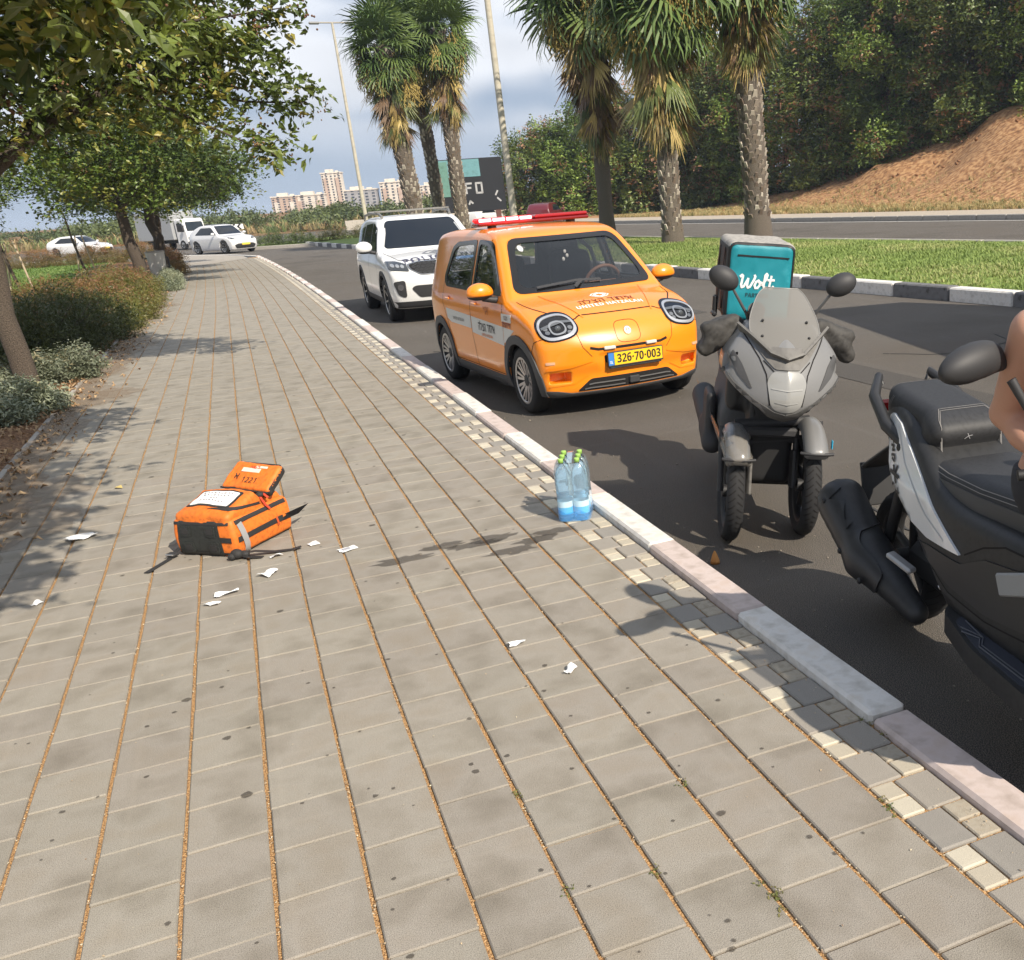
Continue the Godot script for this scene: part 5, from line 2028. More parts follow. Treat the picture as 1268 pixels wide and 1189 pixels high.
func front_patch(called: String, poly: PackedVector2Array, f: Callable, m: Material, parent: Node, lift := 0.003, step := 0.05, holes: Array = []) -> MeshInstance3D:
	return part(called, drape(poly, Vector3(0, 0, 3.2), Vector3.RIGHT, Vector3.UP, Vector3.FORWARD, f, lift, step, holes), m, parent)

func flip(p: PackedVector2Array, s: float) -> PackedVector2Array:
	var r := PackedVector2Array()
	for q in p:
		r.append(Vector2(q.x * s, q.y))
	return r

func arch_band(cz: float, cy: float, r0: float, r1: float, low: float, drop := 1.0) -> PackedVector2Array:
	var p := PackedVector2Array()
	var a0 := asin(clampf((low - cy) / r1, -1, 1))
	var k := 18
	for i in k + 1:
		var a := lerpf(a0, PI - a0, float(i) / k)
		p.append(Vector2(cz + cos(a) * r1, cy + sin(a) * r1 * drop))
	a0 = asin(clampf((low - cy) / r0, -1, 1))
	for i in k + 1:
		var a := lerpf(PI - a0, a0, float(i) / k)
		p.append(Vector2(cz + cos(a) * r0, cy + sin(a) * r0))
	return p

func build_orange_car() -> void:
	var t := thing("rescue_car", Vector3(2.86, ROAD, -9.98), 0.085, "small orange rescue car with white side stripe and lit red light bar", "car", "cars parked along the kerb")
	var top := Tab.new([[-1.86, 1.26], [-1.74, 1.47], [-1.45, 1.535], [-0.7, 1.578], [-0.1, 1.575], [0.30, 1.545], [0.48, 1.475], [0.78, 1.235], [1.02, 1.025], [1.12, 0.985], [1.35, 0.935], [1.58, 0.850], [1.74, 0.74], [1.86, 0.56]])
	var plan := Tab.new([[-1.86, 0.72], [-1.5, 0.80], [-1.0, 0.822], [0.0, 0.822], [1.0, 0.822], [1.35, 0.81], [1.86, 0.76]])
	var tuck := Tab.new([[0.12, 0.075], [0.24, 0.035], [0.36, 0.012], [0.50, 0.006], [0.62, 0.000], [0.84, 0.004], [0.93, 0.020], [1.0, 0.042], [1.25, 0.118], [1.5, 0.200], [1.62, 0.26]])
	var nose := Tab.new([[0.12, 1.70], [0.24, 1.775], [0.36, 1.785], [0.47, 1.815], [0.56, 1.815], [0.70, 1.795], [0.82, 1.745], [0.95, 1.60], [1.2, 1.3], [1.6, 0.9]])
	var tail := Tab.new([[0.15, -1.70], [0.4, -1.80], [0.8, -1.82], [1.0, -1.79], [1.45, -1.68], [1.6, -1.6]])
	var ax := [Vector3(0.80, 0.295, 1.20), Vector3(0.80, 0.295, -1.20)]
	var solid := car_body(top, plan, tuck, nose, tail, 0.175, ax, 0.345)
	var f := func(p: Vector3) -> float:
		# hollows for the fog lamps, and a lip over the number plate
		var q := Vector3(absf(p.x), p.y, p.z)
		var d: float = solid.call(p)
		d = smax(d, -sd_box(p, Vector3(0.03, 0.425, 1.875), Vector3(0.33, 0.10, 0.085), 0.02), 0.025)
		return smax(d, -sd_box(q, Vector3(0.625, 0.355, 1.66), Vector3(0.085, 0.042, 0.085), 0.012), 0.014)
	var shell := car_body(top, plan, tuck, nose, tail, 0.175, [], 0.3)
	var wf := P2([-0.032, 1.022, 0.735, 1.022, 0.395, 1.400, 0.30, 1.450, -0.032, 1.457])
	var wb := P2([-0.995, 1.08, -0.91, 1.026, -0.112, 1.022, -0.112, 1.454, -0.70, 1.427, -0.85, 1.38])
	var cut := func(p: Vector3) -> float:
		var d: float = f.call(p)
		if p.y > 0.38 and d < 0.12:
			var c: float = shell.call(p) + 0.05
			c = maxf(maxf(c, 0.45 - p.y), maxf(p.z - 0.98, -1.62 - p.z))
			d = maxf(d, -c)
			var x := absf(p.x)
			if p.y > 0.95:
				var g := minf(convex(p.z, p.y, wf), convex(p.z, p.y, wb))
				d = maxf(d, -maxf(g, 0.70 - (p.y - 1.0) * 0.30 - x))
				g = maxf(maxf(x - 0.665 + (p.y - 1.02) * 0.345, 1.035 - p.y), maxf(p.y - 1.452, 0.25 - p.z))
				d = maxf(d, -g)
				g = maxf(maxf(x - 0.52, 1.10 - p.y), maxf(p.y - 1.40, p.z + 1.5))
				d = maxf(d, -g)
		return d
	var orange := paint(lin(0.83, 0.245, 0.006), 0.32)
	var sort := func(p: Vector3) -> int:
		if float(shell.call(p)) > -0.012:
			return 0
		return 0 if p.z > 1.4 and p.y > 0.28 and p.y < 0.43 and absf(p.x) > 0.45 and float(f.call(p)) > -0.02 else 1
	var got := iso(cut, Vector3(-0.95, 0.1, -1.95), Vector3(0.95, 1.68, 1.95), 0.021, true, sort, 2)
	part("body", got[0], orange, t)
	part("cabin_lining", got[1], mat(lin(0.035, 0.035, 0.038), 0.8), t)
	var pane := glass(Color(0.10, 0.13, 0.16), 0.40)
	var O := Vector3(0, 0, 3.2)
	# windscreen, its dark border, wiper
	var ws := fillet(P2([-0.695, 1.015, 0.695, 1.015, 0.60, 1.30, 0.535, 1.475, -0.535, 1.475, -0.60, 1.30]), 0.09)
	var hole := fillet(P2([-0.625, 1.058, 0.625, 1.058, 0.540, 1.30, 0.480, 1.432, -0.480, 1.432, -0.540, 1.30]), 0.10)
	front_patch("windscreen_border", ws, f, M.gloss_black, t, 0.004, 0.05, [hole])
	front_patch("windscreen", fillet(P2([-0.66, 1.035, 0.66, 1.035, 0.58, 1.30, 0.515, 1.455, -0.515, 1.455, -0.58, 1.30]), 0.09), f, pane, t, -0.004, 0.06)
	var mb := drape_line([Vector2(-0.48, 1.045), Vector2(-0.10, 1.075), Vector2(0.14, 1.065)], 0.018, O, Vector3.RIGHT, Vector3.UP, Vector3.FORWARD, f, 0.022)
	mb.add(drape_line([Vector2(-0.14, 1.02), Vector2(-0.05, 1.075)], 0.026, O, Vector3.RIGHT, Vector3.UP, Vector3.FORWARD, f, 0.026))
	part("wiper", mb, M.plastic, t)
	part("sticker", drape(oval(-0.455, 1.385, 0.026, 0.026, 14), O, Vector3.RIGHT, Vector3.UP, Vector3.FORWARD, f, 0.006, 0.03), mat(lin(0.5, 0.52, 0.52), 0.5), t)
	# side windows
	var fo := fillet(P2([-0.045, 1.005, 0.83, 1.005, 0.415, 1.432, 0.32, 1.465, -0.045, 1.475]), 0.05)
	var fh := fillet(P2([0.0, 1.045, 0.655, 1.045, 0.355, 1.378, 0.27, 1.425, 0.0, 1.435]), 0.06)
	side_patch("window_frame", fo, f, M.gloss_black, t, 0.004, 0.05, [fh])
	side_patch("window", P2([-0.01, 1.035, 0.71, 1.035, 0.380, 1.398, 0.285, 1.438, -0.01, 1.445]), f, pane, t, -0.003, 0.07)
	var bo := fillet(P2([-1.05, 1.09, -0.95, 1.012, -0.095, 1.005, -0.095, 1.475, -0.72, 1.447, -0.88, 1.40]), 0.06)
	var bh := fillet(P2([-0.97, 1.10, -0.90, 1.05, -0.155, 1.045, -0.155, 1.432, -0.69, 1.405, -0.82, 1.365]), 0.08)
	side_patch("window_frame", bo, f, M.gloss_black, t, 0.004, 0.05, [bh])
	side_patch("window", P2([-0.985, 1.09, -0.91, 1.04, -0.14, 1.035, -0.14, 1.44, -0.70, 1.415, -0.84, 1.375]), f, pane, t, -0.003, 0.07)
	part("rear_window", drape(fillet(P2([-0.56, 1.07, 0.56, 1.07, 0.50, 1.43, -0.50, 1.43]), 0.06), Vector3(0, 0, -3.2), Vector3.RIGHT, Vector3.UP, Vector3.BACK, f, 0.002, 0.07), pane, t)
	# bonnet edge, nose panel and their shut lines
	var gap: Material = M.gap
	part("bonnet_edge", drape_line(Array(fillet(P2([-0.735, 1.0, -0.70, 0.925, -0.50, 0.838, -0.42, 0.815, -0.36, 0.845, 0.36, 0.845, 0.42, 0.815, 0.50, 0.838, 0.70, 0.925, 0.735, 1.0]), 0.05)).slice(6, 54), 0.007, O, Vector3.RIGHT, Vector3.UP, Vector3.FORWARD, f, 0.0015, 0.03), gap, t)
	part("panel_edge", drape_line([Vector2(-0.43, 0.81), Vector2(-0.455, 0.71), Vector2(-0.43, 0.60), Vector2(-0.385, 0.545), Vector2(-0.36, 0.515)], 0.005, O, Vector3.RIGHT, Vector3.UP, Vector3.FORWARD, f, 0.0015, 0.03), gap, t)
	part("panel_edge", drape_line([Vector2(0.43, 0.81), Vector2(0.455, 0.71), Vector2(0.43, 0.60), Vector2(0.385, 0.545), Vector2(0.36, 0.515)], 0.005, O, Vector3.RIGHT, Vector3.UP, Vector3.FORWARD, f, 0.0015, 0.03), gap, t)
	part("charge_flap", drape_line(Array(oval(0, 0.69, 0.115, 0.088, 28, 3.6)), 0.004, O, Vector3.RIGHT, Vector3.UP, Vector3.FORWARD, f, 0.0015, 0.03, true), gap, t)
	var em := front_patch("emblem", oval(0, 0.695, 0.036, 0.036, 20), f, mat(lin(0.36, 0.20, 0.08), 0.35, 0.2), t, 0.006, 0.03)
	part("emblem_ring", drape_line(Array(oval(0, 0.695, 0.024, 0.024, 18)), 0.008, O, Vector3.RIGHT, Vector3.UP, Vector3.FORWARD, f, 0.009, 0.02, true), M.alu, em)
	part("emblem_bar", drape_line([Vector2(0, 0.67), Vector2(0, 0.715)], 0.008, O, Vector3.RIGHT, Vector3.UP, Vector3.FORWARD, f, 0.010, 0.02), M.alu, em)
	part("nose_slot", drape_line([Vector2(-0.37, 0.588), Vector2(-0.30, 0.570), Vector2(0.30, 0.570), Vector2(0.37, 0.588)], 0.022, O, Vector3.RIGHT, Vector3.UP, Vector3.FORWARD, f, 0.002, 0.04), gap, t)
	for s in [-1.0, 1.0]:
		var z: float = nose.at(0.573) - 0.22 * 0.2 * 0.2
		mb = MB.new()
		mb.box(Vector3(s * 0.20, 0.573, z + 0.006), Vector3(0.105, 0.028, 0.03), 0.006, Basis(Vector3.UP, s * 0.10))
		part("strobe_lamp", mb, mat(lin(0.62, 0.56, 0.52), 0.3), t)
		# headlamp
		var hl := front_patch("headlamp", oval(s * 0.590, 0.772, 0.172, 0.104, 36, 2.6, -s * 0.16), f, M.gloss_black, t, 0.006, 0.03)
		part("lamp_ring", drape(oval(s * 0.592, 0.769, 0.157, 0.090, 36, 2.6, -s * 0.16), O, Vector3.RIGHT, Vector3.UP, Vector3.FORWARD, f, 0.012, 0.03, [oval(s * 0.594, 0.774, 0.139, 0.073, 32, 2.5, -s * 0.16)]), mat(lin(0.55, 0.56, 0.58), 0.2, 0.6), hl)
		part("lamp_bar", drape_line([Vector2(s * 0.592 - 0.132, 0.785 + s * 0.02), Vector2(s * 0.592 - 0.05, 0.797 + s * 0.01), Vector2(s * 0.592 + 0.05, 0.797 - s * 0.01), Vector2(s * 0.592 + 0.132, 0.785 - s * 0.02)], 0.017, O, Vector3.RIGHT, Vector3.UP, Vector3.FORWARD, f, 0.012, 0.03), mat(lin(0.16, 0.17, 0.18), 0.25, 0.5), hl)
		part("lens_ring", drape(oval(s * 0.592, 0.764, 0.070, 0.050, 24, 2.6, -s * 0.16), O, Vector3.RIGHT, Vector3.UP, Vector3.FORWARD, f, 0.014, 0.03, [oval(s * 0.592, 0.764, 0.057, 0.038, 22, 2.5, -s * 0.16)]), mat(lin(0.38, 0.39, 0.40), 0.22, 0.7), hl)
		for q in [[-0.102, 0.764], [0.102, 0.764], [-0.092, 0.735], [0.088, 0.730]]:
			part("lens", drape(oval(s * 0.592 + q[0], q[1], 0.020, 0.014, 12), O, Vector3.RIGHT, Vector3.UP, Vector3.FORWARD, f, 0.010, 0.03), mat(lin(0.22, 0.23, 0.24), 0.15, 0.6), hl)
		var c0 := Vector3(s * 0.592, 0.764, 3.2)
		var tt := march(f, c0, Vector3.FORWARD, 5.0)
		mb = MB.new()
		mb.ball(c0 + Vector3(0, 0, -tt + 0.004), Vector3(0.030, 0.028, 0.018))
		part("lens", mb, mat(lin(0.10, 0.11, 0.12), 0.05, 0.3), hl)
		front_patch("side_reflector", fillet(rect(s * 0.705 - 0.035, 0.475, s * 0.705 + 0.035, 0.498), 0.006), f, mat(lin(0.62, 0.36, 0.22), 0.25), t, 0.006, 0.02)
	side_line("bumper_gap", [Vector2(1.66, 0.70), Vector2(1.56, 0.66), Vector2(1.50, 0.58), Vector2(1.49, 0.50)], 0.006, f, gap, t)
	for s in [-1.0, 1.0]:
		part("bumper_crease", drape_line([Vector2(s * 0.40, 0.36), Vector2(s * 0.52, 0.295), Vector2(s * 0.72, 0.285)], 0.010, O, Vector3.RIGHT, Vector3.UP, Vector3.FORWARD, f, 0.006), orange, t)
		part("bumper_crease", drape_line([Vector2(s * 0.36, 0.48), Vector2(s * 0.55, 0.44), Vector2(s * 0.74, 0.425)], 0.012, O, Vector3.RIGHT, Vector3.UP, Vector3.FORWARD, f, 0.007), orange, t)
		part("bonnet_crease", drape_line([Vector2(s * 0.50, 1.02), Vector2(s * 0.42, 1.30), Vector2(s * 0.33, 1.60)], 0.012, Vector3(0, 2, 0), Vector3.RIGHT, Vector3.BACK, Vector3.DOWN, f, 0.005), orange, t)
	# number plate
	var pz: float = nose.at(0.475) + 0.010
	var pl := MB.new()
	pl.box(Vector3(0.03, 0.472, pz), Vector3(0.535, 0.128, 0.022), 0.005)
	pl.box(Vector3(0.03, 0.402, pz - 0.01), Vector3(0.50, 0.016, 0.03), 0.004)
	var plate := part("number_plate", pl, M.plastic, t)
	mb = MB.new()
	mb.box(Vector3(0.055, 0.475, pz + 0.011), Vector3(0.465, 0.106, 0.004), 0.001)
	part("plate_face", mb, mat(lin(0.86, 0.52, 0.02), 0.35), plate)
	mb = MB.new()
	mb.box(Vector3(-0.207, 0.475, pz + 0.011), Vector3(0.052, 0.106, 0.004), 0.001)
	part("plate_band", mb, mat(lin(0.05, 0.20, 0.55), 0.35), plate)
	mb = letters("326·70·003", 0.072, true, 0.002)
	var tx := part("plate_number", mb, M.black, plate)
	tx.position = Vector3(0.060, 0.475, pz + 0.0145)
	tx.scale = Vector3(0.86, 1, 1)
	mb = letters("IL", 0.022, true, 0.001)
	tx = part("plate_letters", mb, M.white, plate)
	tx.position = Vector3(-0.207, 0.449, pz + 0.0140)
	# lower grille, its bars and the dark lip
	var gr := front_patch("lower_grille", fillet(P2([-0.50, 0.225, 0.50, 0.225, 0.375, 0.325, -0.375, 0.325]), 0.03), f, M.gap, t, 0.003, 0.04)
	for y in [0.248, 0.283]:
		var hw: float = 0.46 - (y - 0.225) * 1.1
		for s in [-1.0, 1.0]:
			part("grille_bar", drape_line([Vector2(s * 0.07, y), Vector2(s * (hw - 0.05), y), Vector2(s * hw, y - 0.006)], 0.011, O, Vector3.RIGHT, Vector3.UP, Vector3.FORWARD, f, 0.012, 0.04), mat(lin(0.20, 0.20, 0.20), 0.3, 0.5), gr)
	mb = MB.new()
	mb.box(Vector3(0.02, 0.272, nose.at(0.27) + 0.01), Vector3(0.10, 0.062, 0.03), 0.008)
	part("radar_cover", mb, M.plastic, gr)
	var clad := mat(lin(0.055, 0.056, 0.058), 0.6)
	front_patch("front_lip", fillet(P2([-0.80, 0.168, 0.80, 0.168, 0.80, 0.250, 0.66, 0.240, 0.54, 0.215, -0.54, 0.215, -0.66, 0.240, -0.80, 0.250]), 0.01), f, clad, t, 0.010, 0.04)
	# flanks: sills, arches, door lines, handles
	side_patch("sill_cladding", P2([-0.86, 0.17, 0.86, 0.17, 0.84, 0.300, 0.70, 0.285, -0.70, 0.285, -0.84, 0.300]), f, clad, t, 0.010, 0.05)
	for c in [1.2, -1.2]:
		side_patch("wheel_arch", arch_band(c, 0.295, 0.328, 0.405, 0.20), shell, clad, t, 0.014, 0.04)
	side_line("door_gap", Array(fillet(P2([0.86, 1.0, 0.90, 0.80, 0.89, 0.62, 0.83, 0.50, 0.80, 0.30]), 0.05)).slice(5, 24), 0.007, f, gap, t)
	side_line("door_gap", [Vector2(-0.07, 1.0), Vector2(-0.075, 0.6), Vector2(-0.05, 0.30)], 0.007, f, gap, t)
	side_line("door_gap", [Vector2(-1.03, 1.06), Vector2(-1.02, 0.85), Vector2(-0.88, 0.62), Vector2(-0.83, 0.45), Vector2(-0.80, 0.30)], 0.007, f, gap, t)
	side_line("door_gap", [Vector2(0.80, 0.30), Vector2(-0.80, 0.30)], 0.006, f, gap, t)
	side_line("body_crease", [Vector2(1.15, 0.905), Vector2(0.5, 0.915), Vector2(-0.6, 0.93), Vector2(-1.5, 0.94)], 0.008, f, orange, t, 0.006)
	for s in [-1.0, 1.0]:
		for z in [0.10, -0.80]:
			var c := Vector3(s * 2.0, 0.90, z)
			var tt := march(f, c, Vector3(-s, 0, 0))
			var q := c + Vector3(-s * tt, 0, 0)
			mb = MB.new()
			mb.ball(q + Vector3(-s * 0.004, 0, 0), Vector3(0.004, 0.030, 0.062), Basis.IDENTITY, 5, 12)
			var rec := part("handle_recess", mb, mat(lin(0.42, 0.09, 0.003), 0.4), t)
			mb = MB.new()
			mb.box(q + Vector3(s * 0.022, 0.004, 0), Vector3(0.016, 0.022, 0.135), 0.008)
			part("door_handle", mb, orange, rec)
		# mirror: orange cap over a black foot
		var mc := Vector3(s * 0.935, 1.045, 0.70)
		var cap := func(p: Vector3) -> float:
			var d := sd_ell(p, mc, Vector3(0.125, 0.088, 0.085))
			return smax(smax(d, mc.y - 0.030 - p.y, 0.02), mc.z - 0.05 - p.z, 0.02)
		var mi := part("mirror", iso(cap, mc - Vector3(0.16, 0.14, 0.14), mc + Vector3(0.16, 0.14, 0.14), 0.013)[0], orange, t)
		mb = MB.new()
		mb.ball(mc + Vector3(0, -0.026, -0.01), Vector3(0.118, 0.040, 0.075))
		mb.tube([mc + Vector3(-s * 0.02, -0.045, 0.0), mc + Vector3(-s * 0.11, -0.07, 0.01), mc + Vector3(-s * 0.18, -0.075, 0.02)], [0.030, 0.028, 0.034], 10)
		part("mirror_foot", mb, M.plastic, mi)
	# white stripe with lettering on each flank
	var grey_white := mat(lin(0.60, 0.60, 0.57), 0.5)
	for z in [[1.06, 0.86, 0.905, 0.895], [0.85, -0.06, 0.0, 0.0], [-0.085, -0.86, 0.0, 0.0]]:
		var zz: Array = z
		var p: PackedVector2Array
		if zz[0] > 1.0:
			p = P2([1.17, 0.735, 0.90, 0.745, 0.875, 0.60, 1.0, 0.645, 1.08, 0.69])
		elif zz[0] > 0.5:
			p = P2([0.885, 0.745, -0.06, 0.775, -0.06, 0.62, 0.86, 0.575])
		else:
			p = P2([-0.09, 0.776, -0.925, 0.80, -0.90, 0.70, -0.78, 0.665, -0.09, 0.655])
		side_patch("side_stripe", p, f, grey_white, t, 0.0025, 0.06)
	for s in [-1.0, 1.0]:
		var o := Vector3(s * 1.3, 0, 0)
		var u := Vector3(0, 0, s * -1.0)
		# flank of the car's right side reads with u towards the rear's opposite
		u = Vector3(0, 0, -s) if s > 0.0 else Vector3(0, 0, 1)
		var v := Vector3.UP
		var D := Vector3(-s, 0, 0)
		var zc := 0.40
		part("stripe_text", drape_flat(hebrew("alef yod het vav dalet sp he tsadi lamed he", 0.012, 0.062), o + Vector3(0, 0.665, zc), u, v, D, f, 0.005), mat(lin(0.03, 0.03, 0.03), 0.6), t)
		part("stripe_text", drape_flat(letters("UNITED HATZALAH", 0.026), o + Vector3(0, 0.625, zc), u, v, D, f, 0.005), mat(lin(0.62, 0.20, 0.06), 0.6), t)
		part("stripe_text", drape_flat(letters("UNITED HATZALAH", 0.030), o + Vector3(0, 0.715, -0.50), u, v, D, f, 0.005), mat(lin(0.25, 0.24, 0.22), 0.6), t)
		part("door_print", drape_flat(hebrew("he tsadi lamed he sp alef yod", 0.006, 0.028), o + Vector3(0, 0.86, 0.42), u, v, D, f, 0.004), mat(lin(0.35, 0.10, 0.02), 0.6), t)
		part("door_print", drape_flat(hebrew("vav dalet yod het vav", 0.006, 0.028), o + Vector3(0, 0.825, 0.45), u, v, D, f, 0.004), mat(lin(0.35, 0.10, 0.02), 0.6), t)
		var st := part("wing_sticker", drape(fillet(rect(-0.125, 0.795, 0.125, 0.865), 0.01), o + Vector3(0, 0, 0.99), u, v, D, f, 0.003, 0.04), grey_white, t)
		part("wing_print", drape_flat(letters("1221", 0.036), o + Vector3(0, 0.83, 0.99), u, v, D, f, 0.006), mat(lin(0.20, 0.15, 0.13), 0.6), st)
		part("wing_print", drape_flat(hebrew("het yod yod dalet he tsadi lamed he", 0.010, 0.034), o + Vector3(0, 0.752, 0.99), u, v, D, f, 0.004), mat(lin(0.22, 0.05, 0.02), 0.6), t)
	# lettering and emblem on the bonnet
	var bo2 := Vector3(0.0, 2.0, 0.0)
	var bd := Vector3(0, -1, 0)
	var ring := MB.new()
	for i in 3:
		strokes("0,.5 .35,.85 .85,.85 1.2,.5 .85,.15 .35,.15 0,.5" if i == 0 else (".2,.5 .6,1 1,.5 .6,0 .2,.5" if i == 1 else "-.25,.5 .1,.95 .6,1.12 1.1,.95 1.45,.5 1.1,.05 .6,-.12 .1,.05 -.25,.5"), 0.012, 0.105, Vector2(-0.063, -0.052), 0.0, ring)
	part("bonnet_emblem", drape_flat(ring, bo2 + Vector3(0, 0, 1.235), Vector3.RIGHT, Vector3.FORWARD, bd, f, 0.003), M.white, t)
	part("bonnet_text", drape_flat(hebrew("alef yod het vav dalet sp he tsadi lamed he", 0.0105, 0.066), bo2 + Vector3(0, 0, 1.405), Vector3.RIGHT, Vector3.FORWARD, bd, f, 0.003), mat(lin(0.16, 0.03, 0.005), 0.6), t)
	part("bonnet_text", drape_flat(letters("UNITED HATZALAH", 0.052), bo2 + Vector3(0, 0, 1.455), Vector3.RIGHT, Vector3.FORWARD, bd, f, 0.003), M.white, t)
	# wheels
	for s in [-1.0, 1.0]:
		for z in [1.2, -1.2]:
			wheel(t, Vector3(s * 0.715, 0.295, z), 0.295, 0.175, 9, 0.205)
	mb = MB.new()
	mb.box(Vector3(0, 0.25, 0), Vector3(1.2, 0.16, 3.1), 0.03)
	part("underbody", mb, M.black, t)
	# light bar: left half lit
	mb = MB.new()
	mb.box(Vector3(0, 1.605, -0.28), Vector3(1.18, 0.030, 0.20), 0.012)
	var bar := part("light_bar", mb, mat(lin(0.18, 0.01, 0.012), 0.25), t)
	for s in [-1.0, 1.0]:
		mb = MB.new()
		mb.box(Vector3(s * 0.30, 1.640, -0.28), Vector3(0.575, 0.040, 0.17), 0.016)
		part("red_cover", mb, mat(lin(0.30, 0.012, 0.016), 0.15) if s > 0 else glow(Color(0.95, 0.10, 0.12), 0.9), bar)
	for i in 4:
		mb = MB.new()
		mb.box(Vector3(-0.51 + i * 0.14, 1.640, -0.190), Vector3(0.125, 0.030, 0.012), 0.004)
		part("lit_lamp", mb, glow(Color(1.0, 0.74, 0.78), 1.6), bar)
	for i in 3:
		var l := OmniLight3D.new()
		l.name = "light_bar_lamp"
		l.light_color = Color(1.0, 0.18, 0.20)
		l.light_energy = 0.012
		l.light_size = 0.03
		l.omni_range = 6.0
		l.shadow_enabled = true
		bar.add_child(l, true)
		l.position = Vector3(-0.46 + i * 0.16, 1.645, -0.145)
	for s in [-1.0, 1.0]:
		mb = MB.new()
		mb.box(Vector3(s * 0.42, 1.577, -0.28), Vector3(0.06, 0.05, 0.12), 0.01)
		part("bar_foot", mb, M.plastic, bar)
	# inside: dash, wheel, seats, mirror
	mb = MB.new()
	mb.box(Vector3(0, 0.86, 0.80), Vector3(1.36, 0.20, 0.40), 0.08)
	mb.box(Vector3(0.36, 0.975, 0.70), Vector3(0.36, 0.10, 0.16), 0.04)
	part("dashboard", mb, mat(lin(0.03, 0.032, 0.034), 0.7), t)
	mb = MB.new()
	mb.box(Vector3(0.10, 0.985, 0.80), Vector3(0.14, 0.05, 0.012), 0.004, Basis(Vector3.RIGHT, -0.5))
	mb.box(Vector3(0.27, 0.985, 0.80), Vector3(0.14, 0.05, 0.012), 0.004, Basis(Vector3.RIGHT, -0.5))
	part("dash_cards", mb, mat(lin(0.30, 0.32, 0.32), 0.6), t)
	var rim := []
	for i in 25:
		var a := TAU * i / 24
		rim.append(Vector3(0.36, 1.0, 0.52) + Basis(Vector3.RIGHT, 0.45) * Vector3(cos(a) * 0.185, sin(a) * 0.185, 0))
	mb = MB.new()
	mb.tube(rim, 0.017, 10, false)
	mb.box(Vector3(0.36, 1.0, 0.52), Vector3(0.30, 0.06, 0.03), 0.01, Basis(Vector3.RIGHT, 0.45))
	part("steering_wheel", mb, mat(lin(0.24, 0.12, 0.075), 0.6), t)
	for s in [-1.0, 1.0]:
		var seat := func(p: Vector3) -> float:
			var q := p - Vector3(s * 0.36, 0, 0)
			var d := sd_box(q, Vector3(0, 0.60, 0.12), Vector3(0.25, 0.10, 0.26), 0.07)
			var r := q - Vector3(0, 0.95, -0.22)
			r = Basis(Vector3.RIGHT, 0.22) * r
			d = smin(d, sd_box(r, Vector3.ZERO, Vector3(0.25 - 0.10 * clampf(r.y, 0, 1), 0.34, 0.07), 0.06), 0.06)
			r = q - Vector3(0, 1.34, -0.33)
			return smin(d, sd_box(r, Vector3.ZERO, Vector3(0.13, 0.085, 0.05), 0.05), 0.05)
		part("seat", iso(seat, Vector3(s * 0.36 - 0.3, 0.44, -0.52), Vector3(s * 0.36 + 0.3, 1.46, 0.45), 0.028)[0], mat(lin(0.022, 0.024, 0.035), 0.75), t)
	mb = MB.new()
	mb.ball(Vector3(-0.33, 1.07, -0.120), Vector3(0.035, 0.035, 0.01))
	mb.box(Vector3(-0.33, 0.99, -0.105), Vector3(0.11, 0.012, 0.006))
	part("seat_print", mb, M.white, t)
	mb = MB.new()
	mb.box(Vector3(-0.0, 1.385, 0.40), Vector3(0.22, 0.07, 0.03), 0.02)
	mb.tube([Vector3(0, 1.39, 0.40), Vector3(0, 1.47, 0.44)], 0.012, 6)
	part("inner_mirror", mb, M.plastic, t)
	mb = MB.new()
	for q in [[0.02, 1.32], [0.04, 1.28], [0.0, 1.25]]:
		mb.ball(Vector3(q[0] + 0.02, q[1], 0.42), Vector3(0.016, 0.02, 0.01), Basis.IDENTITY, 5, 8)
	part("pendant", mb, M.white, t)
	mb = MB.new()
	mb.tube([Vector3(0.40, 1.42, -0.1), Vector3(0.50, 1.30, -0.02), Vector3(0.56, 1.05, 0.0)], 0.02, 6)
	part("belt", mb, mat(lin(0.3, 0.31, 0.31), 0.7), t)

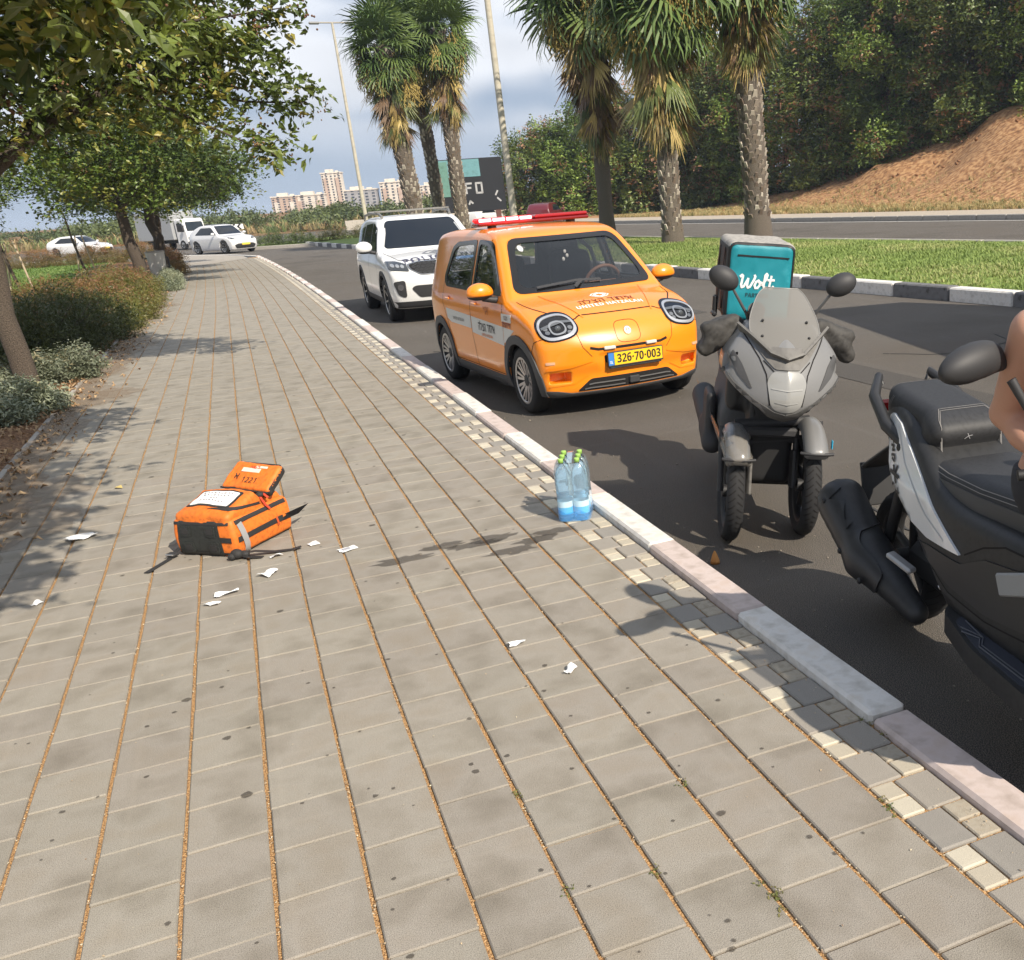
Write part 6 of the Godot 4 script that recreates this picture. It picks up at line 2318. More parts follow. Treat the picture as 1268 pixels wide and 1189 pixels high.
func build_suv() -> void:
	var t := thing("police_car", Vector3(3.20, ROAD, -19.35), 0.005, "white police car with roof bars and dark mesh grille parked behind the orange car", "car", "cars parked along the kerb")
	var top := Tab.new([[-2.42, 1.20], [-2.25, 1.52], [-1.8, 1.62], [-0.8, 1.685], [-0.1, 1.68], [0.25, 1.635], [0.55, 1.46], [0.95, 1.18], [1.10, 1.12], [1.5, 1.085], [2.0, 1.00], [2.22, 0.90], [2.40, 0.70]])
	var plan := Tab.new([[-2.45, 0.82], [-2.0, 0.92], [-1.0, 0.945], [1.2, 0.945], [1.8, 0.93], [2.4, 0.86]])
	var tuck := Tab.new([[0.15, 0.08], [0.35, 0.03], [0.55, 0.0], [0.85, 0.0], [1.0, 0.03], [1.1, 0.06], [1.4, 0.16], [1.65, 0.25], [1.75, 0.30]])
	var nose := Tab.new([[0.15, 2.18], [0.30, 2.30], [0.5, 2.36], [0.7, 2.38], [0.85, 2.36], [0.97, 2.25], [1.1, 2.0], [1.7, 1.2]])
	var tail := Tab.new([[0.2, -2.3], [0.6, -2.42], [1.0, -2.42], [1.5, -2.25], [1.7, -2.15]])
	var ax := [Vector3(0.90, 0.36, 1.42), Vector3(0.90, 0.36, -1.36)]
	var f := car_body(top, plan, tuck, nose, tail, 0.24, ax, 0.42, 0.08, 0.20)
	var white := paint(lin(0.74, 0.74, 0.73), 0.3)
	var shell := car_body(top, plan, tuck, nose, tail, 0.24, [], 0.42, 0.08, 0.20)
	var sort := func(p: Vector3) -> int:
		return 0 if float(shell.call(p)) > -0.018 else 1
	var got := iso(f, Vector3(-1.05, 0.15, -2.55), Vector3(1.05, 1.8, 2.5), 0.034, true, sort, 2)
	part("body", got[0], white, t)
	part("wheel_housing", got[1], M.black, t)
	var dark := mat(lin(0.012, 0.017, 0.026), 0.05)
	dark.metallic_specular = 0.28
	var O := Vector3(0, 0, 3.4)
	front_patch("windscreen", fillet(P2([-0.76, 1.155, 0.76, 1.155, 0.66, 1.40, 0.60, 1.60, -0.60, 1.60, -0.66, 1.40]), 0.09), f, dark, t, 0.004, 0.07)
	part("windscreen_edge", drape_line([Vector2(-0.745, 1.20), Vector2(-0.655, 1.40), Vector2(-0.605, 1.57)], 0.025, O, Vector3.RIGHT, Vector3.UP, Vector3.FORWARD, f, 0.008), mat(lin(0.5, 0.5, 0.5), 0.3), t)
	part("windscreen_edge", drape_line([Vector2(0.69, 1.25), Vector2(0.60, 1.50)], 0.03, O, Vector3.RIGHT, Vector3.UP, Vector3.FORWARD, f, 0.008), mat(lin(0.3, 0.32, 0.34), 0.3), t)
	side_patch("window", fillet(P2([-0.05, 1.11, 0.80, 1.11, 0.35, 1.50, 0.1, 1.56, -0.05, 1.57]), 0.05), f, dark, t, 0.004, 0.08)
	side_patch("window", fillet(P2([-1.15, 1.13, -0.11, 1.11, -0.11, 1.57, -0.95, 1.54]), 0.06), f, dark, t, 0.004, 0.08)
	side_patch("window", fillet(P2([-1.95, 1.20, -1.22, 1.14, -1.05, 1.52, -1.75, 1.46]), 0.06), f, dark, t, 0.004, 0.08)
	# grille of dark cells in a bright frame
	var g := fillet(P2([-0.44, 0.76, 0.44, 0.76, 0.60, 0.86, 0.62, 0.93, 0.44, 0.965, -0.44, 0.965, -0.62, 0.93, -0.60, 0.86]), 0.05)
	part("grille_frame", drape(g, O, Vector3.RIGHT, Vector3.UP, Vector3.FORWARD, f, 0.012, 0.05), mat(lin(0.30, 0.31, 0.32), 0.25, 0.7), t)
	var gi := fillet(P2([-0.43, 0.775, 0.43, 0.775, 0.575, 0.862, 0.59, 0.918, 0.43, 0.95, -0.43, 0.95, -0.59, 0.918, -0.575, 0.862]), 0.05)
	var gp := part("grille", drape(gi, O, Vector3.RIGHT, Vector3.UP, Vector3.FORWARD, f, 0.016, 0.05), M.gap, t)
	var mb := MB.new()
	for r in 4:
		for i in 15:
			var x := -0.52 + i * 0.074 + (0.037 if r % 2 else 0.0)
			var y := 0.795 + r * 0.042
			if Geometry2D.is_point_in_polygon(Vector2(x, y), gi):
				mb.add(drape_line([Vector2(x - 0.026, y), Vector2(x, y - 0.016), Vector2(x + 0.026, y), Vector2(x, y + 0.016)], 0.006, O, Vector3.RIGHT, Vector3.UP, Vector3.FORWARD, f, 0.024, 0.05, true))
	part("grille_mesh", mb, mat(lin(0.16, 0.165, 0.17), 0.3, 0.6), gp, "stuff")
	front_patch("blue_light", rect(0.02, 0.935, 0.52, 0.965), f, mat(lin(0.18, 0.33, 0.62), 0.2), t, 0.03, 0.05)
	for s in [-1.0, 1.0]:
		var hl := front_patch("headlamp", flip(fillet(P2([0.60, 0.825, 0.90, 0.86, 0.90, 0.985, 0.76, 0.985, 0.63, 0.94]), 0.03), s), f, mat(lin(0.05, 0.055, 0.06), 0.08), t, 0.010, 0.04)
		for q in [[0.69, 0.90], [0.76, 0.91], [0.83, 0.92]]:
			part("lens", drape(oval(s * q[0], q[1], 0.028, 0.026, 12), O, Vector3.RIGHT, Vector3.UP, Vector3.FORWARD, f, 0.016, 0.04), mat(lin(0.4, 0.41, 0.42), 0.15, 0.5), hl)
		var fg := front_patch("fog_surround", flip(fillet(P2([0.70, 0.42, 0.82, 0.46, 0.88, 0.68, 0.70, 0.70]), 0.05), s), f, M.plastic, t, 0.008, 0.04)
		part("fog_lamp", drape(oval(s * 0.775, 0.59, 0.045, 0.05, 14), O, Vector3.RIGHT, Vector3.UP, Vector3.FORWARD, f, 0.016, 0.04), mat(lin(0.12, 0.12, 0.13), 0.2, 0.5), fg)
		var mc := Vector3(s * 1.07, 1.20, 0.72)
		var cap := func(p: Vector3) -> float:
			return smax(sd_ell(p, mc, Vector3(0.14, 0.10, 0.09)), mc.z - 0.05 - p.z, 0.02)
		var mi := part("mirror", iso(cap, mc - Vector3(0.18, 0.14, 0.14), mc + Vector3(0.18, 0.14, 0.14), 0.025)[0], white, t)
		mb = MB.new()
		mb.ball(mc + Vector3(-s * 0.01, -0.07, 0), Vector3(0.12, 0.035, 0.07))
		mb.tube([mc + Vector3(-s * 0.06, -0.07, 0), mc + Vector3(-s * 0.18, -0.10, 0.02)], 0.03, 8)
		part("mirror_foot", mb, M.plastic, mi)
		mb = MB.new()
		mb.tube([Vector3(s * 0.60, 1.66, 0.15), Vector3(s * 0.62, 1.72, 0.0), Vector3(s * 0.65, 1.735, -0.9), Vector3(s * 0.65, 1.70, -1.7), Vector3(s * 0.65, 1.62, -1.85)], 0.022, 8)
		part("roof_rail", mb, mat(lin(0.25, 0.24, 0.22), 0.4, 0.5), t)
		for z in [1.42, -1.36]:
			wheel(t, Vector3(s * 0.815, 0.36, z), 0.36, 0.235, 7, 0.24, false)
	for z in [-0.20, -1.1]:
		mb = MB.new()
		mb.box(Vector3(0, 1.755, z), Vector3(1.34, 0.03, 0.07), 0.01)
		part("roof_bar", mb, mat(lin(0.25, 0.24, 0.22), 0.4, 0.5), t)
	front_patch("lower_intake", fillet(P2([-0.50, 0.42, 0.50, 0.42, 0.62, 0.57, 0.55, 0.61, -0.55, 0.61, -0.62, 0.57]), 0.04), f, M.plastic, t, 0.008, 0.05)
	front_patch("front_lip", fillet(P2([-0.92, 0.235, 0.92, 0.235, 0.90, 0.36, -0.90, 0.36]), 0.02), f, M.plastic, t, 0.008, 0.05)
	side_patch("sill_cladding", P2([-0.95, 0.23, 1.0, 0.23, 1.0, 0.36, -0.95, 0.36]), f, M.plastic, t, 0.008, 0.08)
	for c in [1.42, -1.36]:
		side_patch("wheel_arch", arch_band(c, 0.36, 0.40, 0.475, 0.26), shell, M.plastic, t, 0.010, 0.05)
	side_line("door_gap", [Vector2(0.86, 1.1), Vector2(0.92, 0.8), Vector2(0.88, 0.38)], 0.009, f, M.gap, t)
	side_line("door_gap", [Vector2(-0.08, 1.1), Vector2(-0.08, 0.38)], 0.009, f, M.gap, t)
	part("bonnet_edge", drape_line([Vector2(-0.80, 1.09), Vector2(-0.70, 1.0), Vector2(-0.55, 0.985), Vector2(0.55, 0.985), Vector2(0.70, 1.0), Vector2(0.80, 1.09)], 0.008, O, Vector3.RIGHT, Vector3.UP, Vector3.FORWARD, f, 0.002), M.gap, t)
	# red police plate, lettering on the bonnet
	var pz: float = nose.at(0.65) + 0.02
	mb = MB.new()
	mb.box(Vector3(0, 0.655, pz), Vector3(0.52, 0.115, 0.02), 0.004)
	var pl := part("number_plate", mb, mat(lin(0.78, 0.75, 0.72), 0.4), t)
	mb = MB.new()
	mb.ball(Vector3(-0.15, 0.655, pz + 0.010), Vector3(0.055, 0.042, 0.004))
	mb.box(Vector3(0.04, 0.655, pz + 0.011), Vector3(0.012, 0.07, 0.004))
	mb.box(Vector3(0.12, 0.655, pz + 0.011), Vector3(0.05, 0.07, 0.004))
	part("plate_print", mb, mat(lin(0.60, 0.03, 0.03), 0.5), pl)
	var bo := Vector3(0, 2.2, 0)
	var bd := Vector3(0, -1, 0)
	part("bonnet_text", drape_flat(letters("POLICE", 0.17, true), bo + Vector3(-0.26, 0, 1.98), Vector3.RIGHT, Vector3.FORWARD * 1.5, bd, f, 0.004), mat(lin(0.05, 0.05, 0.09), 0.6), t)
	part("bonnet_text", drape_flat(hebrew("mem shin tet resh he", 0.035, 0.15), bo + Vector3(0.30, 0, 1.98), Vector3.RIGHT, Vector3.FORWARD * 1.5, bd, f, 0.004), mat(lin(0.05, 0.05, 0.09), 0.6), t)
	var ring := MB.new()
	strokes("-1,0 -.6,.5 0,.7 .6,.5 1,0 .6,-.5 0,-.7 -.6,-.5 -1,0;-.5,0 0,.45 .5,0 0,-.45 -.5,0;-.3,0 .3,0;0,.3 0,-.3", 0.035, 0.24, Vector2.ZERO, 0.0, ring)
	part("bonnet_emblem", drape_flat(ring, bo + Vector3(0, 0, 1.62), Vector3.RIGHT, Vector3.FORWARD * 1.2, bd, f, 0.004), mat(lin(0.16, 0.17, 0.20), 0.5), t)
	mb = MB.new()
	mb.box(Vector3(0, 0.32, 0), Vector3(1.4, 0.2, 4.2), 0.03)
	part("underbody", mb, M.black, t)

# a plain car seen small: body, dark windows, lamps, wheels
func small_car(called: String, at: Vector3, turn: float, c: Color, label: String, L: float, W: float, Ht: float, coupe: bool, roof_dark := false) -> Node3D:
	var t := thing(called, at, turn, label, "car", "cars on the far roads")
	var h := L * 0.5
	var top := Tab.new([[-h, Ht * 0.66], [-h * 0.86, Ht * (0.78 if coupe else 0.93)], [-h * 0.4, Ht * 0.985], [-h * 0.08, Ht], [h * 0.14, Ht * 0.95], [h * 0.46, Ht * 0.66], [h * 0.85, Ht * 0.56], [h, Ht * 0.42]])
	var plan := Tab.new([[-h, W * 0.44], [-h * 0.7, W * 0.49], [h * 0.6, W * 0.49], [h, W * 0.43]])
	var tuck := Tab.new([[0.1, 0.08], [0.35, 0.02], [Ht * 0.5, 0.0], [Ht * 0.62, 0.04], [Ht, W * 0.14]])
	var nose := Tab.new([[0.15, h - 0.12], [0.45, h], [Ht * 0.5, h - 0.02], [Ht * 0.62, h - 0.3], [Ht, h - 1.2]])
	var tail := Tab.new([[0.2, -h + 0.1], [0.6, -h], [Ht * 0.7, -h + 0.05], [Ht, -h + 0.5]])
	var wz := h * 0.62
	var wr := Ht * 0.215
	var f := car_body(top, plan, tuck, nose, tail, 0.18, [Vector3(W * 0.45, wr, wz), Vector3(W * 0.45, wr, -wz)], wr + 0.05, 0.08, 0.16)
	part("body", iso(f, Vector3(-W * 0.56, 0.1, -h - 0.1), Vector3(W * 0.56, Ht + 0.1, h + 0.1), 0.055, true)[0], paint(c), t)
	var dark := mat(lin(0.012, 0.016, 0.022), 0.06)
	var wy := Ht * 0.645
	front_patch("windscreen", fillet(P2([-W * 0.40, wy + 0.02, W * 0.40, wy + 0.02, W * 0.31, Ht * 0.945, -W * 0.31, Ht * 0.945]), 0.06), f, dark, t, 0.006, 0.09)
	side_patch("window", fillet(P2([-h * 0.62, wy + 0.03, h * 0.36, wy, h * 0.08, Ht * 0.90, -h * 0.38, Ht * 0.90]), 0.08), f, dark, t, 0.006, 0.10)
	if roof_dark:
		part("roof_panel", drape(fillet(rect(-W * 0.31, -h * 0.7, W * 0.31, h * 0.05), 0.08), Vector3(0, 3, 0), Vector3.RIGHT, Vector3.BACK, Vector3.DOWN, f, 0.006, 0.12), M.gloss_black, t)
	front_patch("grille", fillet(P2([-W * 0.30, 0.25, W * 0.30, 0.25, W * 0.36, 0.42, W * 0.25, 0.50, -W * 0.25, 0.50, -W * 0.36, 0.42]), 0.04), f, M.plastic, t, 0.006, 0.09)
	for s in [-1.0, 1.0]:
		front_patch("headlamp", flip(fillet(P2([W * 0.24, Ht * 0.46, W * 0.43, Ht * 0.48, W * 0.44, Ht * 0.55, W * 0.33, Ht * 0.53]), 0.03), s), f, mat(lin(0.10, 0.11, 0.12), 0.1, 0.3), t, 0.008, 0.07)
		var mb := MB.new()
		mb.ball(Vector3(s * W * 0.54, wy + 0.06, h * 0.32), Vector3(0.11, 0.07, 0.07))
		part("mirror", mb, paint(c), t)
		for z in [wz, -wz]:
			wheel(t, Vector3(s * W * 0.43, wr, z), wr, 0.2, 6, wr * 0.66, false)
	var mb := MB.new()
	mb.box(Vector3(0, 0.47, h + 0.01), Vector3(0.5, 0.11, 0.03), 0.005)
	part("number_plate", mb, mat(lin(0.75, 0.55, 0.08), 0.4), t)
	return t

func build_far_vehicles() -> void:
	small_car("crossover_car", Vector3(-0.15, ROAD, -65.0), 0.55, lin(0.66, 0.66, 0.67), "white crossover car with a black roof coming out of the junction", 4.35, 1.80, 1.56, true, true)
	small_car("white_coupe", Vector3(-9.6, ROAD, -86.0), 0.95, lin(0.70, 0.70, 0.70), "low white car passing behind the russet hedge far left", 4.4, 1.8, 1.40, true)
	small_car("red_car", Vector3(19.3, ROAD, -66.0), 2.6, lin(0.11, 0.008, 0.012), "dark red car on the far carriageway, only its roof above the orange car", 4.3, 1.78, 1.5, false)
	small_car("white_car", Vector3(17.8, ROAD, -78.0), 2.4, lin(0.68, 0.68, 0.68), "white car beyond the red one, small beside the billboard's leg", 4.3, 1.78, 1.5, false)
	# the white box lorry behind the tree trunks
	var t := thing("box_lorry", Vector3(-2.45, ROAD, -81.0), 0.62, "white box lorry standing behind the dark tree trunks at the end of the pavement", "lorry")
	var mb := MB.new()
	mb.box(Vector3(0, 2.02, -2.7), Vector3(2.3, 2.35, 5.2), 0.05)
	part("cargo_box", mb, mat(lin(0.33, 0.34, 0.35), 0.5), t)
	var cabf := func(p: Vector3) -> float:
		var d := sd_box(p, Vector3(0, 1.45, 0.85), Vector3(0.98, 1.08, 0.80), 0.16)
		return smax(d, p.z - 1.62 + 0.22 * maxf(p.y - 1.3, 0) + 0.06 * p.x * p.x, 0.1)
	part("cab", iso(cabf, Vector3(-1.1, 0.2, -0.1), Vector3(1.1, 2.7, 1.8), 0.06, true)[0], paint(lin(0.72, 0.72, 0.72)), t)
	var dark := mat(lin(0.02, 0.028, 0.035), 0.06)
	front_patch("windscreen", fillet(P2([-0.86, 1.50, 0.86, 1.50, 0.80, 2.25, -0.80, 2.25]), 0.08), cabf, dark, t, 0.006, 0.1)
	side_patch("window", fillet(P2([0.35, 1.5, 1.3, 1.45, 1.15, 2.15, 0.4, 2.2]), 0.06), cabf, dark, t, 0.006, 0.1)
	front_patch("grille", fillet(P2([-0.55, 1.02, 0.55, 1.02, 0.60, 1.18, -0.60, 1.18]), 0.04), cabf, mat(lin(0.3, 0.31, 0.32), 0.3, 0.5), t, 0.008, 0.1)
	front_patch("bumper", fillet(rect(-0.97, 0.42, 0.97, 0.66), 0.04), cabf, M.plastic, t, 0.02, 0.1)
	for s in [-1.0, 1.0]:
		front_patch("headlamp", fillet(rect(s * 0.75 - 0.16, 0.82, s * 0.75 + 0.16, 1.02), 0.05), cabf, mat(lin(0.30, 0.31, 0.32), 0.15, 0.4), t, 0.01, 0.08)
		mb = MB.new()
		mb.box(Vector3(s * 1.18, 1.75, 1.5), Vector3(0.16, 0.42, 0.10), 0.03)
		mb.tube([Vector3(s * 0.95, 1.95, 1.4), Vector3(s * 1.18, 1.98, 1.5)], 0.02, 6)
		part("mirror", mb, M.plastic, t)
		wheel(t, Vector3(s * 0.9, 0.40, 0.8), 0.40, 0.24, 6, 0.24, false)
		wheel(t, Vector3(s * 0.9, 0.40, -3.6), 0.40, 0.24, 6, 0.24, false)
	mb = MB.new()
	mb.box(Vector3(0, 0.68, -2.0), Vector3(0.9, 0.24, 6.4), 0.03)
	part("chassis", mb, M.black, t)
	mb = MB.new()
	mb.box(Vector3(0, 0.62, 1.72), Vector3(0.5, 0.12, 0.03), 0.005)
	part("number_plate", mb, mat(lin(0.75, 0.55, 0.08), 0.4), t)
	t.scale = Vector3.ONE * 0.80
	# another lorry stands beyond the right edge; only the shadow of its tall box reaches the road in view
	copy_of(t, Vector3(8.45, ROAD, -3.78), -0.24, "white box lorry beyond the right edge, only its broad shadow on the road in view", Vector3(0.62, 1.03, 1.0))

# ---------------------------------------------------------------- the three-wheeled delivery scooter
func motor_wheel(parent: Node3D, at: Vector3, r: float, w: float, b := Basis.IDENTITY) -> void:
	var n := Node3D.new()
	n.name = "wheel"
	parent.add_child(n, true)
	n.transform = Transform3D(b, at)
	var ax := Basis(Vector3.BACK, -PI / 2)
	var rr := r - 0.075
	var prof := [[rr, -w * 0.30], [rr + 0.02, -w * 0.42]]
	for i in 13:
		var a := lerpf(-1.25, 1.25, i / 12.0)
		prof.append([r - (1.0 - cos(a)) * 0.055, sin(a) / sin(1.25) * w * 0.5])
	prof.append([rr + 0.02, w * 0.42]); prof.append([rr, w * 0.30])
	var mb := MB.new()
	mb.lathe(prof, 40, Vector3.ZERO, ax)
	part("tyre", mb, M.rubber, n)
	# tread grooves as slim raised bars that sweep back from the middle
	mb = MB.new()
	for i in 44:
		for s in [-1.0, 1.0]:
			var pts := []
			for k in 4:
				var q := k / 3.0
				var a := TAU * (i + (0.5 if s > 0 else 0.0)) / 44 + q * 0.12
				var lat: float = s * (0.06 + q * 0.36) * w
				var ang := asin(clampf(lat / (w * 0.5) * sin(1.25), -1, 1))
				var rad := r - (1.0 - cos(ang)) * 0.055 + 0.0012
				pts.append(Vector3(lat, cos(a) * rad, sin(a) * rad))
			for k in 3:
				var d: Vector3 = (pts[k + 1] - pts[k]).normalized()
				var o: Vector3 = Vector3(pts[k].x * 0.5, pts[k].y, pts[k].z).normalized()
				var e := d.cross(o) * 0.0035
				mb.quad(pts[k] - e, pts[k] + e, pts[k + 1] + e, pts[k + 1] - e, o)
	part("tread", mb, M.gap, n, "stuff")
	mb = MB.new()
	mb.lathe([[rr + 0.004, -w * 0.34], [rr - 0.015, -w * 0.28], [rr - 0.025, 0.0], [rr - 0.015, w * 0.28], [rr + 0.004, w * 0.34]], 32, Vector3.ZERO, ax)
	mb.tube([Vector3(-w * 0.5, 0, 0), Vector3(w * 0.5, 0, 0)], 0.035, 14)
	for i in 5:
		var a := TAU * i / 5
		mb.tube([Vector3(0, 0, 0), Vector3(0, cos(a) * rr, sin(a) * rr)], [0.022, 0.016], 6, false)
	part("rim", mb, M.black, n)
	mb = MB.new()
	mb.lathe([[0.05, 0.0], [rr - 0.055, 0.0], [rr - 0.055, 0.004], [0.05, 0.004]], 28, Vector3(w * 0.42, 0, 0), ax)
	part("brake_disc", mb, M.alu, n)

func build_tricycle_scooter() -> void:
	var t := thing("three_wheel_scooter", Vector3(2.365, ROAD, -4.57), 0.0, "dusty grey three-wheeled scooter with a smoked windscreen, facing the camera beside the kerb", "scooter", "scooters parked along the kerb")
	var lean := Basis(Vector3.UP, -0.36) * Basis(Vector3.BACK, -0.125)
	t.basis = lean
	var silver := paint(lin(0.165, 0.165, 0.165), 0.42)
	silver.clearcoat = 0.35
	silver.clearcoat_roughness = 0.25
	var dusty := rock(lin(0.155, 0.148, 0.138), T.dust, T.grain, 2.0, 0.02, 0.62, false)
	var hw := Tab.new([[0.69, 0.03], [0.73, 0.085], [0.79, 0.175], [0.86, 0.262], [0.92, 0.298], [0.99, 0.288], [1.06, 0.245], [1.12, 0.195], [1.17, 0.14]])
	var zf := Tab.new([[0.69, 0.27], [0.73, 0.325], [0.80, 0.355], [0.90, 0.335], [0.98, 0.29], [1.05, 0.225], [1.12, 0.12], [1.17, 0.03]])
	var f := func(p: Vector3) -> float:
		var x := absf(p.x)
		var d := smax((x - hw.at(p.y)) * 0.85, (p.z - zf.at(p.y) + 1.15 * x * x + 0.25 * x) * 0.85, 0.035)
		d = smax(d, -0.16 - p.z, 0.03)
		d = smax(d, p.y - 1.16 + 0.25 * maxf(0.0, p.z), 0.03)
		# crease of the flank: hollow above the lower edge
		var c := (Vector2(x - 0.30, p.y - 0.955).length() - 0.035)
		d = smax(d, -maxf(c, 0.05 - p.z), 0.03)
		return smax(d, 0.70 + 0.42 * maxf(0.0, 0.12 - p.z) - p.y, 0.03)
	part("front_fairing", iso(f, Vector3(-0.36, 0.62, -0.24), Vector3(0.36, 1.24, 0.44), 0.012, true)[0], silver, t)
	var O := Vector3(0, 0, 1.0)
	var U := Vector3.RIGHT
	var V := Vector3.UP
	var D := Vector3.FORWARD
	# headlamp, the panel over it, the lower lip and side scoops
	var hl := part("headlamp", drape(fillet(P2([-0.070, 0.945, 0.070, 0.945, 0.098, 0.900, 0.075, 0.785, 0.040, 0.757, -0.040, 0.757, -0.075, 0.785, -0.098, 0.900]), 0.02), O, U, V, D, f, 0.004, 0.025), paint(lin(0.27, 0.27, 0.26), 0.3), t)
	part("lamp_bar", drape_line([Vector2(-0.075, 0.868), Vector2(0, 0.862), Vector2(0.075, 0.868)], 0.006, O, U, V, D, f, 0.007), mat(lin(0.34, 0.34, 0.33), 0.3), hl)
	part("lamp_bar", drape_line([Vector2(-0.055, 0.805), Vector2(0, 0.798), Vector2(0.055, 0.805)], 0.005, O, U, V, D, f, 0.007), mat(lin(0.30, 0.30, 0.29), 0.3), hl)
	part("cowl_panel", drape(fillet(P2([-0.19, 1.115, -0.10, 1.05, 0.10, 1.05, 0.19, 1.115, 0.165, 1.065, 0.105, 0.995, 0.060, 0.955, -0.060, 0.955, -0.105, 0.995, -0.165, 1.065]), 0.012), O, U, V, D, f, 0.006, 0.03), dusty, t)
	for s in [-1.0, 1.0]:
		part("panel_gap", drape_line([Vector2(s * 0.205, 1.10), Vector2(s * 0.135, 1.0), Vector2(s * 0.102, 0.93), Vector2(s * 0.080, 0.785)], 0.006, O, U, V, D, f, 0.002, 0.03), M.gap, t)
		part("panel_gap", drape_line([Vector2(s * 0.065, 0.945), Vector2(s * 0.115, 0.99)], 0.005, O, U, V, D, f, 0.003, 0.03), M.gap, t)
		part("air_scoop", drape(fillet(flip(P2([0.272, 0.985, 0.255, 1.02, 0.215, 0.965, 0.165, 0.855, 0.180, 0.860, 0.235, 0.915]), s), 0.01), O, U, V, D, f, 0.004, 0.025), mat(lin(0.060, 0.060, 0.062), 0.6), t)
		part("lower_lip", drape(fillet(flip(P2([0.296, 0.895, 0.262, 0.845, 0.165, 0.775, 0.07, 0.722, 0.0, 0.705, 0.0, 0.745, 0.055, 0.757, 0.15, 0.805, 0.25, 0.875, 0.292, 0.925]), s), 0.006), O, U, V, D, f, 0.007, 0.025), mat(lin(0.075, 0.074, 0.072), 0.65), t)
	# smoked windscreen, curved, with its mounts
	var screen := mat(Color(0.46, 0.45, 0.43, 0.86), 0.16)
	screen.transparency = BaseMaterial3D.TRANSPARENCY_ALPHA
	var rows := []
	var back := []
	for i in 15:
		var q := i / 14.0
		var r := PackedVector3Array()
		var r2 := PackedVector3Array()
		var w := Tab.new([[0.0, 0.03], [0.12, 0.115], [0.30, 0.178], [0.50, 0.172], [0.75, 0.145], [0.92, 0.115], [1.0, 0.085]]).at(q)
		for j in 17:
			var x := (j / 8.0 - 1.0) * w
			var y := 0.995 + 0.315 * q + 0.35 * x * x * (1.0 - q) * 4.0
			var z := 0.275 - 0.34 * q - 0.05 * q * q - 2.3 * x * x
			r.append(Vector3(x, y, z))
			r2.append(Vector3(x, y - 0.002, z - 0.0035))
		rows.append(r)
		back.append(r2)
	var mb := MB.new()
	mb.grid(rows, false, Vector3(0, 0.3, 1))
	var ws := part("windscreen", mb, screen, t)
	mb = MB.new()
	var edge := []
	for i in 15:
		edge.append(rows[i][0])
	for j in range(1, 17):
		edge.append(rows[14][j])
	for i in range(13, -1, -1):
		edge.append(rows[i][16])
	mb.tube(edge, 0.0028, 6)
	part("edge", mb, mat(lin(0.22, 0.215, 0.205), 0.3), ws)
	for s in [-1.0, 1.0]:
		for q in [[0.112, 7], [0.118, 4]]:
			mb = MB.new()
			mb.ball(Vector3(s * q[0], rows[q[1]][8].y + 0.012, rows[q[1]][8].z - 2.3 * q[0] * q[0] + 0.006), Vector3.ONE * 0.0075, Basis.IDENTITY, 5, 8)
			part("screw", mb, M.black, ws)
		mb = MB.new()
		mb.tube([Vector3(s * 0.135, rows[8][8].y - 0.01, rows[8][8].z - 0.055), Vector3(s * 0.105, rows[6][8].y - 0.02, rows[6][8].z - 0.042), Vector3(s * 0.095, rows[3][8].y, rows[3][8].z - 0.03)], 0.006, 6)
		part("bracket", mb, M.black, ws)
	# dark deflector along the foot of the screen
	mb = MB.new()
	mb.band([Vector3(-0.225, 1.125, 0.02), Vector3(-0.15, 1.075, 0.15), Vector3(-0.075, 1.02, 0.25), Vector3(0, 1.0, 0.285), Vector3(0.075, 1.02, 0.25), Vector3(0.15, 1.075, 0.15), Vector3(0.225, 1.125, 0.02)], Vector3(0, 0.6, 1), 0.050, 0.012)
	part("deflector", mb, dusty, t)
	# handlebar, hand muffs, mirrors
	mb = MB.new()
	mb.tube([Vector3(-0.36, 1.10, -0.22), Vector3(-0.20, 1.10, -0.16), Vector3(0, 1.07, -0.12), Vector3(0.20, 1.10, -0.16), Vector3(0.36, 1.10, -0.22)], 0.014, 8)
	mb.box(Vector3(0, 1.10, -0.10), Vector3(0.24, 0.09, 0.12), 0.03)
	part("handlebar", mb, M.black, t)
	mb = MB.new()
	mb.tube([Vector3(-0.13, 1.175, -0.10), Vector3(-0.13, 1.20, -0.055)], 0.045, 16)
	part("phone_holder", mb, M.black, t)
	var muff_m := rock(lin(0.050, 0.047, 0.043), T.dust, T.cloth, 3.0, 0.05, 0.7, false)
	var fn := FastNoiseLite.new()
	fn.seed = 8
	fn.frequency = 5.0
	for s in [-1.0, 1.0]:
		var muff := func(p: Vector3) -> float:
			var q := Vector3(p.x * s, p.y, p.z)
			var e := Basis(Vector3.BACK, 0.42) * (q - Vector3(0.285, 1.085, -0.16))
			var d := sd_box(e, Vector3(0, 0, 0), Vector3(0.115, 0.050 + 0.10 * clampf(e.x + 0.05, -0.2, 0.2), 0.065), 0.035)
			e = Basis(Vector3.BACK, 0.75) * (q - Vector3(0.345, 1.015, -0.17))
			d = smin(d, sd_box(e, Vector3.ZERO, Vector3(0.085, 0.040, 0.070), 0.03), 0.04)
			return d + fn.get_noise_3dv(p * 0.9) * 0.020 + 0.003 * sin(q.x * 60.0 + q.y * 45.0)
		part("hand_muff", iso(muff, Vector3(-0.5 if s < 0 else 0.08, 0.9, -0.34), Vector3(-0.08 if s < 0 else 0.5, 1.26, 0.04), 0.014)[0], muff_m, t)
		mb = MB.new()
		mb.tube([Vector3(s * 0.155, 1.13, -0.12), Vector3(s * 0.175, 1.175, -0.115), Vector3(s * 0.255, 1.295, -0.10)], [0.010, 0.008, 0.007], 8)
		var st := part("mirror_stalk", mb, mat(lin(0.10, 0.10, 0.10), 0.4, 0.4), t)
		var mc := Vector3(s * 0.305, 1.345, -0.105)
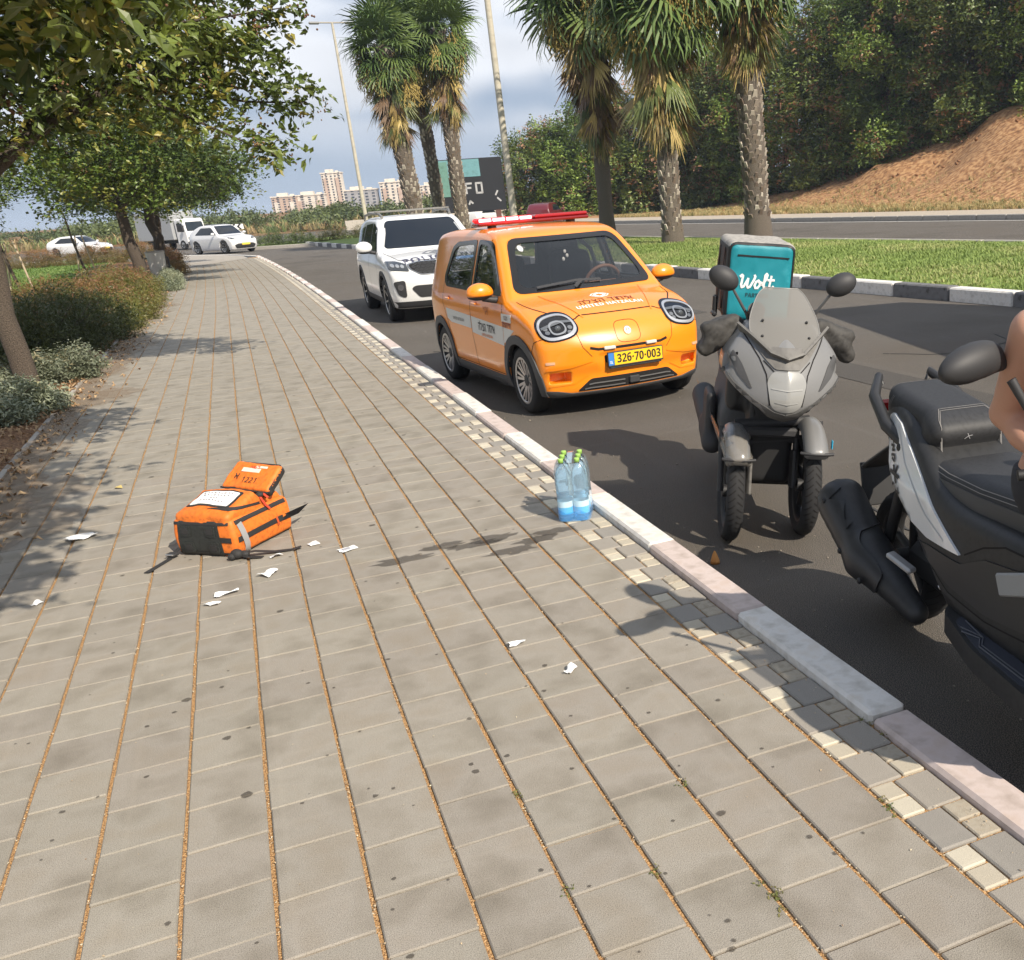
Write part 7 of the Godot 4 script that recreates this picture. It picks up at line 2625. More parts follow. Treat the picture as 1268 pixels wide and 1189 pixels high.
		var head := func(p: Vector3) -> float:
			var q := Basis(Vector3.BACK, -s * 0.45) * (p - mc)
			return smax(sd_ell(q, Vector3.ZERO, Vector3(0.082, 0.058, 0.050)), -0.018 - q.z, 0.012)
		var mh := part("mirror", iso(head, mc - Vector3(0.11, 0.10, 0.08), mc + Vector3(0.11, 0.10, 0.08), 0.009)[0], M.plastic, t)
		mb = MB.new()
		mb.ball(mc + Vector3(0, 0, -0.019), Vector3(0.070, 0.048, 0.003), Basis(Vector3.BACK, s * 0.45))
		part("mirror_glass", mb, M.chrome, mh)
	for q in [[-0.10, 0.03], [0.09, -0.02], [0.05, 0.05]]:
		mb = MB.new()
		mb.tube([Vector3(q[0], 1.08, -0.10), Vector3(q[0] * 1.8, 1.02, -0.02 + q[1]), Vector3(q[0] * 1.3, 0.86, -0.10), Vector3(q[0], 0.66, -0.04)], 0.006, 6)
		part("cable", mb, M.rubber, t)
	# wheels, forks and the two mudguards; the wheels lean with the frame
	for s in [-1.0, 1.0]:
		var w := Vector3(s * 0.20, 0.272 + s * 0.024, 0.0)
		motor_wheel(t, w, 0.272, 0.095)
		mb = MB.new()
		for k in [[-1.0, 0.72], [1.0, 0.72]]:
			mb.tube([w + Vector3(k[0] * 0.062, 0, 0.01), w + Vector3(k[0] * 0.062, 0.34, -0.07)], 0.017, 8)
		part("fork_leg", mb, M.plastic, t, "stuff")
		mb = MB.new()
		mb.box(w + Vector3(-s * 0.085, 0.10, 0.045), Vector3(0.018, 0.20, 0.12), 0.006, Basis(Vector3.RIGHT, -0.2))
		part("axle_cover", mb, dusty if s < 0 else M.plastic, t)
		var mg := func(p: Vector3) -> float:
			var q := p - w
			var ang := atan2(q.z, q.y)
			var rad := Vector2(q.y, q.z).length()
			var d := smax(absf(q.x) - 0.078 + 0.9 * pow(maxf(0, rad - 0.30), 1.0) * 0.6, absf(rad - 0.325 - 0.010 * cos(ang)) - 0.026 - 0.008 * cos(q.x * 18.0), 0.03)
			d = smax(d, (ang - 0.86) * 0.25, 0.02)
			return smax(d, (-0.55 - ang) * 0.25, 0.02)
		part("mudguard", iso(mg, w + Vector3(-0.12, 0.05, -0.28), w + Vector3(0.12, 0.42, 0.38), 0.013)[0], silver, t)
		mb = MB.new()
		var path := []
		for k in 9:
			var a := lerpf(-0.085, 0.085, k / 8.0)
			path.append(w + Vector3(a, cos(0.84) * 0.352, sin(0.84) * 0.352 - 3.0 * a * a))
		mb.tube(path, 0.009, 6)
		part("mudguard_lip", mb, M.plastic, t)
		if s < 0:
			var clr := mat(Color(0.55, 0.53, 0.50, 0.45), 0.2)
			clr.transparency = BaseMaterial3D.TRANSPARENCY_ALPHA
			part("mudguard_cover", drape(fillet(P2([-0.062, 0.22, 0.062, 0.22, 0.07, 0.31, 0.045, 0.40, -0.045, 0.40, -0.07, 0.31]), 0.03), Vector3(w.x, w.y - 0.02, 0.8), U, V, D, mg, 0.010, 0.03), clr, t)
		else:
			mb = MB.new()
			mb.box(w + Vector3(0.088, 0.27, 0.17), Vector3(0.004, 0.045, 0.03), 0.001)
			part("sticker", mb, mat(lin(0.02, 0.42, 0.70), 0.4), t)
	mb = MB.new()
	mb.tube([Vector3(-0.20, 0.60, -0.05), Vector3(0.20, 0.64, -0.05)], 0.030, 8)
	mb.tube([Vector3(-0.20, 0.50, -0.06), Vector3(0.20, 0.54, -0.06)], 0.022, 8)
	mb.box(Vector3(-0.02, 0.585, 0.02), Vector3(0.30, 0.05, 0.05), 0.012)
	part("tilt_linkage", mb, M.plastic, t)
	var core := func(p: Vector3) -> float:
		var d := sd_box(p, Vector3(0, 0.52, -0.14), Vector3(0.125, 0.24, 0.10), 0.04)
		d = smin(d, sd_box(p, Vector3(0, 0.32, -0.60), Vector3(0.19, 0.09, 0.42), 0.05), 0.05)
		return smin(d, sd_box(p, Vector3(0, 0.80, -0.24), Vector3(0.24, 0.16, 0.07), 0.05), 0.04)
	part("radiator_and_frame", iso(core, Vector3(-0.30, 0.18, -1.08), Vector3(0.30, 1.02, 0.02), 0.028, true)[0], M.black, t)
	var rear := func(p: Vector3) -> float:
		var x := absf(p.x)
		var top := 0.80 + 0.10 * smoothstep(-0.75, -1.0, p.z)
		var d := smax(smax(p.y - top, x - 0.175 - 0.05 * smoothstep(0.72, 0.55, p.y), 0.06), 0.42 + 0.30 * smoothstep(-0.85, -1.55, p.z) - p.y, 0.06)
		return smax(d, absf(p.z + 1.02) - 0.55, 0.06)
	part("rear_body", iso(rear, Vector3(-0.28, 0.38, -1.65), Vector3(0.28, 0.96, -0.42), 0.028, true)[0], mat(lin(0.07, 0.07, 0.072), 0.75), t)
	var seat := func(p: Vector3) -> float:
		return sd_box(p, Vector3(0, 0.83 + 0.08 * smoothstep(-0.80, -0.95, p.z), -0.90), Vector3(0.15, 0.065, 0.36), 0.05)
	part("seat", iso(seat, Vector3(-0.2, 0.72, -1.32), Vector3(0.2, 1.02, -0.48), 0.025, true)[0], M.rubber, t)
	motor_wheel(t, Vector3(0, 0.272, -1.42), 0.272, 0.13)
	var muffler := func(p: Vector3) -> float:
		var d := sd_cap(p, Vector3(-0.235, 0.33, -0.75), Vector3(-0.255, 0.50, -1.40), 0.060, 0.080)
		return smin(d, sd_box(p, Vector3(-0.265, 0.46, -0.86), Vector3(0.030, 0.18, 0.13), 0.03), 0.05)
	part("muffler", iso(muffler, Vector3(-0.40, 0.2, -1.55), Vector3(-0.12, 0.72, -0.62), 0.02)[0], M.plastic, t)
	mb = MB.new()
	mb.box(Vector3(0, 1.02, -1.27), Vector3(0.34, 0.02, 0.46), 0.006)
	for s in [-1.0, 1.0]:
		mb.tube([Vector3(s * 0.14, 0.90, -1.15), Vector3(s * 0.15, 1.015, -1.25)], 0.012, 6)
	part("rear_rack", mb, M.black, t)
	mb = MB.new()
	mb.box(Vector3(-0.245, 1.10, -1.16), Vector3(0.03, 0.13, 0.05), 0.01)
	mb.box(Vector3(-0.255, 1.06, -1.10), Vector3(0.03, 0.03, 0.12), 0.01)
	part("rack_clamp", mb, M.black, t)
	# turquoise delivery bag on the rack: a thing of its own
	var g := thing("delivery_bag", t.position + lean * Vector3(0, 1.035, -1.30), 0.0, "turquoise insulated delivery bag with white lettering and grey dusty top on the scooter's rack", "delivery bag")
	g.basis = lean * Basis(Vector3.UP, 0.05) * Basis(Vector3.RIGHT, 0.07)
	var turq := rock(lin(0.009, 0.265, 0.330), T.speck, T.cloth, 2.5, 0.04, 0.55, false)
	var greytop := rock(lin(0.36, 0.34, 0.31), T.dust, T.cloth, 2.5, 0.05, 0.75, false)
	var bag := func(p: Vector3) -> float:
		return sd_box(p, Vector3(0, 0.235, 0), Vector3(0.208, 0.235, 0.225), 0.045) + fn.get_noise_3dv(p * 0.9) * 0.008
	var sides := func(p: Vector3) -> int:
		if p.z > 0.195 and absf(p.x) < 0.190 and p.y > 0.015 and p.y < 0.452:
			return 0
		return 1 if p.y > 0.435 else 2
	var bm := iso(bag, Vector3(-0.26, -0.06, -0.28), Vector3(0.26, 0.52, 0.28), 0.0115, false, sides, 3)
	part("front_panel", bm[0], turq, g)
	part("top_panel", bm[1], greytop, g)
	part("side_panel", bm[2], rock(lin(0.045, 0.055, 0.058), T.dust, T.cloth, 2.5, 0.05, 0.7, false), g)
	var bo := Vector3(0, 0, 0.6)
	part("front_flap", drape(fillet(rect(-0.192, 0.012, 0.192, 0.456), 0.04), bo, U, V, D, bag, 0.003, 0.04), turq, g)
	part("piping", drape_line(Array(fillet(rect(-0.194, 0.010, 0.194, 0.459), 0.045)), 0.012, bo, U, V, D, bag, 0.005, 0.03, true), M.black, g)
	part("zip", drape_line([Vector2(-0.150, 0.395), Vector2(0.165, 0.390)], 0.010, bo, U, V, D, bag, 0.006), M.black, g)
	# hand-lettered style word
	var word := MB.new()
	var sw := 0.0135
	var sc := 0.078
	var W0 := Vector2(-0.128, 0.205)
	strokes("-.06,.86 .06,.98 .14,.92 .12,.25 .2,.06 .34,.12 .58,.72;.58,.72 .60,.2 .70,.05 .84,.12 1.06,.66 1.10,.90 1.04,.99", sw, sc, W0, 0.14, word)
	strokes("1.42,.62 1.24,.5 1.18,.24 1.28,.05 1.46,.06 1.58,.26 1.56,.5 1.42,.62 1.5,.5 1.72,.46", sw, sc, W0, 0.14, word)
	strokes("1.80,.28 2.02,.74 2.08,1.06 2.0,1.14 1.92,1.02 1.90,.3 1.98,.06 2.12,.12", sw, sc, W0, 0.10, word)
	strokes("2.36,.98 2.34,.25 2.42,.06 2.58,.10 2.66,.22;2.16,.68 2.62,.70", sw, sc, W0, 0.14, word)
	part("lettering", drape_flat(word, bo, U, V, D, bag, 0.007), M.white, g)
	part("lettering", drape_flat(letters("PARTNER", 0.024), bo + Vector3(-0.015, 0.165, 0), U, V, D, bag, 0.006), mat(lin(0.008, 0.06, 0.075), 0.6), g)
	mb = MB.new()
	mb.band([Vector3(-0.212, 0.42, 0.10), Vector3(-0.224, 0.25, 0.12), Vector3(-0.214, 0.06, 0.10)], Vector3(0, 0, 1), 0.035, 0.004)
	mb.band([Vector3(-0.212, 0.42, -0.08), Vector3(-0.222, 0.25, -0.10), Vector3(-0.214, 0.06, -0.08)], Vector3(0, 0, 1), 0.035, 0.004)
	part("strap", mb, M.black, g)

# ---------------------------------------------------------------- the large black scooter at the right edge
const SC_AT := Vector3(2.41, -0.12, -3.27)
const SC_TURN := -0.18

func build_scooter() -> void:
	var t := thing("maxi_scooter", SC_AT, SC_TURN, "large black scooter with a white tail panel and stitched seat, cut by the right edge", "scooter", "scooters parked along the kerb")
	var black := mat(lin(0.020, 0.020, 0.021), 0.42)
	var dull := rock(lin(0.022, 0.022, 0.0225), T.dust, T.grain, 3.0, 0.015, 0.55, false)
	var seat_m := rock(lin(0.026, 0.0265, 0.029), T.dust, T.cloth, 5.0, 0.03, 0.62, false)
	var top := Tab.new([[-0.20, 0.985], [-0.08, 0.995], [0.12, 0.99], [0.25, 0.965], [0.42, 0.885], [0.66, 0.775], [0.85, 0.755], [1.30, 0.76]])
	var bot := Tab.new([[-0.20, 0.90], [-0.05, 0.80], [0.10, 0.66], [0.25, 0.54], [0.40, 0.46], [0.55, 0.36], [0.72, 0.26], [1.35, 0.22]])
	var wid := Tab.new([[-0.20, 0.085], [0.0, 0.155], [0.20, 0.198], [0.45, 0.215], [0.80, 0.235], [1.10, 0.23], [1.35, 0.21]])
	var hull := func(p: Vector3) -> float:
		var x := absf(p.x)
		var t0: float = bot.at(p.z)
		var w: float = wid.at(p.z) - 0.045 * clampf((p.y - 0.72) / 0.25, 0.0, 1.0) - 0.075 * clampf((t0 + 0.16 - p.y) / 0.16, 0.0, 1.0)
		var d := smax((p.y - top.at(p.z)) * 0.9, x - w, 0.05)
		d = smax(d, (t0 - p.y) * 0.8, 0.035)
		return smax(d, maxf(-0.19 - p.z, p.z - 1.34), 0.04)
	part("side_body", iso(hull, Vector3(-0.28, 0.18, -0.26), Vector3(0.28, 1.04, 1.42), 0.017, true)[0], dull, t)
	var seat := func(p: Vector3) -> float:
		var x := absf(p.x)
		var a := sd_box(p, Vector3(0, 0.945 - 0.10 * (p.z - 0.2), 0.19), Vector3(0.136 - 0.10 * maxf(0.0, 0.12 - p.z), 0.072, 0.215), 0.055)
		var b := sd_box(p, Vector3(0, 0.765 + 0.03 * (p.z - 0.8), 0.83), Vector3(0.185 - 0.09 * maxf(0.0, p.z - 0.85), 0.085, 0.42), 0.060)
		var q := Basis(Vector3.RIGHT, -0.50) * (p - Vector3(0, 0.89, 0.395))
		var c := sd_box(q, Vector3.ZERO, Vector3(0.150, 0.085, 0.055), 0.05)
		return smin(smin(a, c, 0.05), b, 0.045) + 0.25 * x * x * 0.1
	part("seat", iso(seat, Vector3(-0.26, 0.60, -0.10), Vector3(0.26, 1.10, 1.34), 0.0135, true)[0], seat_m, t)
	# stitched seams
	var thread := mat(lin(0.20, 0.19, 0.18), 0.8)
	var so := Vector3(-0.8, 0, 0)
	for e in [0.0, 0.012]:
		part("seam", drape_line([Vector2(0.02 + e, 0.90), Vector2(0.035 + e, 0.96), Vector2(0.07 + e, 1.0)], 0.0025, so, Vector3.BACK, V3U, Vector3.RIGHT, seat, 0.0015, 0.02), thread, t)
		part("seam", drape_line([Vector2(0.50, 0.83 - e), Vector2(0.62, 0.825 - e), Vector2(0.85, 0.83 - e), Vector2(1.20, 0.845 - e)], 0.0025, so, Vector3.BACK, V3U, Vector3.RIGHT, seat, 0.0015, 0.03), thread, t)
		part("seam", drape_line([Vector2(-0.13 + 0.0, 0.02 + e), Vector2(-0.10, 0.015 + e), Vector2(0.10, 0.015 + e), Vector2(0.13, 0.02 + e)], 0.0025, Vector3(0, 1.5, 0), Vector3.RIGHT, Vector3.BACK, Vector3.DOWN, seat, 0.0015, 0.02), thread, t)
		part("seam", drape_line([Vector2(-0.125, 0.50), Vector2(-0.115, 0.44 - e), Vector2(-0.09, 0.385 - e), Vector2(0.09, 0.385 - e), Vector2(0.115, 0.44 - e), Vector2(0.125, 0.50)], 0.0025, Vector3(0, 1.5, 0), Vector3.RIGHT, Vector3.BACK, Vector3.DOWN, seat, 0.0015, 0.02), thread, t)
	part("seat_mark", drape_flat(strokes("0,0 .8,.5 1.6,.6;.8,.5 .6,1;.8,.5 1.2,-.1", 0.003, 0.018), Vector3(-0.03, 0.90, 1.2), Vector3.RIGHT, V3U, Vector3.FORWARD, seat, 0.002), mat(lin(0.3, 0.3, 0.31), 0.4), t)
	# white tail panel with a dark mark, black edge behind it
	var white := paint(lin(0.66, 0.68, 0.69), 0.35)
	var pan := fillet(P2([0.085, 0.925, 0.13, 0.945, 0.235, 0.925, 0.40, 0.835, 0.64, 0.700, 0.84, 0.605, 0.58, 0.585, 0.30, 0.615, 0.23, 0.665]), 0.012)
	var mark := P2([0.16, 0.80, 0.30, 0.80])
	for s in [-1.0, 1.0]:
		var o := Vector3(s * 0.8, 0, 0)
		var dd := Vector3(-s, 0, 0)
		var tp := part("tail_panel", drape(pan, o, Vector3.BACK, V3U, dd, hull, 0.008, 0.035), white, t)
		part("panel_crease", drape_line([Vector2(0.215, 0.915), Vector2(0.34, 0.79), Vector2(0.56, 0.665), Vector2(0.72, 0.62)], 0.010, o, Vector3.BACK, V3U, dd, hull, 0.011, 0.03), white, tp)
		var uu := Vector3(0, 0.35, 0.94).normalized() if false else Vector3(0, -0.80, 0.60)
		var vv := Vector3(0, 0.60, 0.80)
		var sg := MB.new()
		strokes("0,.1 .2,.5 .5,.6;.45,0 .5,.55 .9,.6;1.0,.1 1.2,.6 1.5,.2 1.6,.7;1.9,0 2.0,.6 2.4,.7;2.2,.1 2.6,.5", 0.010, 0.045, Vector2(-0.02, 0.0), 0.3, sg)
		strokes("3.2,-.4 4.3,1.0;4.3,-.5 3.3,1.0;3.0,.3 4.5,.3", 0.016, 0.045, Vector2(-0.02, 0.0), 0.1, sg)
		strokes("5.1,.0 5.6,.5;5.6,.0 5.1,.5", 0.008, 0.045, Vector2(-0.02, 0.0), 0.0, sg)
		part("panel_mark", drape_flat(sg, o + Vector3(0, 0.85, 0.165), uu, vv, dd, hull, 0.012), mat(lin(0.02, 0.02, 0.022), 0.5), tp)
	# grab rails
	for s in [-1.0, 1.0]:
		var mb := MB.new()
		mb.tube([Vector3(s * 0.165, 0.845, 0.26), Vector3(s * 0.185, 0.90, 0.13), Vector3(s * 0.170, 0.985, -0.02), Vector3(s * 0.11, 1.045, -0.11), Vector3(s * 0.10, 1.01, -0.10)], [0.022, 0.026, 0.024, 0.018, 0.012], 8)
		part("grab_rail", mb, black, t)
		mb = MB.new()
		mb.ball(Vector3(s * 0.172, 0.835, 0.255), Vector3(0.025, 0.025, 0.035))
		part("rail_mount", mb, M.black, t)
	# silencer on the right, with its heat shield, and footpeg
	var muf := func(p: Vector3) -> float:
		var d := sd_cap(p, Vector3(-0.205, 0.235, 0.46), Vector3(-0.235, 0.33, 0.10), 0.045, 0.092)
		d = smin(d, sd_cap(p, Vector3(-0.235, 0.33, 0.10), Vector3(-0.245, 0.505, -0.185), 0.092, 0.102), 0.05)
		d = smax(d, (p - Vector3(-0.245, 0.53, -0.245)).dot(Vector3(0, 0.52, -0.85)) , 0.02)
		return d
	var mo := part("silencer", iso(muf, Vector3(-0.40, 0.15, -0.36), Vector3(-0.10, 0.70, 0.56), 0.0135)[0], dull, t)
	var shield := fillet(P2([-0.24, 0.46, -0.18, 0.605, -0.02, 0.54, 0.10, 0.43, 0.30, 0.33, 0.27, 0.25, 0.06, 0.30, -0.10, 0.38]), 0.03)
	part("heat_shield", drape(shield, Vector3(-0.8, 0, 0), Vector3.BACK, V3U, Vector3.RIGHT, muf, 0.010, 0.03), black, mo)
	var mb := MB.new()
	for q in [[-0.15, 0.53], [0.02, 0.36], [0.20, 0.29]]:
		mb.ball(Vector3(-0.345 + 0.3 * maxf(0.0, q[0] * 0.2), q[1], q[0]), Vector3(0.010, 0.014, 0.014), Basis.IDENTITY, 5, 8)
	part("bolt", mb, M.black, mo, "stuff")
	mb = MB.new()
	mb.lathe([[0.055, 0.0], [0.05, 0.012], [0.03, 0.015], [0.028, -0.03], [0.0, -0.03]], 18, Vector3(-0.247, 0.545, -0.245), Basis(Vector3.RIGHT, -1.02))
	part("end_cap", mb, M.black, mo)
	mb = MB.new()
	mb.box(Vector3(-0.255, 0.435, 0.42), Vector3(0.045, 0.024, 0.13), 0.008, Basis.from_euler(Vector3(0.35, 0.4, 0)))
	part("footpeg", mb, mat(lin(0.40, 0.40, 0.40), 0.45, 0.6), t)
	motor_wheel(t, Vector3(0, 0.285, 0.0), 0.285, 0.15)
	mb = MB.new()
	mb.box(Vector3(0.02, 0.33, 0.32), Vector3(0.22, 0.20, 0.46), 0.06)
	mb.tube([Vector3(-0.13, 0.30, 0.0), Vector3(-0.15, 0.66, 0.20)], 0.024, 10)
	mb.tube([Vector3(0.13, 0.30, 0.0), Vector3(0.15, 0.66, 0.20)], 0.024, 10)
	part("engine_and_shocks", mb, M.black, t)
	mb = MB.new()
	mb.box(Vector3(0, 0.69, -0.16), Vector3(0.22, 0.02, 0.34), 0.008, Basis(Vector3.RIGHT, -0.5))
	mb.box(Vector3(0, 0.52, -0.33), Vector3(0.19, 0.20, 0.012), 0.004, Basis(Vector3.RIGHT, -0.2))
	part("rear_mudguard", mb, M.black, t)
	mb = MB.new()
	mb.box(Vector3(0, 0.90, -0.20), Vector3(0.16, 0.05, 0.03), 0.012)
	part("tail_lamp", mb, mat(lin(0.25, 0.01, 0.012), 0.2), t)
	# footboards with ribbed rubber mats
	for s in [-1.0, 1.0]:
		mb = MB.new()
		var bp := fillet(P2([s * 0.19, 0.70, s * 0.255, 0.76, s * 0.315, 1.06, s * 0.325, 1.42, s * 0.17, 1.50]), 0.04)
		var tr := Transform3D(Basis(Vector3.RIGHT, PI / 2), Vector3(0, 0.30, 0))
		mb.prism(bp, Transform3D(Basis(Vector3(1, 0, 0), Vector3(0, 0, 1), Vector3(0, 1, 0)), Vector3(0, 0.30, 0)), 0.0, 0.075, 0.012)
		var fb := part("footboard", mb, dull, t)
		mb = MB.new()
		mb.prism(fillet(P2([s * 0.215, 0.83, s * 0.262, 0.86, s * 0.300, 1.08, s * 0.305, 1.36, s * 0.225, 1.40]), 0.03), Transform3D(Basis(Vector3(1, 0, 0), Vector3(0, 0, 1), Vector3(0, 1, 0)), Vector3(0, 0.375, 0)), -0.002, 0.005, 0.002)
		part("rubber_mat", mb, mat(lin(0.030, 0.034, 0.048), 0.7), fb)
		mb = MB.new()
		mb.tube([Vector3(s * 0.272, 0.383, 0.92), Vector3(s * 0.245, 0.383, 1.02), Vector3(s * 0.278, 0.383, 1.07), Vector3(s * 0.270, 0.383, 1.33)], 0.0028, 6)
		mb.tube([Vector3(s * 0.286, 0.383, 0.95), Vector3(s * 0.258, 0.383, 1.02), Vector3(s * 0.290, 0.383, 1.075), Vector3(s * 0.284, 0.383, 1.33)], 0.0028, 6)
		mb.tube([Vector3(s * 0.232, 0.383, 0.88), Vector3(s * 0.245, 0.383, 1.01)], 0.0028, 6)
		part("mat_rib", mb, mat(lin(0.075, 0.08, 0.095), 0.6), fb, "stuff")
	mb = MB.new()
	mb.box(Vector3(-0.235, 0.625, 1.17), Vector3(0.018, 0.075, 0.19), 0.006, Basis.from_euler(Vector3(-0.35, 0, 0.05)))
	part("side_trim", mb, mat(lin(0.26, 0.27, 0.275), 0.45), t)
	for s in [-1.0, 1.0]:
		var o := Vector3(s * 0.8, 0, 0)
		var dd := Vector3(-s, 0, 0)
		part("panel_gap", drape_line([Vector2(0.30, 0.575), Vector2(0.52, 0.52), Vector2(0.75, 0.44), Vector2(1.0, 0.43), Vector2(1.30, 0.46)], 0.006, o, Vector3.BACK, V3U, dd, hull, 0.001, 0.03), M.gap, t)
		part("panel_gap", drape_line([Vector2(0.86, 0.615), Vector2(0.98, 0.68), Vector2(1.10, 0.72), Vector2(1.30, 0.725)], 0.006, o, Vector3.BACK, V3U, dd, hull, 0.001, 0.03), M.gap, t)
		part("side_fairing", drape(fillet(P2([0.40, 0.535, 0.60, 0.56, 0.84, 0.575, 1.0, 0.645, 1.30, 0.685, 1.30, 0.49, 1.0, 0.455, 0.76, 0.47]), 0.02), o, Vector3.BACK, V3U, dd, hull, 0.006, 0.05), black, t)
		part("seat_skirt", drape(fillet(P2([0.46, 0.80, 0.60, 0.800, 1.18, 0.815, 1.18, 0.70, 0.86, 0.69, 0.62, 0.74]), 0.03), o, Vector3.BACK, V3U, dd, seat, 0.004, 0.04), mat(lin(0.055, 0.055, 0.056), 0.6), t)
		for q in [[0.62, 0.40], [0.95, 0.50], [1.18, 0.60]]:
			part("bolt", drape(oval(q[0], q[1], 0.009, 0.009, 10), o, Vector3.BACK, V3U, dd, hull, 0.005, 0.03), M.alu, t)
	# front: tunnel, leg shield, fairing, screen, bar, mirrors, wheel
	var front := func(p: Vector3) -> float:
		var x := absf(p.x)
		var d := sd_box(p, Vector3(0, 0.50, 1.25), Vector3(0.10, 0.22, 0.30), 0.06)
		var q := Basis(Vector3.RIGHT, 0.30) * (p - Vector3(0, 0.70, 1.56))
		d = smin(d, sd_box(q, Vector3.ZERO, Vector3(0.31 - 0.12 * clampf(q.y / 0.4, 0, 1) - 0.10 * clampf(-q.y / 0.4, 0, 1), 0.40, 0.065), 0.05), 0.06)
		return smin(d, sd_ell(p, Vector3(0, 0.86, 1.74), Vector3(0.33, 0.30, 0.28)) , 0.06)
	part("front_fairing", iso(front, Vector3(-0.36, 0.20, 0.90), Vector3(0.36, 1.24, 2.08), 0.03, true)[0], dull, t)
	var ws := mat(Color(0.05, 0.05, 0.055, 0.8), 0.1)
	ws.transparency = BaseMaterial3D.TRANSPARENCY_ALPHA
	var rows := []
	for i in 7:
		var q := i / 6.0
		var r := PackedVector3Array()
		for j in 11:
			var x := (j / 5.0 - 1.0) * lerpf(0.21, 0.14, q)
			r.append(Vector3(x, 1.04 + 0.34 * q, 1.90 - 0.22 * q - 1.6 * x * x))
		rows.append(r)
	mb = MB.new()
	mb.grid(rows, false, Vector3.BACK)
	part("windscreen", mb, ws, t)
	mb = MB.new()
	mb.tube([Vector3(-0.35, 1.03, 1.34), Vector3(-0.22, 1.04, 1.38), Vector3(0, 1.02, 1.42), Vector3(0.22, 1.04, 1.38), Vector3(0.35, 1.03, 1.34)], 0.016, 8)
	part("handlebar", mb, M.black, t)
	for s in [-1.0, 1.0]:
		mb = MB.new()
		mb.tube([Vector3(s * 0.27, 1.05, 1.34), Vector3(s * 0.32, 1.20, 1.33), Vector3(s * 0.36, 1.285, 1.30)], [0.012, 0.011, 0.014], 8)
		part("mirror_stalk", mb, M.plastic, t)
		var mc := Vector3(s * 0.445, 1.330, 1.235)
		var head := func(p: Vector3) -> float:
			var q := Basis(Vector3.UP, s * 0.30) * (p - mc)
			q = Basis(Vector3.BACK, s * 0.16) * q
			var d := sd_ell(q, Vector3(0, 0, 0), Vector3(0.112, 0.052, 0.050))
			d = smin(d, sd_cap(q, Vector3(-s * 0.05, -0.015, 0.0), Vector3(-s * 0.10, -0.035, 0.01), 0.030, 0.018), 0.03)
			return smax(d, -0.020 - q.z, 0.012)
		var mi := part("mirror", iso(head, mc - Vector3(0.17, 0.10, 0.10), mc + Vector3(0.17, 0.10, 0.10), 0.0095)[0], M.plastic, t)
		mb = MB.new()
		mb.ball(mc + Basis(Vector3.UP, -s * 0.30) * Vector3(0, 0, -0.022), Vector3(0.095, 0.042, 0.003), Basis(Vector3.UP, -s * 0.30) * Basis(Vector3.BACK, -s * 0.16))
		part("mirror_glass", mb, M.chrome, mi)
	motor_wheel(t, Vector3(0, 0.29, 1.58), 0.285, 0.12)
	mb = MB.new()
	for s in [-1.0, 1.0]:
		mb.tube([Vector3(s * 0.09, 0.29, 1.58), Vector3(s * 0.09, 0.75, 1.46)], 0.020, 8)
	part("fork", mb, M.black, t)
	mb = MB.new()
	mb.tube([Vector3(0.16, 0.30, 0.62), Vector3(0.27, 0.02, 0.60)], 0.012, 6)
	mb.box(Vector3(0.275, 0.012, 0.60), Vector3(0.05, 0.02, 0.06), 0.004)
	part("side_stand", mb, M.black, t)

const V3U := Vector3(0, 1, 0)

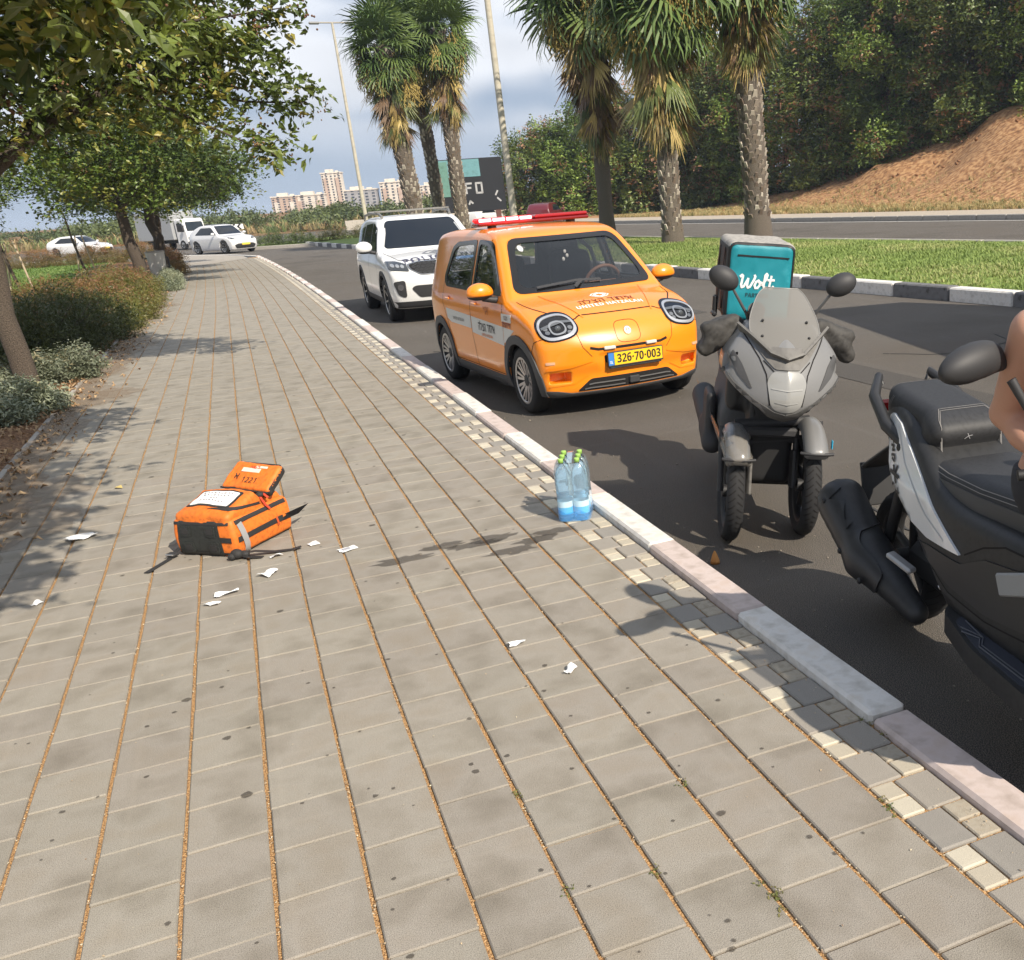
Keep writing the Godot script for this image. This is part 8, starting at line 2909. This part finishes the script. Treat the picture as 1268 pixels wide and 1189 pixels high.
# ---------------------------------------------------------------- the rider, mostly beyond the right edge
func build_person() -> void:
	var t := thing("person", SC_AT, SC_TURN, "seated person in dark clothes at the right edge, only a bare bent arm in view", "person")
	# joints in the scooter's axes
	var hip := Vector3(-0.01, 0.94, 1.20)
	var chest := Vector3(-0.075, 1.24, 1.25)
	var neck := Vector3(-0.115, 1.48, 1.26)
	var skull := Vector3(-0.125, 1.64, 1.27)
	var sh := [Vector3(-0.290, 1.405, 1.275), Vector3(0.075, 1.42, 1.29)]
	var el := [Vector3(-0.262, 1.150, 1.115), Vector3(0.215, 1.15, 1.26)]
	var wr := [Vector3(-0.185, 1.005, 1.300), Vector3(0.20, 1.00, 1.38)]
	var kn := [Vector3(-0.24, 0.84, 1.62), Vector3(0.26, 0.86, 1.62)]
	var an := [Vector3(-0.25, 0.46, 1.52), Vector3(0.36, 0.10, 1.44)]
	var body := func(p: Vector3) -> float:
		var d := sd_cap(p, hip, chest, 0.150, 0.148)
		d = smin(d, sd_cap(p, hip + Vector3(-0.09, 0, -0.02), hip + Vector3(0.09, 0, -0.02), 0.135, 0.135), 0.08)
		d = smin(d, sd_cap(p, sh[0] + Vector3(0.06, -0.02, 0), sh[1] + Vector3(-0.06, -0.02, 0), 0.085, 0.085), 0.09)
		d = smin(d, sd_cap(p, chest + Vector3(0, 0.16, 0), neck + Vector3(0, 0.06, 0.01), 0.07, 0.056), 0.05)
		d = smin(d, sd_ell(p, skull, Vector3(0.074, 0.108, 0.094)), 0.03)
		for i in 2:
			d = smin(d, sd_cap(p, sh[i], el[i], 0.058, 0.042), 0.035)
			d = smin(d, sd_cap(p, el[i], el[i].lerp(wr[i], 0.35), 0.041, 0.045), 0.02)
			d = smin(d, sd_cap(p, el[i].lerp(wr[i], 0.35), wr[i], 0.044, 0.029), 0.02)
			d = smin(d, sd_cap(p, hip + Vector3(-0.10 if i == 0 else 0.10, -0.02, 0.02), kn[i], 0.098, 0.062), 0.05)
			d = smin(d, sd_cap(p, kn[i], an[i], 0.060, 0.042), 0.03)
			d = smin(d, sd_cap(p, an[i] + Vector3(0, -0.05, -0.04), an[i] + Vector3(0, -0.055, 0.16), 0.042, 0.036), 0.03)
		return d
	var skin := mat(lin(0.50, 0.27, 0.185), 0.5)
	skin.subsurf_scatter_enabled = true
	skin.subsurf_scatter_strength = 0.12
	var skins: MB = iso(body, Vector3(-0.45, 0.0, 0.98), Vector3(0.50, 1.80, 1.86), 0.0145)[0]
	# hands with five fingers that rest on the thighs
	for i in 2:
		var w: Vector3 = wr[i]
		var fw := (Vector3(-0.235 if i == 0 else 0.235, 0.965, 1.45) - w).normalized()
		var s := -1.0 if i == 0 else 1.0
		var side := Vector3(s, 0.25, 0.0)
		side = (side - fw * side.dot(fw)).normalized()
		var up := fw.cross(side) * -s
		if up.y < 0.0:
			up = -up
		var hand := func(p: Vector3) -> float:
			var c := w + fw * 0.05
			var q := Vector3((p - c).dot(side), (p - c).dot(up), (p - c).dot(fw))
			var d := sd_box(q, Vector3.ZERO, Vector3(0.041, 0.013, 0.047), 0.012)
			d = smin(d, sd_cap(q, Vector3(0, 0, -0.065), Vector3(0, 0, -0.03), 0.026, 0.024), 0.02)
			var ln := [0.070, 0.080, 0.075, 0.058]
			for k in 4:
				var x := -0.030 + 0.020 * k
				var l: float = ln[k]
				var a := Vector3(x, 0.004, 0.045)
				var b := a + Vector3((k - 1.5) * 0.003, -0.006, l * 0.45)
				var e := b + Vector3((k - 1.5) * 0.002, -0.018, l * 0.32)
				var g := e + Vector3(0, -0.020, l * 0.14)
				d = smin(d, minf(sd_cap(q, a, b, 0.0095, 0.0088), minf(sd_cap(q, b, e, 0.0088, 0.008), sd_cap(q, e, g, 0.008, 0.0072))), 0.006)
			var ta := Vector3(-0.036, -0.004, -0.02)
			var tb := Vector3(-0.060, -0.012, 0.012)
			var tc := Vector3(-0.066, -0.024, 0.042)
			return smin(d, minf(sd_cap(q, ta, tb, 0.014, 0.0115), sd_cap(q, tb, tc, 0.011, 0.009)), 0.012)
		var c2 := w + fw * 0.07
		skins.add(iso(hand, c2 - Vector3(0.13, 0.10, 0.15), c2 + Vector3(0.13, 0.10, 0.15), 0.0042)[0])
	# face
	var face := func(p: Vector3) -> float:
		var q := p - skull
		var d := sd_cap(q, Vector3(0, 0.0, 0.088), Vector3(0, -0.028, 0.104), 0.009, 0.014)
		for s in [-1.0, 1.0]:
			d = minf(d, sd_ell(q, Vector3(s * 0.074, -0.005, -0.005), Vector3(0.010, 0.030, 0.019)))
		d = smin(d, sd_ell(q, Vector3(0, -0.062, 0.078), Vector3(0.026, 0.010, 0.014)), 0.004)
		return d
	skins.add(iso(face, skull - Vector3(0.12, 0.10, 0.06), skull + Vector3(0.12, 0.10, 0.15), 0.005)[0])
	part("body", skins, skin, t)
	for s in [-1.0, 1.0]:
		var mb := MB.new()
		mb.ball(skull + Vector3(s * 0.031, 0.004, 0.083), Vector3(0.013, 0.009, 0.008), Basis.IDENTITY, 6, 10)
		part("eye", mb, M.white, t)
	var hair := func(p: Vector3) -> float:
		var d := sd_ell(p, skull + Vector3(0, 0.012, -0.012), Vector3(0.082, 0.110, 0.099))
		return smax(d, -(p - skull - Vector3(0, 0.03, 0.03)).dot(Vector3(0, 0.55, -0.83)) , 0.02)
	part("hair", iso(hair, skull - Vector3(0.12, 0.12, 0.14), skull + Vector3(0.12, 0.16, 0.14), 0.012)[0], mat(lin(0.02, 0.015, 0.012), 0.7), t)
	var shirt := func(p: Vector3) -> float:
		var d: float = body.call(p) - 0.010
		d = smax(d, p.y - 1.495, 0.01)
		d = smax(d, 0.93 - p.y, 0.01)
		for i in 2:
			var a: Vector3 = sh[i]
			var e: Vector3 = el[i]
			d = smax(d, (p - a.lerp(e, 0.12)).dot((e - a).normalized()) if absf(p.x) > 0.17 else -1.0, 0.01)
		if p.y > 1.2:
			d = smax(d, absf(p.x + 0.105) - 0.125, 0.012)
		return smax(d, p.z - 1.46, 0.01)
	part("shirt", iso(shirt, Vector3(-0.42, 0.88, 1.0), Vector3(0.42, 1.56, 1.56), 0.016)[0], mat(lin(0.020, 0.022, 0.030), 0.85), t)
	var legs := func(p: Vector3) -> float:
		var d: float = body.call(p) - 0.012
		d = smax(d, p.y - 0.985 if p.z < 1.36 else p.y - 1.2, 0.01)
		for i in 2:
			d = maxf(d, -(( p - wr[i]).length() - 0.14)) if false else d
		return smax(d, (0.16 if p.x > 0.0 else 0.50) - p.y, 0.01)
	part("trousers", iso(legs, Vector3(-0.42, 0.1, 1.0), Vector3(0.46, 1.04, 1.80), 0.017)[0], mat(lin(0.020, 0.021, 0.026), 0.85), t)

# ---------------------------------------------------------------- the rescue backpack
func build_backpack() -> void:
	var t := thing("rescue_backpack", Vector3(-0.43, 0.0, -5.70), -0.70, "orange rescue backpack lying on its back on the tiles, black base towards the camera", "backpack")
	var fn := FastNoiseLite.new()
	fn.seed = 3
	fn.frequency = 3.6
	fn.fractal_octaves = 3
	var cloth := rock(lin(0.78, 0.185, 0.018), T.dust, T.cloth, 3.0, 0.05, 0.62, false)
	cloth.rim_enabled = true
	cloth.rim = 0.2
	var web := mat(lin(0.022, 0.021, 0.021), 0.75)
	var base_m := rock(lin(0.026, 0.029, 0.027), T.dust, T.cloth, 3.0, 0.05, 0.55, false)
	var body := func(p: Vector3) -> float:
		var w := fn.get_noise_3dv(p)
		var bulge := 0.012 * sin(clampf(p.y / 0.21, 0, 1) * PI)
		return sd_box(p, Vector3(0, 0.105, -0.235), Vector3(0.188 + bulge, 0.105, 0.235 + bulge * 0.6), 0.030) + w * 0.006
	part("main_compartment", iso(body, Vector3(-0.24, -0.03, -0.53), Vector3(0.24, 0.25, 0.05), 0.0125)[0], cloth, t)
	var pocket := func(p: Vector3) -> float:
		var w := fn.get_noise_3dv(p * 1.4 + Vector3(3, 0, 0))
		var tp := 0.248 + 0.26 * clampf(-p.z, 0.0, 0.24) - 0.10 * clampf((-p.z - 0.24) / 0.10, 0.0, 1.0) - 0.5 * p.x * p.x
		var k := sd_box(p, Vector3(0, 0.205, -0.155), Vector3(0.178, 0.115, 0.155), 0.03)
		return smax(k, p.y - tp, 0.03) + w * 0.009
	part("front_pocket", iso(pocket, Vector3(-0.22, 0.14, -0.36), Vector3(0.22, 0.37, 0.04), 0.0115)[0], cloth, t)
	var crest := func(p: Vector3) -> float:
		var w := fn.get_noise_3dv(p * 1.6 + Vector3(9, 0, 0))
		return sd_box(p, Vector3(0.0, 0.205, -0.375), Vector3(0.165, 0.045, 0.085), 0.035) + w * 0.012
	part("top_fold", iso(crest, Vector3(-0.20, 0.13, -0.50), Vector3(0.20, 0.28, -0.26), 0.0125)[0], cloth, t)
	# the upper pouch, tipped up towards the camera
	var fl := Transform3D(Basis.from_euler(Vector3(0.62, -0.12, -0.06)), Vector3(0.045, 0.312, -0.405))
	var fli := fl.affine_inverse()
	var pouch := func(p: Vector3) -> float:
		var q := fli * p
		var w := fn.get_noise_3dv(p * 1.5 + Vector3(5, 0, 2))
		return sd_box(q, Vector3(0, -0.002, -0.010), Vector3(0.164 + 0.06 * q.z, 0.033 - 0.10 * q.x * q.x - 0.15 * q.z * q.z, 0.094), 0.020) + w * 0.009
	var under := func(p: Vector3) -> int:
		return 1 if (fli * p).y < 0.012 else 0
	var pm := iso(pouch, Vector3(-0.18, 0.16, -0.60), Vector3(0.26, 0.46, -0.24), 0.0105, false, under, 2)
	var o := part("upper_pouch", pm[0], cloth, t)
	part("pouch_side", pm[1], web, o)
	var ft := fl * Transform3D(Basis(Vector3.RIGHT, -PI / 2), Vector3(0, 0.0315, 0))
	var pipe := []
	for q in fillet(P2([-0.162, -0.082, 0.162, -0.082, 0.147, 0.102, -0.152, 0.097]), 0.02):
		pipe.append(ft * Vector3(q.x * 1.01, q.y * 0.98 + 0.006, -0.017))
	pipe.append(pipe[0])
	var mb := MB.new()
	mb.tube(pipe, 0.0055, 6, false)
	part("piping", mb, web, o)
	mb = MB.new()
	mb.box(Vector3(-0.015, 0.042, 0.0022), Vector3(0.125, 0.028, 0.002))
	mb.box(Vector3(0.045, 0.068, 0.0022), Vector3(0.08, 0.014, 0.002))
	var q1 := part("name_patch", mb, mat(lin(0.80, 0.62, 0.52), 0.6), o)
	q1.transform = ft
	mb = MB.new()
	strokes("0,0 .6,1 1.2,0;1.6,0 1.6,1;2,1 2,0 2.8,0 2.8,1;3.4,1 4.2,1 4.2,0", 0.004, 0.015, Vector2(-0.03, 0.055), 0.0, mb)
	q1 = part("patch_print", mb, mat(lin(0.6, 0.06, 0.03), 0.6), o)
	q1.transform = ft * Transform3D(Basis.IDENTITY, Vector3(0, 0, 0.005))
	mb = letters("1221", 0.036, false)
	q1 = part("number_print", mb, web, o)
	q1.transform = ft * Transform3D(Basis.IDENTITY, Vector3(0.012, -0.026, 0.0035))
	mb = hebrew("alef", 0.006, 0.032)
	q1 = part("letter_print", mb, web, o)
	q1.transform = ft * Transform3D(Basis.IDENTITY, Vector3(-0.088, -0.022, 0.0035))
	mb = MB.new()
	mb.tube([fl * Vector3(-0.165, 0.02, 0.085), fl * Vector3(-0.05, 0.02, 0.088), fl * Vector3(0.165, 0.015, 0.088)], 0.006, 6)
	part("zip", mb, web, o)
	# white label in a black frame on the front pocket
	var lo := Vector3(0, 0.45, -0.135)
	var frame := drape(fillet(rect(-0.135, -0.072, 0.135, 0.082), 0.014), lo, Vector3.RIGHT, Vector3.FORWARD, Vector3.DOWN, pocket, 0.003, 0.02)
	var lab := part("label_frame", frame, web, t)
	part("label", drape(fillet(rect(-0.121, -0.058, 0.121, 0.068), 0.01), lo, Vector3.RIGHT, Vector3.FORWARD, Vector3.DOWN, pocket, 0.0055, 0.02), M.paper, lab)
	mb = MB.new()
	for r in [[0.042, 0.20, 9], [0.020, 0.17, 8], [-0.006, 0.05, 3], [-0.030, 0.15, 8]]:
		for i in r[2]:
			var x: float = -r[1] * 0.5 + r[1] * (i + 0.15) / r[2]
			strokes("0,0 0,1 .7,1 .7,0" if i % 3 == 0 else ("0,1 .7,1 .7,0" if i % 3 == 1 else "0,0 .4,1 .8,.1"), 0.0028, 0.011, Vector2(x, r[0]), 0.0, mb)
	part("label_print", drape_flat(mb, lo, Vector3.RIGHT, Vector3.FORWARD, Vector3.DOWN, pocket, 0.0075), mat(lin(0.035, 0.02, 0.06), 0.7), lab)
	# black base with its four feet
	var bo := Vector3(0, 0.10, 0.2)
	var bp := part("base_panel", drape(fillet(P2([-0.168, -0.097, 0.112, -0.097, 0.106, 0.098, -0.150, 0.098]), 0.02), bo, Vector3.RIGHT, Vector3.UP, Vector3.FORWARD, body, 0.004, 0.03), base_m, t)
	for q in [[-0.105, 0.045], [0.055, 0.045], [-0.10, -0.045], [0.06, -0.045]]:
		part("foot", drape(fillet(rect(q[0] - 0.034, q[1] - 0.030, q[0] + 0.034, q[1] + 0.030), 0.012), bo, Vector3.RIGHT, Vector3.UP, Vector3.FORWARD, body, 0.009, 0.03), base_m, bp)
		part("foot", drape(fillet(rect(q[0] - 0.020, q[1] - 0.017, q[0] + 0.020, q[1] + 0.017), 0.008), bo, Vector3.RIGHT, Vector3.UP, Vector3.FORWARD, body, 0.013, 0.03), web, bp)
	# piping and zips that run round the bag
	for y in [0.186, 0.020]:
		part("piping", drape_line([Vector2(-0.175, y), Vector2(0.175, y)], 0.014, Vector3(0, 0, 0.3), Vector3.RIGHT, Vector3.UP, Vector3.FORWARD, body, 0.004), web, t)
	part("zip", drape_line([Vector2(-0.02, 0.185), Vector2(0.44, 0.185)], 0.020, Vector3(0.5, 0, 0), Vector3.FORWARD, Vector3.UP, Vector3.LEFT, body, 0.004), web, t)
	part("zip", drape_line([Vector2(0.04, 0.252), Vector2(0.17, 0.238), Vector2(0.30, 0.222)], 0.014, Vector3(0.5, 0, 0), Vector3.FORWARD, Vector3.UP, Vector3.LEFT, pocket, 0.004), web, t)
	part("side_band", drape_line([Vector2(-0.03, 0.094), Vector2(0.39, 0.100)], 0.030, Vector3(0.5, 0, 0), Vector3.FORWARD, Vector3.UP, Vector3.LEFT, body, 0.004), web, t)
	part("side_band", drape_line([Vector2(0.11, 0.100), Vector2(0.21, 0.096)], 0.030, Vector3(0, 0, 0.3), Vector3.RIGHT, Vector3.UP, Vector3.FORWARD, body, 0.0045), web, t)
	part("edge_piping", drape_line([Vector2(0.10, 0.012), Vector2(0.45, 0.012)], 0.012, Vector3(0.5, 0, 0), Vector3.FORWARD, Vector3.UP, Vector3.LEFT, body, 0.004), web, t)
	part("reflective_strip", drape_line([Vector2(0.085, 0.008), Vector2(0.050, 0.178)], 0.040, Vector3(0.5, 0, 0), Vector3.FORWARD, Vector3.UP, Vector3.LEFT, body, 0.006), mat(lin(0.42, 0.43, 0.44), 0.35, 0.3), t)
	part("zip_pull", drape_line([Vector2(0.335, 0.120), Vector2(0.345, 0.07)], 0.016, Vector3(0.5, 0, 0), Vector3.FORWARD, Vector3.UP, Vector3.LEFT, body, 0.008), mat(lin(0.5, 0.08, 0.02), 0.6), t)
	mb = MB.new()
	mb.band([Vector3(0.168, 0.262, -0.285), Vector3(0.185, 0.24, -0.275), Vector3(0.195, 0.205, -0.285), Vector3(0.205, 0.18, -0.30)], Vector3(0, 0.2, -1), 0.013, 0.004)
	mb.band([Vector3(0.165, 0.268, -0.305), Vector3(0.188, 0.262, -0.30), Vector3(0.2, 0.24, -0.31)], Vector3(0, 0.2, -1), 0.014, 0.004)
	part("zip_pull", mb, mat(lin(0.55, 0.05, 0.02), 0.6), t)
	mb = MB.new()
	mb.ball(Vector3(0.165, 0.262, -0.29), Vector3(0.022, 0.016, 0.022))
	part("strap_knot", mb, web, t)
	# straps on the ground
	mb = MB.new()
	mb.band([Vector3(-0.185, 0.04, 0.0), Vector3(-0.195, 0.022, 0.04), Vector3(-0.19, 0.006, 0.08), Vector3(-0.17, 0.005, 0.20), Vector3(-0.158, 0.005, 0.275)], Vector3(1, 0, 0.1), 0.030, 0.003)
	part("strap", mb, web, t)
	mb = MB.new()
	mb.box(Vector3(-0.192, 0.022, 0.05), Vector3(0.06, 0.016, 0.045), 0.006)
	part("buckle", mb, M.plastic, t)
	mb = MB.new()
	mb.box(Vector3(-0.192, 0.026, 0.074), Vector3(0.05, 0.008, 0.006), 0.002)
	part("buckle", mb, M.alu, t)
	mb = MB.new()
	mb.ball(Vector3(0.205, 0.028, 0.02), Vector3(0.035, 0.028, 0.03))
	mb.ball(Vector3(0.235, 0.022, 0.0), Vector3(0.03, 0.02, 0.022))
	mb.ball(Vector3(0.19, 0.02, 0.045), Vector3(0.022, 0.02, 0.018))
	part("strap_knot", mb, web, t)
	mb = MB.new()
	mb.band([Vector3(0.22, 0.025, 0.0), Vector3(0.28, 0.03, -0.03), Vector3(0.36, 0.010, -0.085), Vector3(0.43, 0.006, -0.135), Vector3(0.465, 0.012, -0.17)], Vector3(0.45, 0.1, 0.9), 0.042, 0.003)
	part("strap", mb, web, t)
	mb = MB.new()
	mb.band([Vector3(0.22, 0.02, 0.01), Vector3(0.27, 0.012, 0.012), Vector3(0.34, 0.006, -0.01)], Vector3(0.3, 0.1, 0.95), 0.038, 0.003)
	part("strap", mb, web, t)

# ---------------------------------------------------------------- six bottles in shrink film
func build_bottles() -> void:
	var t := thing("water_bottle_pack", Vector3(1.500, 0.0, -5.20), -0.40, "shrink wrapped pack of clear water bottles with green caps standing by the kerb", "bottled water")
	t.scale = Vector3(1.0, 1.09, 1.0)
	var pet := mat(Color(0.86, 0.95, 1.0, 0.04), 0.04)
	pet.refraction_enabled = true
	pet.refraction_scale = 0.033
	var cap := mat(lin(0.33, 0.56, 0.12), 0.4)
	var blue := mat(lin(0.03, 0.42, 0.78), 0.3)
	var pale := mat(lin(0.55, 0.75, 0.85), 0.35)
	var r := 0.0435
	for i in 2:
		for k in 3:
			var at := Vector3((i - 0.5) * 0.089, 0.0, (k - 1) * 0.089)
			var mb := MB.new()
			mb.lathe([[0.0, 0.010], [0.028, 0.004], [0.040, 0.004], [r, 0.014], [r, 0.115], [r * 0.955, 0.122], [r, 0.130], [r, 0.145], [r * 0.955, 0.151], [r, 0.157], [r * 1.0, 0.172], [r * 0.95, 0.178], [r, 0.186], [r, 0.215], [r * 0.93, 0.245], [r * 0.68, 0.275], [r * 0.38, 0.292], [0.0135, 0.298], [0.0135, 0.306], [0.0, 0.306]], 22, at)
			var b := part("bottle", mb, pet, t)
			mb = MB.new()
			mb.lathe([[0.0, 0.323], [0.0135, 0.323], [0.0150, 0.320], [0.0152, 0.303], [0.0, 0.303]], 14, at)
			part("cap", mb, cap, b)
			mb = MB.new()
			mb.lathe([[r * 1.012, 0.040], [r * 1.016, 0.042], [r * 1.016, 0.074], [r * 1.012, 0.075]], 22, at)
			part("label", mb, blue, b)
			mb = MB.new()
			mb.lathe([[r * 1.012, 0.0755], [r * 1.016, 0.077], [r * 1.016, 0.104], [r * 1.012, 0.106]], 22, at)
			part("label", mb, pale, b)
	# film: rounded bag over the bottles with a printed blue band
	var film := mat(Color(0.80, 0.92, 1.0, 0.16), 0.12)
	film.transparency = BaseMaterial3D.TRANSPARENCY_ALPHA
	var rows := []
	var fn := FastNoiseLite.new()
	fn.seed = 2
	fn.frequency = 14.0
	for q in [[0.002, 1.0], [0.03, 1.012], [0.08, 1.01], [0.14, 0.99], [0.20, 1.0], [0.25, 0.985], [0.283, 0.93], [0.300, 0.84]]:
		var ring := PackedVector3Array()
		for s in oval(0, 0, 0.0915 * q[1], 0.137 * q[1], 64, 5.5):
			# the film dips between neighbouring bottles
			var dip := 1.0
			ring.append(Vector3(s.x, q[0], s.y) * Vector3(dip, 1, dip) + Vector3(fn.get_noise_3d(s.x, q[0], s.y), 0, fn.get_noise_3d(s.y, q[0], s.x)) * 0.006)
		rows.append(ring)
	var mb := MB.new()
	mb.grid(rows, true)
	part("shrink_film", mb, film, t)
	var print_m := mat(Color(0.16, 0.62, 0.95, 0.34), 0.15)
	print_m.transparency = BaseMaterial3D.TRANSPARENCY_ALPHA
	rows = []
	for q in [[0.004, 1.016], [0.03, 1.022], [0.060, 1.02]]:
		var ring := PackedVector3Array()
		for s in oval(0, 0, 0.0915 * q[1], 0.137 * q[1], 64, 5.5):
			ring.append(Vector3(s.x, q[0] + (0.012 * sin(s.x * 60.0) + 0.008 * sin(s.y * 40.0) if q[0] > 0.05 else 0.0), s.y))
		rows.append(ring)
	mb = MB.new()
	mb.grid(rows, true)
	part("film_print", mb, print_m, t)
	mb = MB.new()
	mb.band([Vector3(0, 0.300, 0.09), Vector3(0.004, 0.326, 0.05), Vector3(0, 0.333, 0.0), Vector3(0.003, 0.327, -0.05), Vector3(0, 0.300, -0.09)], Vector3.RIGHT, 0.03, 0.0015)
	part("carry_handle", mb, film, t)

# ---------------------------------------------------------------- litter
func scrap(at: Vector3, w: float, d: float, turn: float, crumple: float, label: String, printed := false) -> void:
	var t := thing("paper_scrap", at, turn, label, "paper scrap", "paper scraps on the tiles")
	var rows := []
	var ph := rng.randf() * 9.0
	for i in 7:
		var r := PackedVector3Array()
		for j in 7:
			var x := (j / 6.0 - 0.5) * w
			var z := (i / 6.0 - 0.5) * d
			var y := 0.004 + crumple * absf(sin(x / w * 2.4 + ph) * 0.7 + sin(z / d * 3.0 + ph * 2.0 + x / w * 2.0) * 0.6)
			if i in [0, 6] or j in [0, 6]:
				x *= rng.randf_range(0.82, 1.05)
				z *= rng.randf_range(0.82, 1.05)
			r.append(Vector3(x, y, z))
		rows.append(r)
	var mb := MB.new()
	mb.grid(rows, false, Vector3.UP)
	for i in rows.size():
		for j in 7:
			rows[i][j].y -= 0.0008
	mb.grid(rows, false, Vector3.DOWN)
	part("sheet", mb, M.paper, t)
	if printed:
		mb = MB.new()
		for i in 3:
			mb.box(Vector3(-0.01, 0.006 + crumple, -d * 0.2 + i * d * 0.18), Vector3(w * 0.45, 0.0008, d * 0.04))
		part("print", mb, mat(lin(0.15, 0.15, 0.2), 0.8), t)

func build_litter() -> void:
	scrap(Vector3(-1.13, 0, -6.53), 0.17, 0.11, 0.4, 0.020, "largest white paper scrap, folded, at the left beside the leaf shadows")
	scrap(Vector3(-1.20, 0, -5.42), 0.05, 0.035, 1.0, 0.012, "tiny white paper scrap near the left edge, alone below the leaf shadows")
	scrap(Vector3(-0.34, 0, -5.01), 0.12, 0.040, 0.15, 0.014, "thin twisted white paper scrap below the backpack, upper of a close pair")
	scrap(Vector3(-0.41, 0, -4.90), 0.075, 0.035, -0.4, 0.012, "short curled white paper scrap below the backpack, lower of a close pair")
	scrap(Vector3(-0.15, 0, -5.18), 0.085, 0.075, 0.9, 0.016, "crumpled pinkish-white paper scrap just below the backpack's right strap")
	scrap(Vector3(-0.10, 0, -5.46), 0.06, 0.05, 0.5, 0.014, "paper scrap half under the backpack's right strap")
	scrap(Vector3(0.10, 0, -5.56), 0.058, 0.055, 0.3, 0.005, "small square white paper scrap right of the backpack strap's end")
	scrap(Vector3(0.26, 0, -5.35), 0.105, 0.070, 0.35, 0.003, "flat white card with faint print, farthest right of those by the backpack", true)
	scrap(Vector3(0.745, 0, -3.67), 0.075, 0.038, 0.15, 0.010, "white paper scrap in the middle of the pavement, upper of the two nearest")
	scrap(Vector3(0.865, 0, -3.32), 0.06, 0.030, 0.8, 0.016, "folded white paper scrap nearest the camera, standing on its edge")
	var t := thing("leaf_scrap", Vector3(-1.05, 0, -7.75), 0.6, "single yellowish dead leaf lying on the tiles left of the backpack", "leaf")
	var mb := MB.new()
	leaf_into(mb, Vector3(0, 0.006, 0), Basis.from_euler(Vector3(-0.1, 0, 0.1)), 0.09, 0.05, 0.006)
	part("blade", mb, mat(lin(0.55, 0.42, 0.15), 0.7), t)
	var cone := thing("dry_seed_pod", Vector3(1.955, ROAD, -4.33), 0.0, "small orange-brown cone standing on the asphalt in front of the scooter's wheel", "seed pod")
	mb = MB.new()
	mb.lathe([[0.0, 0.0], [0.026, 0.002], [0.022, 0.02], [0.012, 0.05], [0.004, 0.068], [0.0, 0.07]], 12)
	part("pod", mb, mat(lin(0.52, 0.24, 0.07), 0.8), cone)
